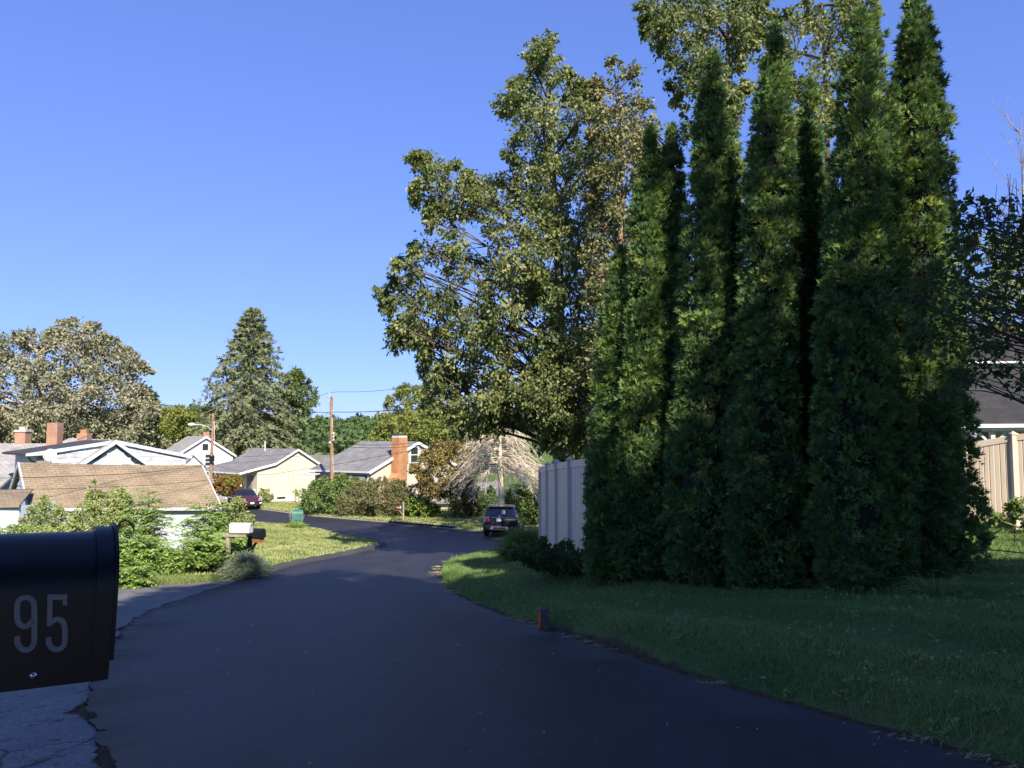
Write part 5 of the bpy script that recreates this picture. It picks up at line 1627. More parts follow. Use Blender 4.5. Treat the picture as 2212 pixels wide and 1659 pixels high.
# projecting front gable
tg = -.75
def wall_hit(u, v, tq):
    d = px(u, v, 1.0) - Vector((0, 0, EYE))
    k = (pt(0, tq, 0) - Vector((0, 0, EYE))).dot(r) / d.dot(r)
    q = Vector((0, 0, EYE)) + d * k
    return (q - Vector((Pk.x, Pk.y, 0))).dot(g), q.z
s0, zf = wall_hit(251, 950.5, tg)
a_, zfl = wall_hit(171, 1003, tg)
b_, zfr = wall_hit(326, 1004, tg)
gl, gr = a_ - s0, b_ - s0
MB().add([pt(s0 + gl + .45, tg + .28, zb), pt(s0 + gr - .45, tg + .28, zb), pt(s0 + gr - .45, tg + .28, zfr - .3), pt(s0, tg + .28, zf - .33), pt(s0 + gl + .45, tg + .28, zfl - .3)] +
         [pt(s0 + gl + .45, .1, zb), pt(s0 + gr - .45, .1, zb), pt(s0 + gr - .45, .1, zfr - .3), pt(s0, .1, zf - .33), pt(s0 + gl + .45, .1, zfl - .3)],
         [(0, 1, 2, 3, 4)] + [(i, 5 + i, 5 + (i + 1) % 5, (i + 1) % 5) for i in range(5)]).build('front_gable_wall', M['bluetrim'], h4)
for (a, za), (b, zb2) in (((s0 + gl, zfl), (s0, zf)), ((s0, zf), (s0 + gr, zfr))):
    MB().slab([pt(a, tg, za), pt(b, tg, zb2), pt(b, .3, zb2), pt(a, .3, za)], -Z * .1).build('front_gable_roof', M['lightroof'], h4)
    MB().slab([pt(a, tg - .04, za - .24), pt(b, tg - .04, zb2 - .24), pt(b, tg - .04, zb2 + .015), pt(a, tg - .04, za + .015)], r * .035).build('rake_board', M['blueside'], h4)
top_g = lambda s: (zf - .36 + ((s - s0) / gr) * (zfr - zf)) if s > s0 else (zf - .36 + ((s - s0) / gl) * (zfl - zf))
shingle_wall(h4, s0 + gl + .5, s0 + gr - .5, top_g, zfl - .9, tg + .28, 'blueside', .8, .42)
window_part(h4, pt(wall_hit(247, 993, tg + .25)[0], tg + .25, wall_hit(247, 993, tg + .25)[1]), g, .62, .62, -r, 0, 'white', 3, 'curtain')
# gutter at its left end, and a flat dark panel painting a recess's shade
MB().beam(pt(sl_ - .5, -.35, z_l - .12), pt(sl_ + .75, -.35, z_l - .06), .12, .12).build('gutter', M['gutter'], h4)
MB().tube([pt(sl_ - .45, -.35, z_l - .15), pt(sl_ - .2, -.3, z_l - .45), pt(sl_ + .02, -.25, z_l - .55), pt(sl_ + .02, -.25, z_l - 1.5)], .05, 8).build('downpipe', M['black'], h4)
MB().slab([pt(sl_ + .1, -.05, z_l - 1.6), pt(sl_ + .75, -.05, z_l - 1.6), pt(sl_ + .75, -.05, z_l - .2), pt(sl_ + .1, -.05, z_l - .2)], r * .02).build('recess_shade_panel', M['darkwall'], h4)

# pale grey shingled roof at the far left
t5 = thing('grey_roofed_house', 'pale grey shingle-roofed house cut by the left picture edge', 'house', tuple(px(20, HOR, 52))[:2] + (gz(px(20, HOR, 52).x, 52),))
A, B = px(-260, 957, 54), px(106, 958, 54)
e = px(60, 1064, 48).z
MB().slab([Vector((A.x, 48, e)), Vector((B.x + .3, 48, e)), B, A], -Z * .14).build('roof', M['lightroof'], t5)
MB().slab([A, B, Vector((B.x + .3, 60, e)), Vector((A.x, 60, e))], -Z * .14).build('roof', M['lightroof'], t5)
MB().add([(B.x, 48.3, e - .1), (B.x, 54, B.z - .15), (B.x, 59.7, e - .1), (B.x, 59.7, e - 4), (B.x, 48.3, e - 4), (A.x, 48.3, e - .1), (A.x, 54, B.z - .15), (A.x, 59.7, e - .1), (A.x, 59.7, e - 4), (A.x, 48.3, e - 4)],
         [(0, 1, 2, 3, 4), (9, 8, 7, 6, 5), (0, 4, 9, 5), (3, 2, 7, 8)]).build('wall', M['bluetrim'], t5)
MB().beam((A.x, 47.9, e - .1), (B.x + .3, 47.9, e - .1), .14, .14).build('gutter', M['blackroof'], t5)
window_part(t5, Vector((px(3, 1085, 48.2).x, 48.27, px(3, 1085, 48.2).z)), Vector((1, 0, 0)), .8, 1.1, Vector((0, -1, 0)))
c = px(44, 945, 54)
chimney_part(t5, 'chimney', (c.x, c.y + .3), .72, .72, px(44, 972, 54).z, px(44, 933, 54).z, 'brick', 'concrete')
c = px(113, 940, 53)
t6 = thing('brick_chimney_house', 'house mostly hidden behind the white shingled one, with tall red brick chimney', 'house', (c.x, 53.5, gz(c.x, 53.5)))
chimney_part(t6, 'chimney', (c.x, 53.3), .72, .72, px(113, 975, 53).z, px(113, 913, 53).z, 'brick')
A, B = px(80, 958, 54.6), px(205, 962, 56.5)
MB().slab([A + Vector((0, -3.2, -1.6)), B + Vector((0, -3.2, -1.6)), B, A], -Z * .14).build('roof', M['lightroof'], t6)
MB().slab([A, B, B + Vector((0, 3.2, -1.6)), A + Vector((0, 3.2, -1.6))], -Z * .14).build('roof', M['lightroof'], t6)
MB().slab([A + Vector((.2, -2.9, -1.65)), B + Vector((-.2, -2.9, -1.65)), B + Vector((-.2, 2.9, -1.65)), A + Vector((.2, 2.9, -1.65))], -Z * 3.4).build('wall', M['bluetrim'], t6)
c = px(177.5, 942, 60)
t7 = thing('back_house', 'grey roof with squat brick chimney and clay pot behind the white shingled house', 'house', (c.x, 61, gz(c.x, 61)))
o = chimney_part(t7, 'chimney', (c.x, 60.3), .78, .7, px(177, 965, 60).z, px(177, 936, 60).z, 'brick')
chimney_part(t7, 'chimney_pot', (c.x, 60.3), .42, .4, px(177, 936, 60).z + .001, px(177, 928, 60).z, 'orangebrick')
A, B = px(150, 946, 61), px(245, 950, 62)
MB().slab([A + Vector((-1.4, -3.6, -1.7)), B + Vector((0, -3.6, -1.7)), B, A], -Z * .14).build('roof', M['lightroof'], t7)
MB().slab([A, B, B + Vector((0, 3.6, -1.7)), A + Vector((-1.4, 3.6, -1.7))], -Z * .14).build('roof', M['lightroof'], t7)
MB().slab([A + Vector((-.6, -3.3, -1.8)), B + Vector((-.2, -3.3, -1.8)), B + Vector((-.2, 3.3, -1.8)), A + Vector((-.6, 3.3, -1.8))], -Z * 3.6).build('wall', M['bluetrim'], t7)

# tan-roofed garage
r1, r2 = px(39.5, 998.4, 31), px(436, 1004, 35.6)
e1, e2 = px(60, 1095.5, 29.2), px(478, 1094, 33.8)
k1, k2 = 2 * r1 - e1, 2 * r2 - e2
k1.z, k2.z = e1.z, e2.z
ga = thing('garage', 'old garage with sagging tan shingle roof behind the sumac', 'garage', (e1 + e2) / 2 - Z * 2.4)
# roof in lengthwise strips so the ridge and eave sag
def sag(a, b, n, amt):
    return [a + (b - a) * (i / n) - Z * amt * 4 * (i / n) * (1 - i / n) for i in range(n + 1)]
rd, ev, bk = sag(r1, r2, 8, .05), sag(e1, e2, 8, .04), sag(k1, k2, 8, .04)
m = MB()
for i in range(8):
    m.slab([ev[i], ev[i + 1], rd[i + 1], rd[i]], -Z * .09)
m.build('roof', M['tanroof'], ga)
m = MB()
for i in range(8):
    m.slab([rd[i], rd[i + 1], bk[i + 1], bk[i]], -Z * .09)
m.build('roof', M['tanroof'], ga)
ax = (r2 - r1).normalized()
ax.z = 0
nn = Vector((ax.y, -ax.x, 0))
def inset(p, da, dn, dz):
    return p + ax * da + nn * dn + Z * dz
zf_ = gz(e1.x, e1.y) - .4
MB().add([inset(e1, .22, -.2, -.02), inset(r1, .22, 0, -.16), inset(k1, .22, .2, -.02), Vector((inset(k1, .22, .2, 0).x, inset(k1, .22, .2, 0).y, zf_)), Vector((inset(e1, .22, -.2, 0).x, inset(e1, .22, -.2, 0).y, zf_))] +
         [inset(e2, -.22, -.2, -.02), inset(r2, -.22, 0, -.16), inset(k2, -.22, .2, -.02), Vector((inset(k2, -.22, .2, 0).x, inset(k2, -.22, .2, 0).y, zf_)), Vector((inset(e2, -.22, -.2, 0).x, inset(e2, -.22, -.2, 0).y, zf_))],
         [(0, 1, 2, 3, 4), (9, 8, 7, 6, 5), (0, 4, 9, 5), (2, 7, 8, 3)]).build('wall', M['garagewall'], ga)
for a, b in ((e1, r1), (k1, r1), (e2, r2), (k2, r2)):
    MB().beam(a - Z * .07, b - Z * .07, .05, .17).build('rake_board', M['gutter'], ga)
# lap shingles of the left gable end
for k in range(6):
    f0, f1 = k / 6, (k + 1) / 6
    L0, R0 = inset(k1, .2, .2, -.1).lerp(inset(r1, .2, 0, -.2), f0), inset(e1, .2, -.2, -.1).lerp(inset(r1, .2, 0, -.2), f0)
    L1, R1 = inset(k1, .2, .2, -.1).lerp(inset(r1, .2, 0, -.2), f1), inset(e1, .2, -.2, -.1).lerp(inset(r1, .2, 0, -.2), f1)
    MB().slab([L0 - ax * .03, R0 - ax * .03, R1, L1], -ax * .012).build('siding_course', M['blueside'], ga)
MB().beam(e1 - Z * .1 + nn * .03, e2 - Z * .1 + nn * .03, .03, .12).build('fascia', M['gutter'], ga)
# satellite dish above the garage ridge
dc = px(108, 983, 33.2)
t = thing('satellite_dish', 'round grey satellite dish on a short mast at the garage ridge', 'satellite dish', dc - Z * .62)
m = MB()
aim = Vector((0.25, -0.93, 0.28)).normalized()
xx = aim.cross(Z).normalized()
yy = xx.cross(aim)
rings = [(0.0, -.06), (.09, -.052), (.18, -.03), (.25, -.005), (.262, 0.004), (.26, -.012), (.17, -.05), (.0, -.085)]
vs, fs = [], []
for rr, dd_ in rings:
    for k in range(20):
        a = 6.2832 * k / 20
        vs.append(dc + xx * rr * math.cos(a) + yy * rr * 1.08 * math.sin(a) + aim * dd_)
for i in range(len(rings) - 1):
    for k in range(20):
        fs.append((i * 20 + k, i * 20 + (k + 1) % 20, (i + 1) * 20 + (k + 1) % 20, (i + 1) * 20 + k))
m.add(vs, fs)
m.build('reflector', M['dish'], t, smooth=True)
MB().tube([dc - aim * .08, dc - aim * .14 - Z * .12, dc - aim * .14 - Z * .7], .025, 8).build('mast', M['gutter'], t)
ar = MB().tube([dc - yy * .26, dc - yy * .30 + aim * .2 + xx * .06, dc - yy * .16 + aim * .38 + xx * .1], .014, 6).build('feed_arm', M['gutter'], t)
MB().lathe([(.03, -.05), (.045, -.02), (.045, .03), (.02, .05)], dc - yy * .16 + aim * .38 + xx * .1, 10, 'y').build('receiver', M['gutter'], t, smooth=True)
# lean-to shed left of the garage
A, B = px(-120, 1098, 26.5), px(41, 1095, 27.5)
t = thing('lean_to_shed', 'pale blue board lean-to beside the garage at the left edge', 'shed', (A + B) / 2 - Z * 2.2)
MB().slab([A - Z * 2.4, B - Z * 2.4, B, A], Vector((0, .1, 0))).build('wall', M['shedboard'], t)
MB().slab([B - Z * 2.4 + Vector((0, .1, 0)), B + Vector((-.1, 2.4, -2.4)), B + Vector((-.1, 2.4, 0)), B + Vector((0, .1, 0))], Vector((-.08, 0, 0))).build('side_wall', M['shedboard'], t)
MB().slab([A + Vector((-.2, -.15, .0)), B + Vector((.1, -.15, .0)), B + Vector((-.9, 2.2, .42)), A + Vector((-.2, 2.2, .42))], Z * .06).build('roof', M['tanroof'], t)

# dark-roofed house at the right edge with a porch
Y9 = 26.0
t = thing('dark_roofed_house', 'house with dark shingle porch roof and white gutter beyond the right fence', 'house', (px(2250, HOR, 28).x, 28, gz(px(2250, HOR, 28).x, 28)))
gA, gB = px(2020, 918, Y9), px(2700, 914, Y9)
rA, rB = px(2020, 795, Y9 + 3.4), px(2600, 790, Y9 + 3.4)
MB().slab([gA, gB, rB, rA], -Z * .1).build('porch_roof', M['darkroof'], t)
MB().beam(gA + Vector((0, -.06, -.04)), gB + Vector((0, -.06, -.04)), .12, .12).build('gutter', M['white'], t)
for dz_, hh in ((-.15, .06),):
    MB().beam(gA + Vector((0, .05, dz_)), gB + Vector((0, .05, dz_)), .05, .1).build('fascia', M['white'], t)
uA, uB = px(2020, 786, Y9 + 3.4), px(2600, 782, Y9 + 3.4)
MB().slab([rA - Z * .2 + Vector((0, .2, 0)), rB - Z * .2 + Vector((0, .2, 0)), uB + Vector((0, .2, .2)), uA + Vector((0, .2, .2))], Vector((0, .1, 0))).build('upper_wall', M['white'], t)
vA, vB = px(2020, 705, Y9 + 7), px(2600, 700, Y9 + 7)
MB().slab([uA + Vector((0, -.2, .1)), uB + Vector((0, -.2, .1)), vB, vA], -Z * .1).build('roof', M['darkroof'], t)
MB().beam(uA + Vector((0, -.26, .02)), uB + Vector((0, -.26, .02)), .08, .07).build('gutter', M['white'], t)
zgr = gz(gA.x, Y9)
MB().slab([Vector((gA.x, Y9 + 3.2, zgr - .5)), Vector((gB.x, Y9 + 3.2, zgr - .5)), Vector((gB.x, Y9 + 3.2, gA.z)), Vector((gA.x, Y9 + 3.2, gA.z + .3))], Vector((0, .15, 0))).build('wall', M['beigesiding'], t)
MB().slab([Vector((gB.x, Y9 + .2, zgr - .5)), Vector((gB.x, Y9 + 10, zgr - .5)), Vector((gB.x, Y9 + 10, gA.z)), Vector((gB.x, Y9 + .2, gA.z))], Vector((.15, 0, 0))).build('side_wall', M['beigesiding'], t)
window_part(t, Vector((px(2120, 950, Y9 + 3.2).x, Y9 + 3.18, px(2120, 952, Y9 + 3.2).z)), Vector((1, 0, 0)), .9, 1.3, Vector((0, -1, 0)))
for uu in (2142, 2420):
    c = px(uu, 922, Y9 + .25)
    po = MB().box(c.x - .07, c.x + .07, c.y - .07, c.y + .07, zgr - .3, c.z - .1).build('porch_post', M['gutter'], t)
    for s in (1, -1):
        MB().beam((c.x + s * .06, c.y, c.z - .62), (c.x + s * .5, c.y, c.z - .14), .07, .08).build('bracket', M['gutter'], po)
MB().beam(gA + Vector((0, .25, -.18)), gB + Vector((0, .25, -.18)), .12, .14).build('porch_beam', M['gutter'], t)
# gazing ball above the fence top
c = px(2102, 941, 20.5)
M['iridescent'] = plain('iridescent_glass', (0.55, 0.5, 0.6), 0.15, (0.75, 0.72, 0.70), 9, 0, 1, 0, 0.6, 0.6)
t = thing('gazing_ball', 'small iridescent ball above the right fence beside the arborvitae', 'garden ball', (c.x, c.y, gz(c.x, c.y)))
MB().lathe([(.002, -.10), (.05, -.087), (.087, -.05), (.10, 0), (.087, .05), (.05, .087), (.002, .10)], c, 18).build('ball', M['iridescent'], t, smooth=True)
MB().tube([(c.x, c.y, gz(c.x, c.y) - .1), c - Z * .09], .012, 6).build('stake', M['blackmetal'], t)

# ------------------------------------------------------------------ utility poles and wires
def pole(label, u_top, v_top, u_b, Y, rad):
    tp = px(u_top, v_top, Y)
    bx = px(u_b, HOR, Y).x
    zb = gz(bx, Y)
    t = thing('utility_pole', label, 'utility pole', (bx, Y, zb))
    MB().tube([(bx, Y, zb - .5), ((bx + tp.x) / 2, Y, (zb + tp.z) / 2), tp], [rad * 1.15, rad, rad * .8], 12).build('shaft', M['pole'], t, smooth=True)
    return t, tp
t, tp1 = pole('brown utility pole rising from the green hedge, wires at its top', 715.5, 857, 721, 59, .14)
MB().tube([tp1 + Vector((-.12, -.1, -.35)), tp1 + Vector((-.12, -.1, .2))], .025, 6).build('pin', M['insulator'], t)
MB().lathe([(.03, 0), (.06, .03), (.06, .10), (.03, .14)], tp1 + Vector((-.12, -.1, .18)), 10).build('insulator', M['insulator'], t)
for v in (895, 938, 945, 952, 958):
    c = px(717, v, 58.8)
    MB().lathe([(.07, 0), (.09, .04), (.05, .16)], c + Vector((random.choice((-.14, .14)), -.12, 0)), 8).build('cable_clamp', M['insulator'], t)
MB().tube([tp1 + Vector((.13, -.08, -1.0)), tp1 + Vector((.16, -.08, -4.0)), px(724, 1060, 58.85)], .02, 5).build('conduit', M['gutter'], t)
t, tp2 = pole('slim utility pole with a curved street-lamp arm above the garage roof', 460.5, 893, 457, 66, .125)
a0, a1, a2, a3 = px(458, 930, 65.8), px(447, 921, 65.5), px(433, 917.5, 65.2), px(420, 917, 65)
la = MB().tube([a0, a1, a2, a3], .035, 7).build('lamp_arm', M['gutter'], t, smooth=True)
MB().lathe([(.03, -.35), (.13, -.2), (.15, 0), (.10, .22), (.04, .28)], px(415, 917, 65), 10, 'x').build('lamp_head', M['lampwhite'], la, smooth=True)
MB().tube([px(463, 910, 65.8), px(463, 985, 65.8)], .03, 6).build('conduit', M['gutter'], t)
c = px(459, 990, 65.8)
MB().box(c.x - .2, c.x + .2, c.y - .18, c.y - .05, c.z - .3, c.z + .2).build('junction_box', M['black'], t)
def wire(label, pts, rad=.016, sagd=0.0):
    q = [px(*p) for p in pts]
    c = []
    for i in range(len(q) - 1):
        a, b = q[max(i - 1, 0)], q[i]
        cc, d = q[i + 1], q[min(i + 2, len(q) - 1)]
        for k in range(8):
            s = k / 8
            c.append(0.5 * ((2 * b) + (cc - a) * s + (2 * a - 5 * b + 4 * cc - d) * s * s + (3 * b - a - 3 * cc + d) * s ** 3))
    c.append(q[-1])
    o = MB().tube(c, rad, 5).build('utility_wire', M['wire'], None)
    return tag(o, label, 'wire', 'overhead wires')
wire('overhead wire crossing the sycamore from the left edge to the brown pole', [(-80, 820, 52), (0, 827, 53), (253, 864, 58), (417, 880, 61), (560, 889, 62), (716, 891, 59)], .022)
wire('lower overhead wire crossing the sycamore and the spruce', [(-80, 838, 52), (0, 845, 53), (328, 895, 60), (460, 906, 65.8), (600, 918, 63), (717, 924, 59), (864, 925.5, 50), (1000, 921, 45)], .018)
wire('topmost wire running right from the brown pole tip into the leafy tree', [(681, 861, 66), (713, 848, 59), (785, 846, 54), (856, 840, 50), (945, 826, 46), (1100, 800, 42)], .014)
wire('paired cable running right from the brown pole at tree-line height', [(716, 890, 59), (770, 890, 55), (824, 888, 52), (950, 880, 46), (1080, 868, 42)], .024)
wire('drop wire sloping left from the brown pole over the spruce', [(716, 889, 59), (690, 899, 64), (640, 921, 72), (585, 944, 80)], .014)
wire('thin drop wire below it to the cream house roof vent', [(716, 892, 59), (670, 915, 66), (600, 957, 78)], .012)
wire('wire crossing the grey roof and brick chimney, upper', [(717, 957, 59), (780, 961, 56), (864, 959.5, 52), (960, 946, 47), (1060, 930, 44)], .016)
wire('wire crossing the grey roof and brick chimney, lower', [(717, 963, 59), (780, 967, 56), (864, 966, 52), (960, 953, 47), (1060, 936, 44)], .016)
wire('wire from the lamp pole across the cream gable to the brick chimney', [(459, 1004, 65.8), (561, 1025, 64), (640, 1016, 61), (744, 1000, 58), (864, 978, 53), (960, 962, 48), (1060, 944, 44)], .014)
wire('thick wire crossing the upper tan garage roof', [(-60, 1033, 27), (0, 1032.5, 28), (87, 1031, 29), (258, 1024.5, 32.3), (350, 1017, 33.9), (435, 1005.5, 35.4)], .012)
wire('wire crossing the lower tan garage roof', [(-60, 1059, 27), (0, 1058, 28), (152, 1055, 29), (328, 1047.5, 32), (400, 1042, 33.4), (453, 1037, 34.6)], .009)
wire('wire from the lamp pole over the first cream roof', [(459, 985, 65.8), (545, 986, 68), (640, 978, 63), (717, 962, 59)], .012)
wire('second wire from the lamp pole over the first cream roof', [(459, 1003, 65.8), (545, 997, 67), (640, 986, 62), (717, 970, 59)], .012)

# ------------------------------------------------------------------ background trees
def ground_at(u, Y):
    x = px(u, HOR, Y).x
    return (x, Y, gz(x, Y))
# big sycamore, left
OUTS = [(-160, 730), (-60, 722), (0, 722), (60, 718), (110, 722), (122, 703), (150, 692), (180, 705), (215, 703), (235, 735), (270, 745), (290, 758), (305, 790), (322, 800), (300, 825), (330, 850), (340, 885), (325, 930), (310, 985), (-160, 990)]
make_tree('sycamore', 'huge grey-green sycamore with pale limbs behind the left houses', 'tree', OUTS, 88, 7, ground_at(120, 90), n=400, rc=1.75, nl=150, L=0.34, asp=0.7, droop=0.25, leaf='sycamore', bark='palebark',
          trunk_r=0.55, seed=41, twigs=8, twig_r=0.02, limb_r=0.24)
make_tree('oak_tree', 'dark rounded tree just right of the huge sycamore', 'tree', ell(308, 885, 32, 48, 18, .1, 3), 92, 3.2, ground_at(308, 93), n=45, rc=1.3, nl=110, L=0.36, leaf='oak', seed=42, trunk_r=.3, twig_r=0.0)
make_tree('yellow_green_tree', 'yellow-green tree between the sycamore and the spruce', 'tree', [(335, 885), (365, 878), (400, 882), (420, 890), (425, 960), (390, 975), (330, 965)], 104, 3.0, ground_at(375, 105), n=60, rc=1.4, nl=110, L=0.36, leaf='lime', seed=43, trunk_r=.3, twig_r=0.0)
make_tree('oak_tree', 'olive tree behind the street-lamp head, left of the spruce', 'tree', [(400, 885), (425, 876), (450, 880), (470, 900), (470, 950), (400, 955)], 108, 2.5, ground_at(435, 109), n=40, rc=1.3, nl=110, L=0.36, leaf='oak', seed=44, trunk_r=.3, twig_r=0.0)
make_tree('brownish_tree', 'brownish low tree above the white shingled house roof', 'tree', [(255, 968), (300, 945), (340, 945), (385, 958), (380, 985), (260, 985)], 96, 2.5, ground_at(320, 97), n=40, rc=1.1, nl=100, L=0.34, leaf='sycamore', seed=45, trunk_r=.2, twig_r=0.0)
make_tree('oak_tree', 'spreading green tree right of the spruce top half', 'tree', [(600, 830), (618, 800), (640, 792), (655, 806), (676, 830), (683, 855), (675, 885), (660, 897), (645, 880), (640, 905), (600, 905)], 100, 3.0, ground_at(610, 101), n=60, rc=1.2, nl=100, L=0.36, leaf='oak', seed=46, trunk_r=.3, twig_r=0.012, limb_r=.1)
make_tree('dark_evergreen', 'dark shaded evergreen under the right side of the spruce', 'tree', [(580, 905), (620, 902), (650, 915), (655, 945), (640, 985), (560, 985)], 97, 2.5, ground_at(615, 98), n=50, rc=1.1, nl=110, L=0.3, leaf='forest', seed=47, trunk_r=.25, twig_r=0.0)
make_tree('yellow_green_tree', 'pale airy tree to the right of the brown utility pole', 'tree', [(815, 905), (830, 870), (845, 850), (868, 830), (895, 835), (920, 850), (920, 900), (880, 915)], 84, 2.4, ground_at(870, 85), n=48, rc=0.9, nl=80, L=0.30, leaf='lime', seed=48, trunk_r=.22, twig_r=0.012, limb_r=.07)
make_tree('yellow_green_tree', 'rounded olive-green tree behind the brick chimney', 'tree', [(800, 940), (830, 905), (880, 888), (930, 880), (985, 890), (1000, 935), (960, 960), (870, 962), (800, 962)], 80, 3.4, ground_at(910, 81), n=110, rc=1.1, nl=110, L=0.30, leaf='lime', seed=49, trunk_r=.28, twig_r=0.0)

# spruce
def spruce(label, u, v_top, v_low, Y, half_w, seed, leaf='spruce', tiers=34, per=9, droop=0.5, trunk_mat='palebark', bare=False, base_uv=None, name='spruce_tree', leafy=46, tip_droop=0.25, top_cut=1.0):
    g = np.random.default_rng(seed)
    tp, lo = px(u, v_top, Y), px(u, v_low, Y)
    bx, by, bz = ground_at(base_uv if base_uv else u - 8, Y)
    t = thing(name, label, 'tree', (bx, by, bz))
    P, Rr, LP, LA, LL = [], [], [], [], []
    tl = np.linspace((bx, by, bz - .3), tuple(tp), 12)
    rt = np.linspace(.42, .03, 12) if not bare else np.linspace(.26, .03, 12)
    tv, tf = tubes_np([tl], [rt], 10)
    npobj('trunk', tv, tf, M[trunk_mat], t, smooth=True)
    for i in range(tiers):
        f = (i + g.random()) / tiers
        z = lo.z + (tp.z - lo.z) * f
        q = np.array([np.interp(z, tl[:, 2], tl[:, 0]), np.interp(z, tl[:, 2], tl[:, 1]), z])
        reach = half_w * Y / F * ((1 - f) ** 0.85 * 0.95 + 0.05)
        for k in range(per):
            a = 6.2832 * (k + g.random()) / per
            l = reach * g.uniform(.72, 1.12)
            o = np.array([math.cos(a), math.sin(a), 0])
            e = q + o * l + np.array([0, 0, -droop * l * (1.1 - f) + .12 * l])
            line = bez(q, e, 0.16 * l, 6, .05 * l, g)
            P.append(line)
            Rr.append(np.linspace(.055 * (1.1 - f) + .012, .010, 6))
            m = int(leafy * (0.35 + l / (half_w * Y / F)))
            s = g.random(m) ** .7 * 0.97 + .03
            pos = np.stack([np.interp(s, np.linspace(0, 1, 6), line[:, j]) for j in range(3)], 1)
            side = np.array([-o[1], o[0], 0])
            off = g.normal(0, .22, m)[:, None] * side * (l * .5)
            LP.append(pos + off * (1 - .5 * s[:, None]) - np.abs(off).sum(1, keepdims=True) * np.array([0, 0, .25]))
            LA.append(o * .55 + np.sign(off[:, :1]) * side * .4 + g.normal(0, .35, (m, 3)) + np.array([0, 0, -tip_droop]))
    LP, LA = np.vstack(LP), np.vstack(LA)
    if not bare:
        n = len(LP)
        V, Fc = spray_geo(LP, LA, g.normal(0, 1, (n, 3)), g.uniform(.35, .75, n) * Y / 95, g, (-.55, 0, .55), .13)
        r = np.clip(np.repeat(g.normal(.45, .2, n), 3), 0, 1)
        npobj('foliage', V, Fc, M[leaf], t, rnd=r)
    bv, bf = tubes_np(P, Rr, 4)
    npobj('branches', bv, bf, M[trunk_mat], t, smooth=True)
    return t
spruce('tall grey-green spruce with bare lower trunk behind the cream house', 548, 668, 960, 95, 150, 51, base_uv=527)

# dead pale conifer with drooping bare branches
g = np.random.default_rng(52)
Yd = 47.0
bx, by, bz = ground_at(1085, Yd)
t = thing('dead_conifer', 'dead pale conifer with drooping bare branches behind the SUV', 'tree', (bx, by, bz))
tp = px(1078, 845, Yd)
tl = np.linspace((bx, by, bz - .3), tuple(tp), 10)
tv, tf = tubes_np([tl], [np.linspace(.27, .05, 10)], 10)
npobj('trunk', tv, tf, M['deadwood'], t, smooth=True)
P, Rr = [], []
z0, z1 = px(1080, 1022, Yd).z, tp.z
for i in range(250):
    f = g.random() ** 1.1
    z = z0 + (z1 - z0) * f
    q = np.array([np.interp(z, tl[:, 2], tl[:, 0]), by, z])
    a = g.uniform(0, 6.2832)
    l = (3.3 * (1 - f) ** .75 + .5) * g.uniform(.55, 1.08)
    o = np.array([math.cos(a), math.sin(a), 0])
    side = np.array([-o[1], o[0], 0])
    dz_ = -(.20 + .28 * (1 - f)) * l
    tt = np.linspace(0, 1, 9)[:, None]
    e = q + o * l * .92 + np.array([0, 0, dz_]) + side * g.normal(0, .12) * l
    mid = q + o * l * .6 + np.array([0, 0, .12 * l])
    line = (1 - tt) ** 2 * q + 2 * tt * (1 - tt) * mid + tt * tt * e
    line[1:] += np.cumsum(g.normal(0, .03, (8, 3)), 0)
    P.append(line)
    Rr.append(np.linspace(.036, .010, 9))
    for k in range(g.integers(9, 15)):
        s = g.uniform(.15, 1)
        b = np.array([np.interp(s, np.linspace(0, 1, 9), line[:, j]) for j in range(3)])
        tl_ = g.uniform(.25, .75)
        e2 = b + o * tl_ * g.uniform(.2, .8) + side * g.normal(0, .55) * tl_ + np.array([0, 0, -tl_ * g.uniform(.1, .75)])
        tw = bez(b, e2, .10 * tl_ / .5, 5, .06, g)
        P.append(tw)
        Rr.append([.014, .013, .011, .009, .006])
        for kk in range(1):
            c_ = tw[g.integers(1, 4)]
            P.append(np.array([c_, c_ + (e2 - b) * .3 + g.normal(0, .08, 3), c_ + (e2 - b) * .5 + g.normal(0, .12, 3) - np.array([0, 0, .06])]))
            Rr.append([.010, .008, .005])
bv, bf = tubes_np(P, Rr, 3)
npobj('branches', bv, bf, M['deadwood'], t, smooth=True)

# copper japanese maple and shrubs across the road
make_tree('copper_maple', 'copper-leaved maple between the brick chimney house and the dead conifer', 'tree',
          [(955, 955), (985, 948), (1010, 965), (1030, 990), (1030, 1060), (1020, 1100), (985, 1112), (965, 1095), (960, 1075), (925, 1070), (905, 1050), (905, 1030), (888, 1012), (915, 985), (930, 965)], 54, 2.4, ground_at(985, 55),
          n=150, rc=.62, nl=150, L=.15, asp=.7, droop=.35, leaf='copper', seed=61, trunk_r=.12, twig_r=.006, limb_r=.05)
def bush(name, label, outline, Y, thick, u, leaf, n, rc, nl, L, seed, asp=.6, droop=.2, group=None, bark='stem', twig_r=.006):
    return make_tree(name, label, 'bush', outline, Y, thick, ground_at(u, Y), n=n, rc=rc, nl=nl, L=L, asp=asp, droop=droop, leaf=leaf, bark=bark, seed=seed, trunk_r=.05, limb_r=.03, twig_r=twig_r, foliage_name='foliage', trunk=False, group=group)
bush('leafy_hedge', 'light green rounded hedge left of and around the brown utility pole', [(648, 1085), (655, 1060), (672, 1045), (700, 1035), (740, 1028), (775, 1035), (780, 1060), (745, 1090), (735, 1118), (690, 1118), (652, 1108)], 58.5, 2.0, 695, 'hedgegreen', 150, .6, 130, .16, 62)
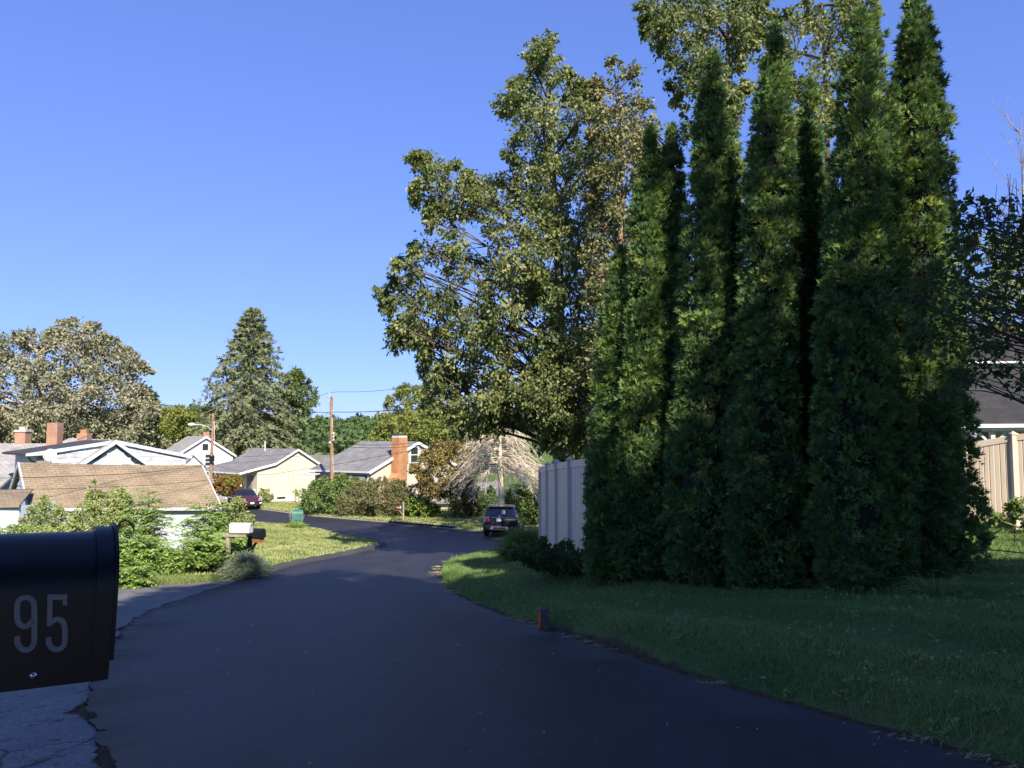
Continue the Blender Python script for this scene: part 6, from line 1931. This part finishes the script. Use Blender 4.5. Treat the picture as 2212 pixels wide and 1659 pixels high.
bush('yew_hedge', 'broad brown-green yew bush below the brick chimney', [(725, 1085), (748, 1060), (778, 1042), (820, 1036), (868, 1040), (900, 1055), (912, 1085), (905, 1118), (860, 1124), (790, 1122), (735, 1116)], 56.5, 2.4, 815, 'yew', 230, .55, 150, .14, 63, .45, .1)
bush('bright_shrub', 'bright lime-green shrub right of the yew bush', [(880, 1085), (895, 1068), (915, 1062), (930, 1078), (945, 1095), (950, 1115), (920, 1120), (885, 1118)], 55, 1.2, 915, 'bright', 70, .45, 120, .14, 64)
bush('dark_shrub', 'dark shrubs in shade under the dead conifer, left of the trunk', [(1005, 1060), (1060, 1055), (1078, 1075), (1075, 1118), (1000, 1118)], 56, 1.2, 1035, 'forest', 60, .55, 120, .16, 65)
bush('green_shrub', 'mid-green shrub behind the SUV, right of the dead trunk', [(1095, 1065), (1130, 1050), (1175, 1060), (1180, 1120), (1115, 1125), (1090, 1095)], 48, 1.4, 1130, 'hedgegreen', 80, .6, 120, .16, 66)
bush('hydrangea', 'red and yellow hydrangea bush in front of the cream house porch', [(460, 1045), (468, 1030), (495, 1026), (515, 1030), (524, 1042), (522, 1062), (495, 1068), (465, 1062)], 69, 1.3, 492, 'reddish', 70, .5, 110, .17, 67)
bush('wispy_shrub', 'wispy flowering shrub at the cream house wall right of the wagon', [(557, 1078), (558, 1066), (566, 1055), (572, 1062), (580, 1058), (588, 1070), (588, 1083), (560, 1084)], 73, .8, 572, 'weed', 40, .4, 60, .13, 68)
# small shaded house glimpsed behind the copper maple
c = px(968, 1095, 64)
t = thing('grey_cottage', 'shaded grey cottage wall glimpsed under the copper maple', 'house', (c.x, 65, gz(c.x, 65)))
A, B = px(925, 1088, 64), px(1075, 1086, 64)
MB().slab([A - Z * 2.2, B - Z * 2.2, B, A], Vector((0, 4, 0))).build('wall', M['beigesiding'], t)
MB().slab([A + Vector((-.3, -.4, 0)), B + Vector((.3, -.4, 0)), B + Vector((.3, 2.2, 1.5)), A + Vector((-.3, 2.2, 1.5))], Z * .1).build('roof', M['greyroof'], t)
MB().slab([A + Vector((-.3, 4.4, 0)), B + Vector((.3, 4.4, 0)), B + Vector((.3, 2.2, 1.5)), A + Vector((-.3, 2.2, 1.5))], Z * .1).build('roof', M['greyroof'], t)
window_part(t, px(985, 1105, 63.98), Vector((1, 0, 0)), .7, .5, Vector((0, -1, 0)), 0)
# potted plant at the cream house
c = px(642, 1083, 73.5)
zg = gz(c.x, c.y)
t = thing('potted_plant', 'potted plant standing against the cream house wall', 'potted plant', (c.x, c.y, zg))
MB().lathe([(.17, 0), (.24, .35), (.27, .42), (.27, .48), (.22, .48)], (c.x, c.y, zg + .08), 14).build('pot', M['terracotta'], t, smooth=True)
g = np.random.default_rng(70)
Cc = np.array([c.x, c.y, zg + .75]) + g.normal(0, .16, (16, 3))
V, Fc, r, _ = clump_leaves(Cc, np.full(16, .22), 16, .22, .3, -.3, g, 5)
npobj('leaves', V, Fc, M['weed'], t, rnd=r)

# daylily clump at the green mailbox, variegated shrub, ornamental grass
def blade_clump(name, label, cat, c, rx, ry, h, n, L, W, leaf, seed, up=1.0, outw=.9, arch=True):
    g = np.random.default_rng(seed)
    t = thing(name, label, cat, c)
    a = g.uniform(0, 6.2832, n)
    rr = np.sqrt(g.random(n))
    root = np.column_stack([c[0] + rx * rr * np.cos(a) * .8, c[1] + ry * rr * np.sin(a) * .8, np.full(n, c[2])])
    root[:, 2] += h * np.sqrt(np.maximum(0, 1 - rr ** 2)) * g.uniform(0, .85, n)
    d = np.column_stack([np.cos(a) * rr * outw, np.sin(a) * rr * outw, np.full(n, up)]) + g.normal(0, .3, (n, 3))
    d = unit(d)
    l = L * g.uniform(.6, 1.2, n)
    s = unit(np.cross(d, g.normal(0, 1, (n, 3)))) * (W / 2)
    m1 = root + d * (l * .55)[:, None]
    tipd = d + np.column_stack([d[:, 0] * .8, d[:, 1] * .8, np.full(n, -.9 if arch else -.2)])
    tp_ = m1 + unit(tipd) * (l * .5)[:, None]
    V = np.stack([root - s * .6, root + s * .6, m1 + s, m1 - s, tp_], 1).reshape(-1, 3)
    b = np.arange(n)[:, None] * 5
    quads = b + np.array([[0, 1, 2, 3]])
    tris = b + np.array([[3, 2, 4, 4]])
    me = bpy.data.meshes.new('blades')
    fs = [tuple(x) for x in quads.tolist()] + [tuple(x[:3]) for x in tris.tolist()]
    Vl = V - np.array(c)
    me.from_pydata(Vl.tolist(), [], fs)
    me.materials.append(M[leaf])
    at = me.attributes.new('rnd', 'FLOAT', 'FACE')
    q = np.clip(g.normal(.5, .22, n), 0, 1)
    at.data.foreach_set('value', np.concatenate([q, q]).astype(np.float32))
    link(bpy.data.objects.new('blades', me), t)
    return t
p = gp(641, 1142)
blade_clump('daylily_clump', 'yellow-green daylily clump round the green mailbox', 'plant', (p.x, p.y - .25, gz(p.x, p.y - .25)), .55, .5, .18, 420, .42, .035, 'bright', 71)
dl = MB()
t = thing('dry_flower_stalks', 'dry tan flower stalks beside the green mailbox', 'plant', (p.x, p.y, gz(p.x, p.y)))
for k in range(14):
    a = px(random.choice((random.uniform(622, 632), random.uniform(652, 662))), random.uniform(1106, 1114), p.y + random.uniform(-.3, .2))
    dl.tube([(p.x + (a.x - p.x) * .5, a.y, gz(p.x, p.y)), a], .006, 4)
dl.build('stalks', M['drystalk'] if 'drystalk' in M else M['wood'], t)
p = gp(540, 1250)
for k, (du, dy) in enumerate(((0, 0),)):
    c = px(534, HOR, p.y + .55)
    blade_clump('variegated_grass_shrub', 'grey-green variegated grassy shrub at the pavement corner', 'bush', (c.x, c.y, gz(c.x, c.y) - .05), .72, .62, .62, 5200, .26, .013, 'variegated', 72, .75, 1.0)
c = px(1152, HOR, 21.4)
blade_clump('ornamental_grass', 'tall arching ornamental grass left of the fence end', 'plant', (c.x - .1, c.y, gz(c.x, c.y)), .55, .5, .75, 4200, .75, .013, 'hedgegreen', 73, .7, 1.1)

# ------------------------------------------------------------------ sumac and weeds at the left
def pinnate(name, label, base, tops, seed, rach=.58, leaflet=.14, per=10, leaf='sumac', nodes=12, group='pinnate-leaved saplings', low=.25):
    g = np.random.default_rng(seed)
    t = thing(name, label, 'plant', base, 0, group)
    P, Rr, C, A, N, L = [], [], [], [], [], []
    b = np.array(base)
    tops = [np.array(q) + g.normal(0, .12, 3) * (k > 0) - np.array([0, 0, .12 * k]) for k in range(4) for q in tops]
    for tp_ in tops:
        st = bez(b + np.array([g.normal(0, .1), g.normal(0, .1), -.1]), tp_, 0, 8, .08, g)
        P.append(st)
        Rr.append(np.linspace(.018, .006, 8))
        for k in range(nodes):
            s = low + (1 - low) * (k + .5) / nodes + g.normal(0, .02)
            q = np.array([np.interp(s, np.linspace(0, 1, 8), st[:, j]) for j in range(3)])
            a = 2.4 * k + g.normal(0, .5)
            o = np.array([math.cos(a), math.sin(a), 0])
            l = rach * g.uniform(.7, 1.2) * (1.0 if s < .9 else .75)
            e = q + o * l * .9 + np.array([0, 0, l * g.uniform(-.25, .35)])
            rl = bez(q, e, l * .28, 7, .02, g)
            P.append(rl)
            Rr.append(np.linspace(.006, .003, 7))
            ss = np.linspace(.15, 1, per)
            side = np.array([-o[1], o[0], 0])
            for sg in (1, -1):
                pos = np.stack([np.interp(ss, np.linspace(0, 1, 7), rl[:, j]) for j in range(3)], 1)
                C.append(pos)
                A.append(side * sg + o * .45 + np.array([0, 0, -.35]) + g.normal(0, .16, (per, 3)))
                N.append(np.array([0, 0, 1]) + g.normal(0, .25, (per, 3)))
                L.append(leaflet * g.uniform(.8, 1.15, per) * (1 - .35 * np.abs(ss - .5)))
    C, A, N, L = np.vstack(C), np.vstack(A), np.vstack(N), np.concatenate(L)
    V, Fc = leaf_geo(C, A, N, L, L * .36, .12)
    npobj('foliage', V, Fc, M[leaf], t, rnd=np.clip(g.normal(.5, .22, len(C)), 0, 1))
    bv, bf = tubes_np(P, Rr, 3)
    npobj('stems', bv, bf, M['stem'], t, smooth=True)
    return t
def sap(label, u, Y, tops, seed, **k):
    return pinnate('tree_of_heaven', label, ground_at(u, Y), [tuple(px(a, b, y)) for a, b, y in tops], seed, **k)
sap('tall feathery sapling in front of the garage roof middle', 315, 23.5, [(318, 1052, 23.2), (340, 1075, 23.0), (300, 1065, 23.8), (350, 1110, 23.4), (285, 1095, 23.0)], 81, nodes=13)
sap('feathery sapling at the garage right end beside the mailbox pair', 455, 23.0, [(452, 1075, 22.6), (478, 1080, 23.0), (430, 1085, 22.4), (500, 1105, 22.8), (415, 1120, 22.6), (515, 1140, 22.4)], 82, nodes=13)
sap('low feathery sapling directly right of the numbered mailbox', 285, 19.6, [(275, 1165, 19.3), (300, 1150, 19.6), (330, 1160, 19.5), (262, 1190, 19.1)], 83, nodes=11)
sap('low feathery sapling at the foot of the white garage wall', 372, 20.3, [(365, 1180, 20.0), (390, 1170, 20.4), (410, 1185, 20.0), (348, 1190, 19.9)], 84, nodes=11)
sap('low feathery sapling left of the wooden mailbox post', 445, 20.8, [(440, 1150, 20.6), (462, 1140, 20.8), (425, 1165, 20.4), (478, 1165, 20.4)], 85, nodes=11)
sap('drooping feathery sapling at the pavement edge by the numbered mailbox', 268, 18.4, [(258, 1222, 18.2), (285, 1215, 18.4), (310, 1222, 18.3)], 86, nodes=7, rach=.42)
sap('feathery sapling behind the numbered mailbox, far left', 40, 21.5, [(30, 1128, 21.3), (60, 1130, 21.5), (5, 1140, 21.5), (-20, 1135, 21.5)], 87, nodes=11)
bush('wild_shrub', 'leafy wild shrub with tall spikes in front of the garage left half', [(150, 1140), (165, 1095), (190, 1080), (198, 1040), (206, 1036), (214, 1072), (245, 1062), (268, 1058), (285, 1085), (290, 1150), (160, 1160)], 24, .9, 225, 'weed', 130, .3, 80, .075, 88)
bush('wild_shrub', 'thin wild shrub in front of the garage left gable', [(20, 1142), (60, 1110), (80, 1085), (100, 1075), (125, 1095), (150, 1110), (160, 1150), (30, 1160)], 24.5, .9, 95, 'weed', 75, .28, 60, .075, 89)
bush('wild_shrub', 'weedy shrub with pale seed spikes behind the white mailbox', [(498, 1130), (500, 1095), (512, 1075), (522, 1082), (530, 1110), (545, 1120), (540, 1140), (515, 1150), (495, 1180)], 22.0, .6, 515, 'weed', 70, .24, 60, .065, 90)
bush('leafy_undergrowth', 'dense leafy undergrowth between garage wall and pavement, left part', [(250, 1170), (300, 1175), (360, 1195), (370, 1240), (300, 1250), (248, 1250)], 20.0, .7, 310, 'sumac', 190, .26, 75, .085, 91)
bush('leafy_undergrowth', 'dense leafy undergrowth around the wooden mailbox post', [(370, 1195), (420, 1185), (470, 1160), (520, 1160), (545, 1185), (520, 1215), (470, 1232), (370, 1240)], 21.9, .6, 450, 'sumac', 220, .26, 75, .085, 92)
bush('leafy_undergrowth', 'leafy growth against the lean-to wall behind the numbered mailbox', [(-60, 1160), (0, 1140), (60, 1140), (150, 1130), (250, 1120), (260, 1200), (-60, 1210)], 22.5, .8, 100, 'weed', 120, .32, 70, .085, 93)
def foot(P):
    return (P[:, 1] > 17.6) & (P[:, 1] < 19.8) & (P[:, 0] < -5.9 - 0.0) & (dist_poly(pave_out, P) < .9) & ~in_poly(road_poly, P) & (~in_poly(pave_out, P) | (dist_poly(pave_out, P) < .25))
gq = np.random.default_rng(94)
Pq = np.column_stack([gq.uniform(-13, -5.8, 40000), gq.uniform(17.2, 20, 40000)])
Pq = Pq[foot(Pq)][:9000]
V, Fc = blades(np.column_stack([Pq, roadz(Pq[:, 1]) - .04]), .22, .014, .6, 95)
o = npobj('weedy_grass', V, Fc, M['grass'], rnd=np.clip(gq.normal(.75, .2, len(Pq)), 0, 1))
o['kind'] = 'stuff'
tag(o, 'dry weedy grass fringe along the worn pavement edge', 'grass')

# shaded plants at the foot of the fence and of the arborvitae
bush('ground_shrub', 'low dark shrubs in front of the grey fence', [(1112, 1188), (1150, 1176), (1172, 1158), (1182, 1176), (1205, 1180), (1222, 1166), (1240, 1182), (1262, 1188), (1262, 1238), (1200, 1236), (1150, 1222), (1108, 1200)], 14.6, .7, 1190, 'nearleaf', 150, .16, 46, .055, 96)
bush('ground_shrub', 'pale weeds round the black mailbox post by the SUV', [(1085, 1185), (1110, 1172), (1135, 1180), (1135, 1205), (1090, 1205)], 20.5, .4, 1112, 'hedgegreen', 26, .2, 50, .07, 97)
bush('climbing_vine', 'pale-leaved vine poking out low between the middle arborvitae', [(1500, 1120), (1512, 1060), (1530, 1030), (1545, 1090), (1570, 1100), (1600, 1120), (1590, 1160), (1540, 1170)], 11.35, .15, 1540, 'nearleaf', 16, .12, 16, .085, 98, .8, .7)
bush('climbing_vine', 'vine hanging between the middle and the widest arborvitae', [(1665, 900), (1700, 890), (1720, 930), (1735, 990), (1715, 1000), (1690, 940)], 11.25, .15, 1700, 'nearleaf', 12, .12, 16, .085, 99, .8, .7)
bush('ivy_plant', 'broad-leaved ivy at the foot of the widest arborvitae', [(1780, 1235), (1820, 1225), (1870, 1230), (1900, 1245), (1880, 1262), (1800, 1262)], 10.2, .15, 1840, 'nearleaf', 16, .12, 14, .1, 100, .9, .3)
blade_clump('grass_tuft', 'long pale grass tuft at the foot of the right-end arborvitae', 'plant', tuple(ground_at(2010, 10.2)), .25, .2, .05, 120, .40, .008, 'grass', 110, .6, 1.1)

# ------------------------------------------------------------------ branches at the right edge
gh = np.random.default_rng(120)
Yr = 6.2
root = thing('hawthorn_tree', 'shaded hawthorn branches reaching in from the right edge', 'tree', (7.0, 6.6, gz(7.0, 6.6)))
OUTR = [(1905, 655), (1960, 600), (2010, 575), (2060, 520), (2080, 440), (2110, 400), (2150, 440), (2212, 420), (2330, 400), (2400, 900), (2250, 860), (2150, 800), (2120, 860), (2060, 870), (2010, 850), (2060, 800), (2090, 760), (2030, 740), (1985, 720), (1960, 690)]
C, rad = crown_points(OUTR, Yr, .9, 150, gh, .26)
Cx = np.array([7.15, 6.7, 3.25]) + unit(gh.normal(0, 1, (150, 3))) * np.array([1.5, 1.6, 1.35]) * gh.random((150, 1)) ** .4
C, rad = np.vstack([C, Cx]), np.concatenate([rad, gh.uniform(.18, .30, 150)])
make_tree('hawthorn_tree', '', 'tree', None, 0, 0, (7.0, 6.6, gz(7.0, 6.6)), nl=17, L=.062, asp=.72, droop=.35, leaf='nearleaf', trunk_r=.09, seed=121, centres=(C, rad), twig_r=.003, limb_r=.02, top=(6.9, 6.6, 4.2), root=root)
# upright bare twigs sticking out of it
m = MB()
for k in range(15):
    u0, v0 = gh.uniform(2075, 2300), gh.uniform(520, 560)
    a = px(u0, v0, Yr + gh.normal(0, .3))
    e = px(u0 + gh.normal(8, 16), v0 - gh.uniform(60, 160), a.y)
    m.tube([a, (a + e) / 2 + Vector((gh.normal(0, .015), 0, 0)), e], [.004, .003, .0015], 4)
m.build('bare_twigs', M['bark'], root)['kind'] = 'stuff'
# bare white-branched tree far right, and lit foliage behind
t = thing('bare_tree', 'bare pale-twigged tree against the sky at the right edge', 'tree', ground_at(2235, 20))
P, Rr = [], []
b = np.array(ground_at(2235, 20))
tl = bez(b, np.array(px(2205, 250, 20)), 0, 10, .15, gh)
P.append(tl); Rr.append(np.linspace(.07, .008, 10))
for k in range(34):
    s = gh.uniform(.55, .98)
    q = np.array([np.interp(s, np.linspace(0, 1, 10), tl[:, j]) for j in range(3)])
    e = q + np.array([gh.normal(-.15, .75), gh.normal(0, .5), gh.uniform(.4, 1.5)])
    ln = bez(q, e, -.1, 6, .08, gh)
    P.append(ln); Rr.append(np.linspace(.012, .003, 6))
    for j in range(3):
        q2 = ln[gh.integers(2, 6)]
        P.append(bez(q2, q2 + np.array([gh.normal(0, .25), gh.normal(0, .2), gh.uniform(.15, .6)]), 0, 4, .03, gh)); Rr.append([.005, .004, .003, .002])
bv, bf = tubes_np(P, Rr, 5)
npobj('trunk', bv, bf, M['greytwig'], t, smooth=True)
make_tree('garden_tree', 'sunlit yellow-green tree behind the hawthorn branches at the right edge', 'tree', [(2050, 560), (2085, 515), (2140, 500), (2212, 510), (2330, 490), (2400, 600), (2380, 760), (2212, 770), (2080, 760), (2040, 700)], 33, 2.2, ground_at(2230, 33),
          n=110, rc=.75, nl=120, L=.17, leaf='lime', seed=122, trunk_r=.16, twig_r=.006, limb_r=.05)
make_tree('garden_tree', 'leafy tree in the yard behind the arborvitae row, seen through gaps', 'tree', ell(1800, 640, 230, 260, 20, .1, 7), 26, 2.0, ground_at(1800, 26), n=110, rc=.9, nl=90, L=.2, leaf='oak', seed=123, trunk_r=.2, twig_r=0)
# thorny creeper wire over the right lawn
t = thing('bramble', 'thorny bramble stem crossing the sunlit lawn at right', 'plant', ground_at(2110, 11.5))
m = MB()
cpts = [px(2085, 1196, 11.3), px(2120, 1187, 11.0), px(2165, 1190, 10.7), px(2212, 1195, 10.4), px(2290, 1215, 10.0)]
m.tube(cpts, .008, 5)
for k in range(16):
    i = random.uniform(0, 3.9)
    a = cpts[int(i)].lerp(cpts[int(i) + 1], i - int(i))
    m.tube([a, a + Vector((random.uniform(-.08, .08), random.uniform(-.05, .05), random.uniform(-.1, .22)))], .003, 4)
cp = px(2190, 1192, 10.55)
m.tube([cp, cp + Vector((.03, 0, .3)), cp + Vector((-.02, .02, .46))], .004, 4)
m.tube([cp + Vector((.03, 0, .2)), cp + Vector((.12, 0, .38))], .003, 4)
m.build('stem', M['bark'], t)
bush('fence_weeds', 'leafy weeds along the foot of the right fence', [(2105, 1120), (2130, 1098), (2160, 1112), (2190, 1085), (2212, 1075), (2260, 1070), (2300, 1120), (2110, 1132)], 16.6, .3, 2190, 'hedgegreen', 40, .2, 50, .08, 124)

# ------------------------------------------------------------------ wooded hills
def forest(name, label, x0, x1, ridge, Y, depth, n, seed, leafL, leaf='forest', dn=18):
    g = np.random.default_rng(seed)
    U = g.uniform(x0, x1, n)
    fr = g.random(n)
    ys = Y + depth * fr
    top = np.interp(U, [a for a, _ in ridge], [b for _, b in ridge])
    V_ = top + (1 - fr) * dn + g.normal(0, 1.4, n)
    C = np.array([px(a, b, y) for a, b, y in zip(U, V_, ys)])
    rad = g.uniform(.7, 1.4, n) * Y / 100
    V, Fc, r, _ = clump_leaves(C, rad, 46, leafL, .75, .2, g, 8)
    o = npobj(name, V, Fc, M[leaf], rnd=r)
    o['kind'] = 'stuff'
    return tag(o, label, 'woods')
forest('woods', 'dark green wooded ridge behind the utility pole and houses', 250, 1150, [(250, 905), (420, 890), (560, 905), (655, 905), (690, 908), (715, 914), (760, 912), (790, 916), (830, 914), (900, 905), (1150, 900)], 150, 60, 850, 131, 1.1, 'forest', 60)
forest('woods', 'farthest hazy wooded hill on the skyline', 600, 1150, [(600, 925), (700, 919), (770, 915), (800, 911), (840, 911.5), (870, 913), (1150, 916)], 600, 120, 260, 132, 4.6, 'forest', 16)
forest('woods', 'woods behind the left houses and sycamore', -700, 320, [(-700, 880), (0, 885), (320, 900)], 140, 40, 330, 133, 1.0, 'forest', 50)
forest('woods', 'woods beyond the fenced yard to the right', 1100, 2900, [(1100, 880), (2000, 830), (2900, 800)], 75, 30, 400, 134, .65, 'forest', 90)

# broad-leaved weeds and clover in the shaded lawn
gw = np.random.default_rng(140)
Pw = np.column_stack([gw.uniform(-1.5, 9, 900), gw.uniform(4.2, 14, 900)])
Pw = Pw[near_w(Pw) & (np.sin(Pw[:, 0] * 1.7 + 2) * np.sin(Pw[:, 1] * 1.1) > -0.2)]
V, Fc, r, _ = clump_leaves(np.column_stack([Pw, ground(Pw) + 0.035]), gw.uniform(.03, .08, len(Pw)), 11, .04, .75, -.1, gw, 6)
o = npobj('lawn_weeds', V, Fc, M['weed'], rnd=r * .6)
o['kind'] = 'stuff'
tag(o, 'patches of clover and broad-leaved weeds in the shaded lawn', 'weeds')
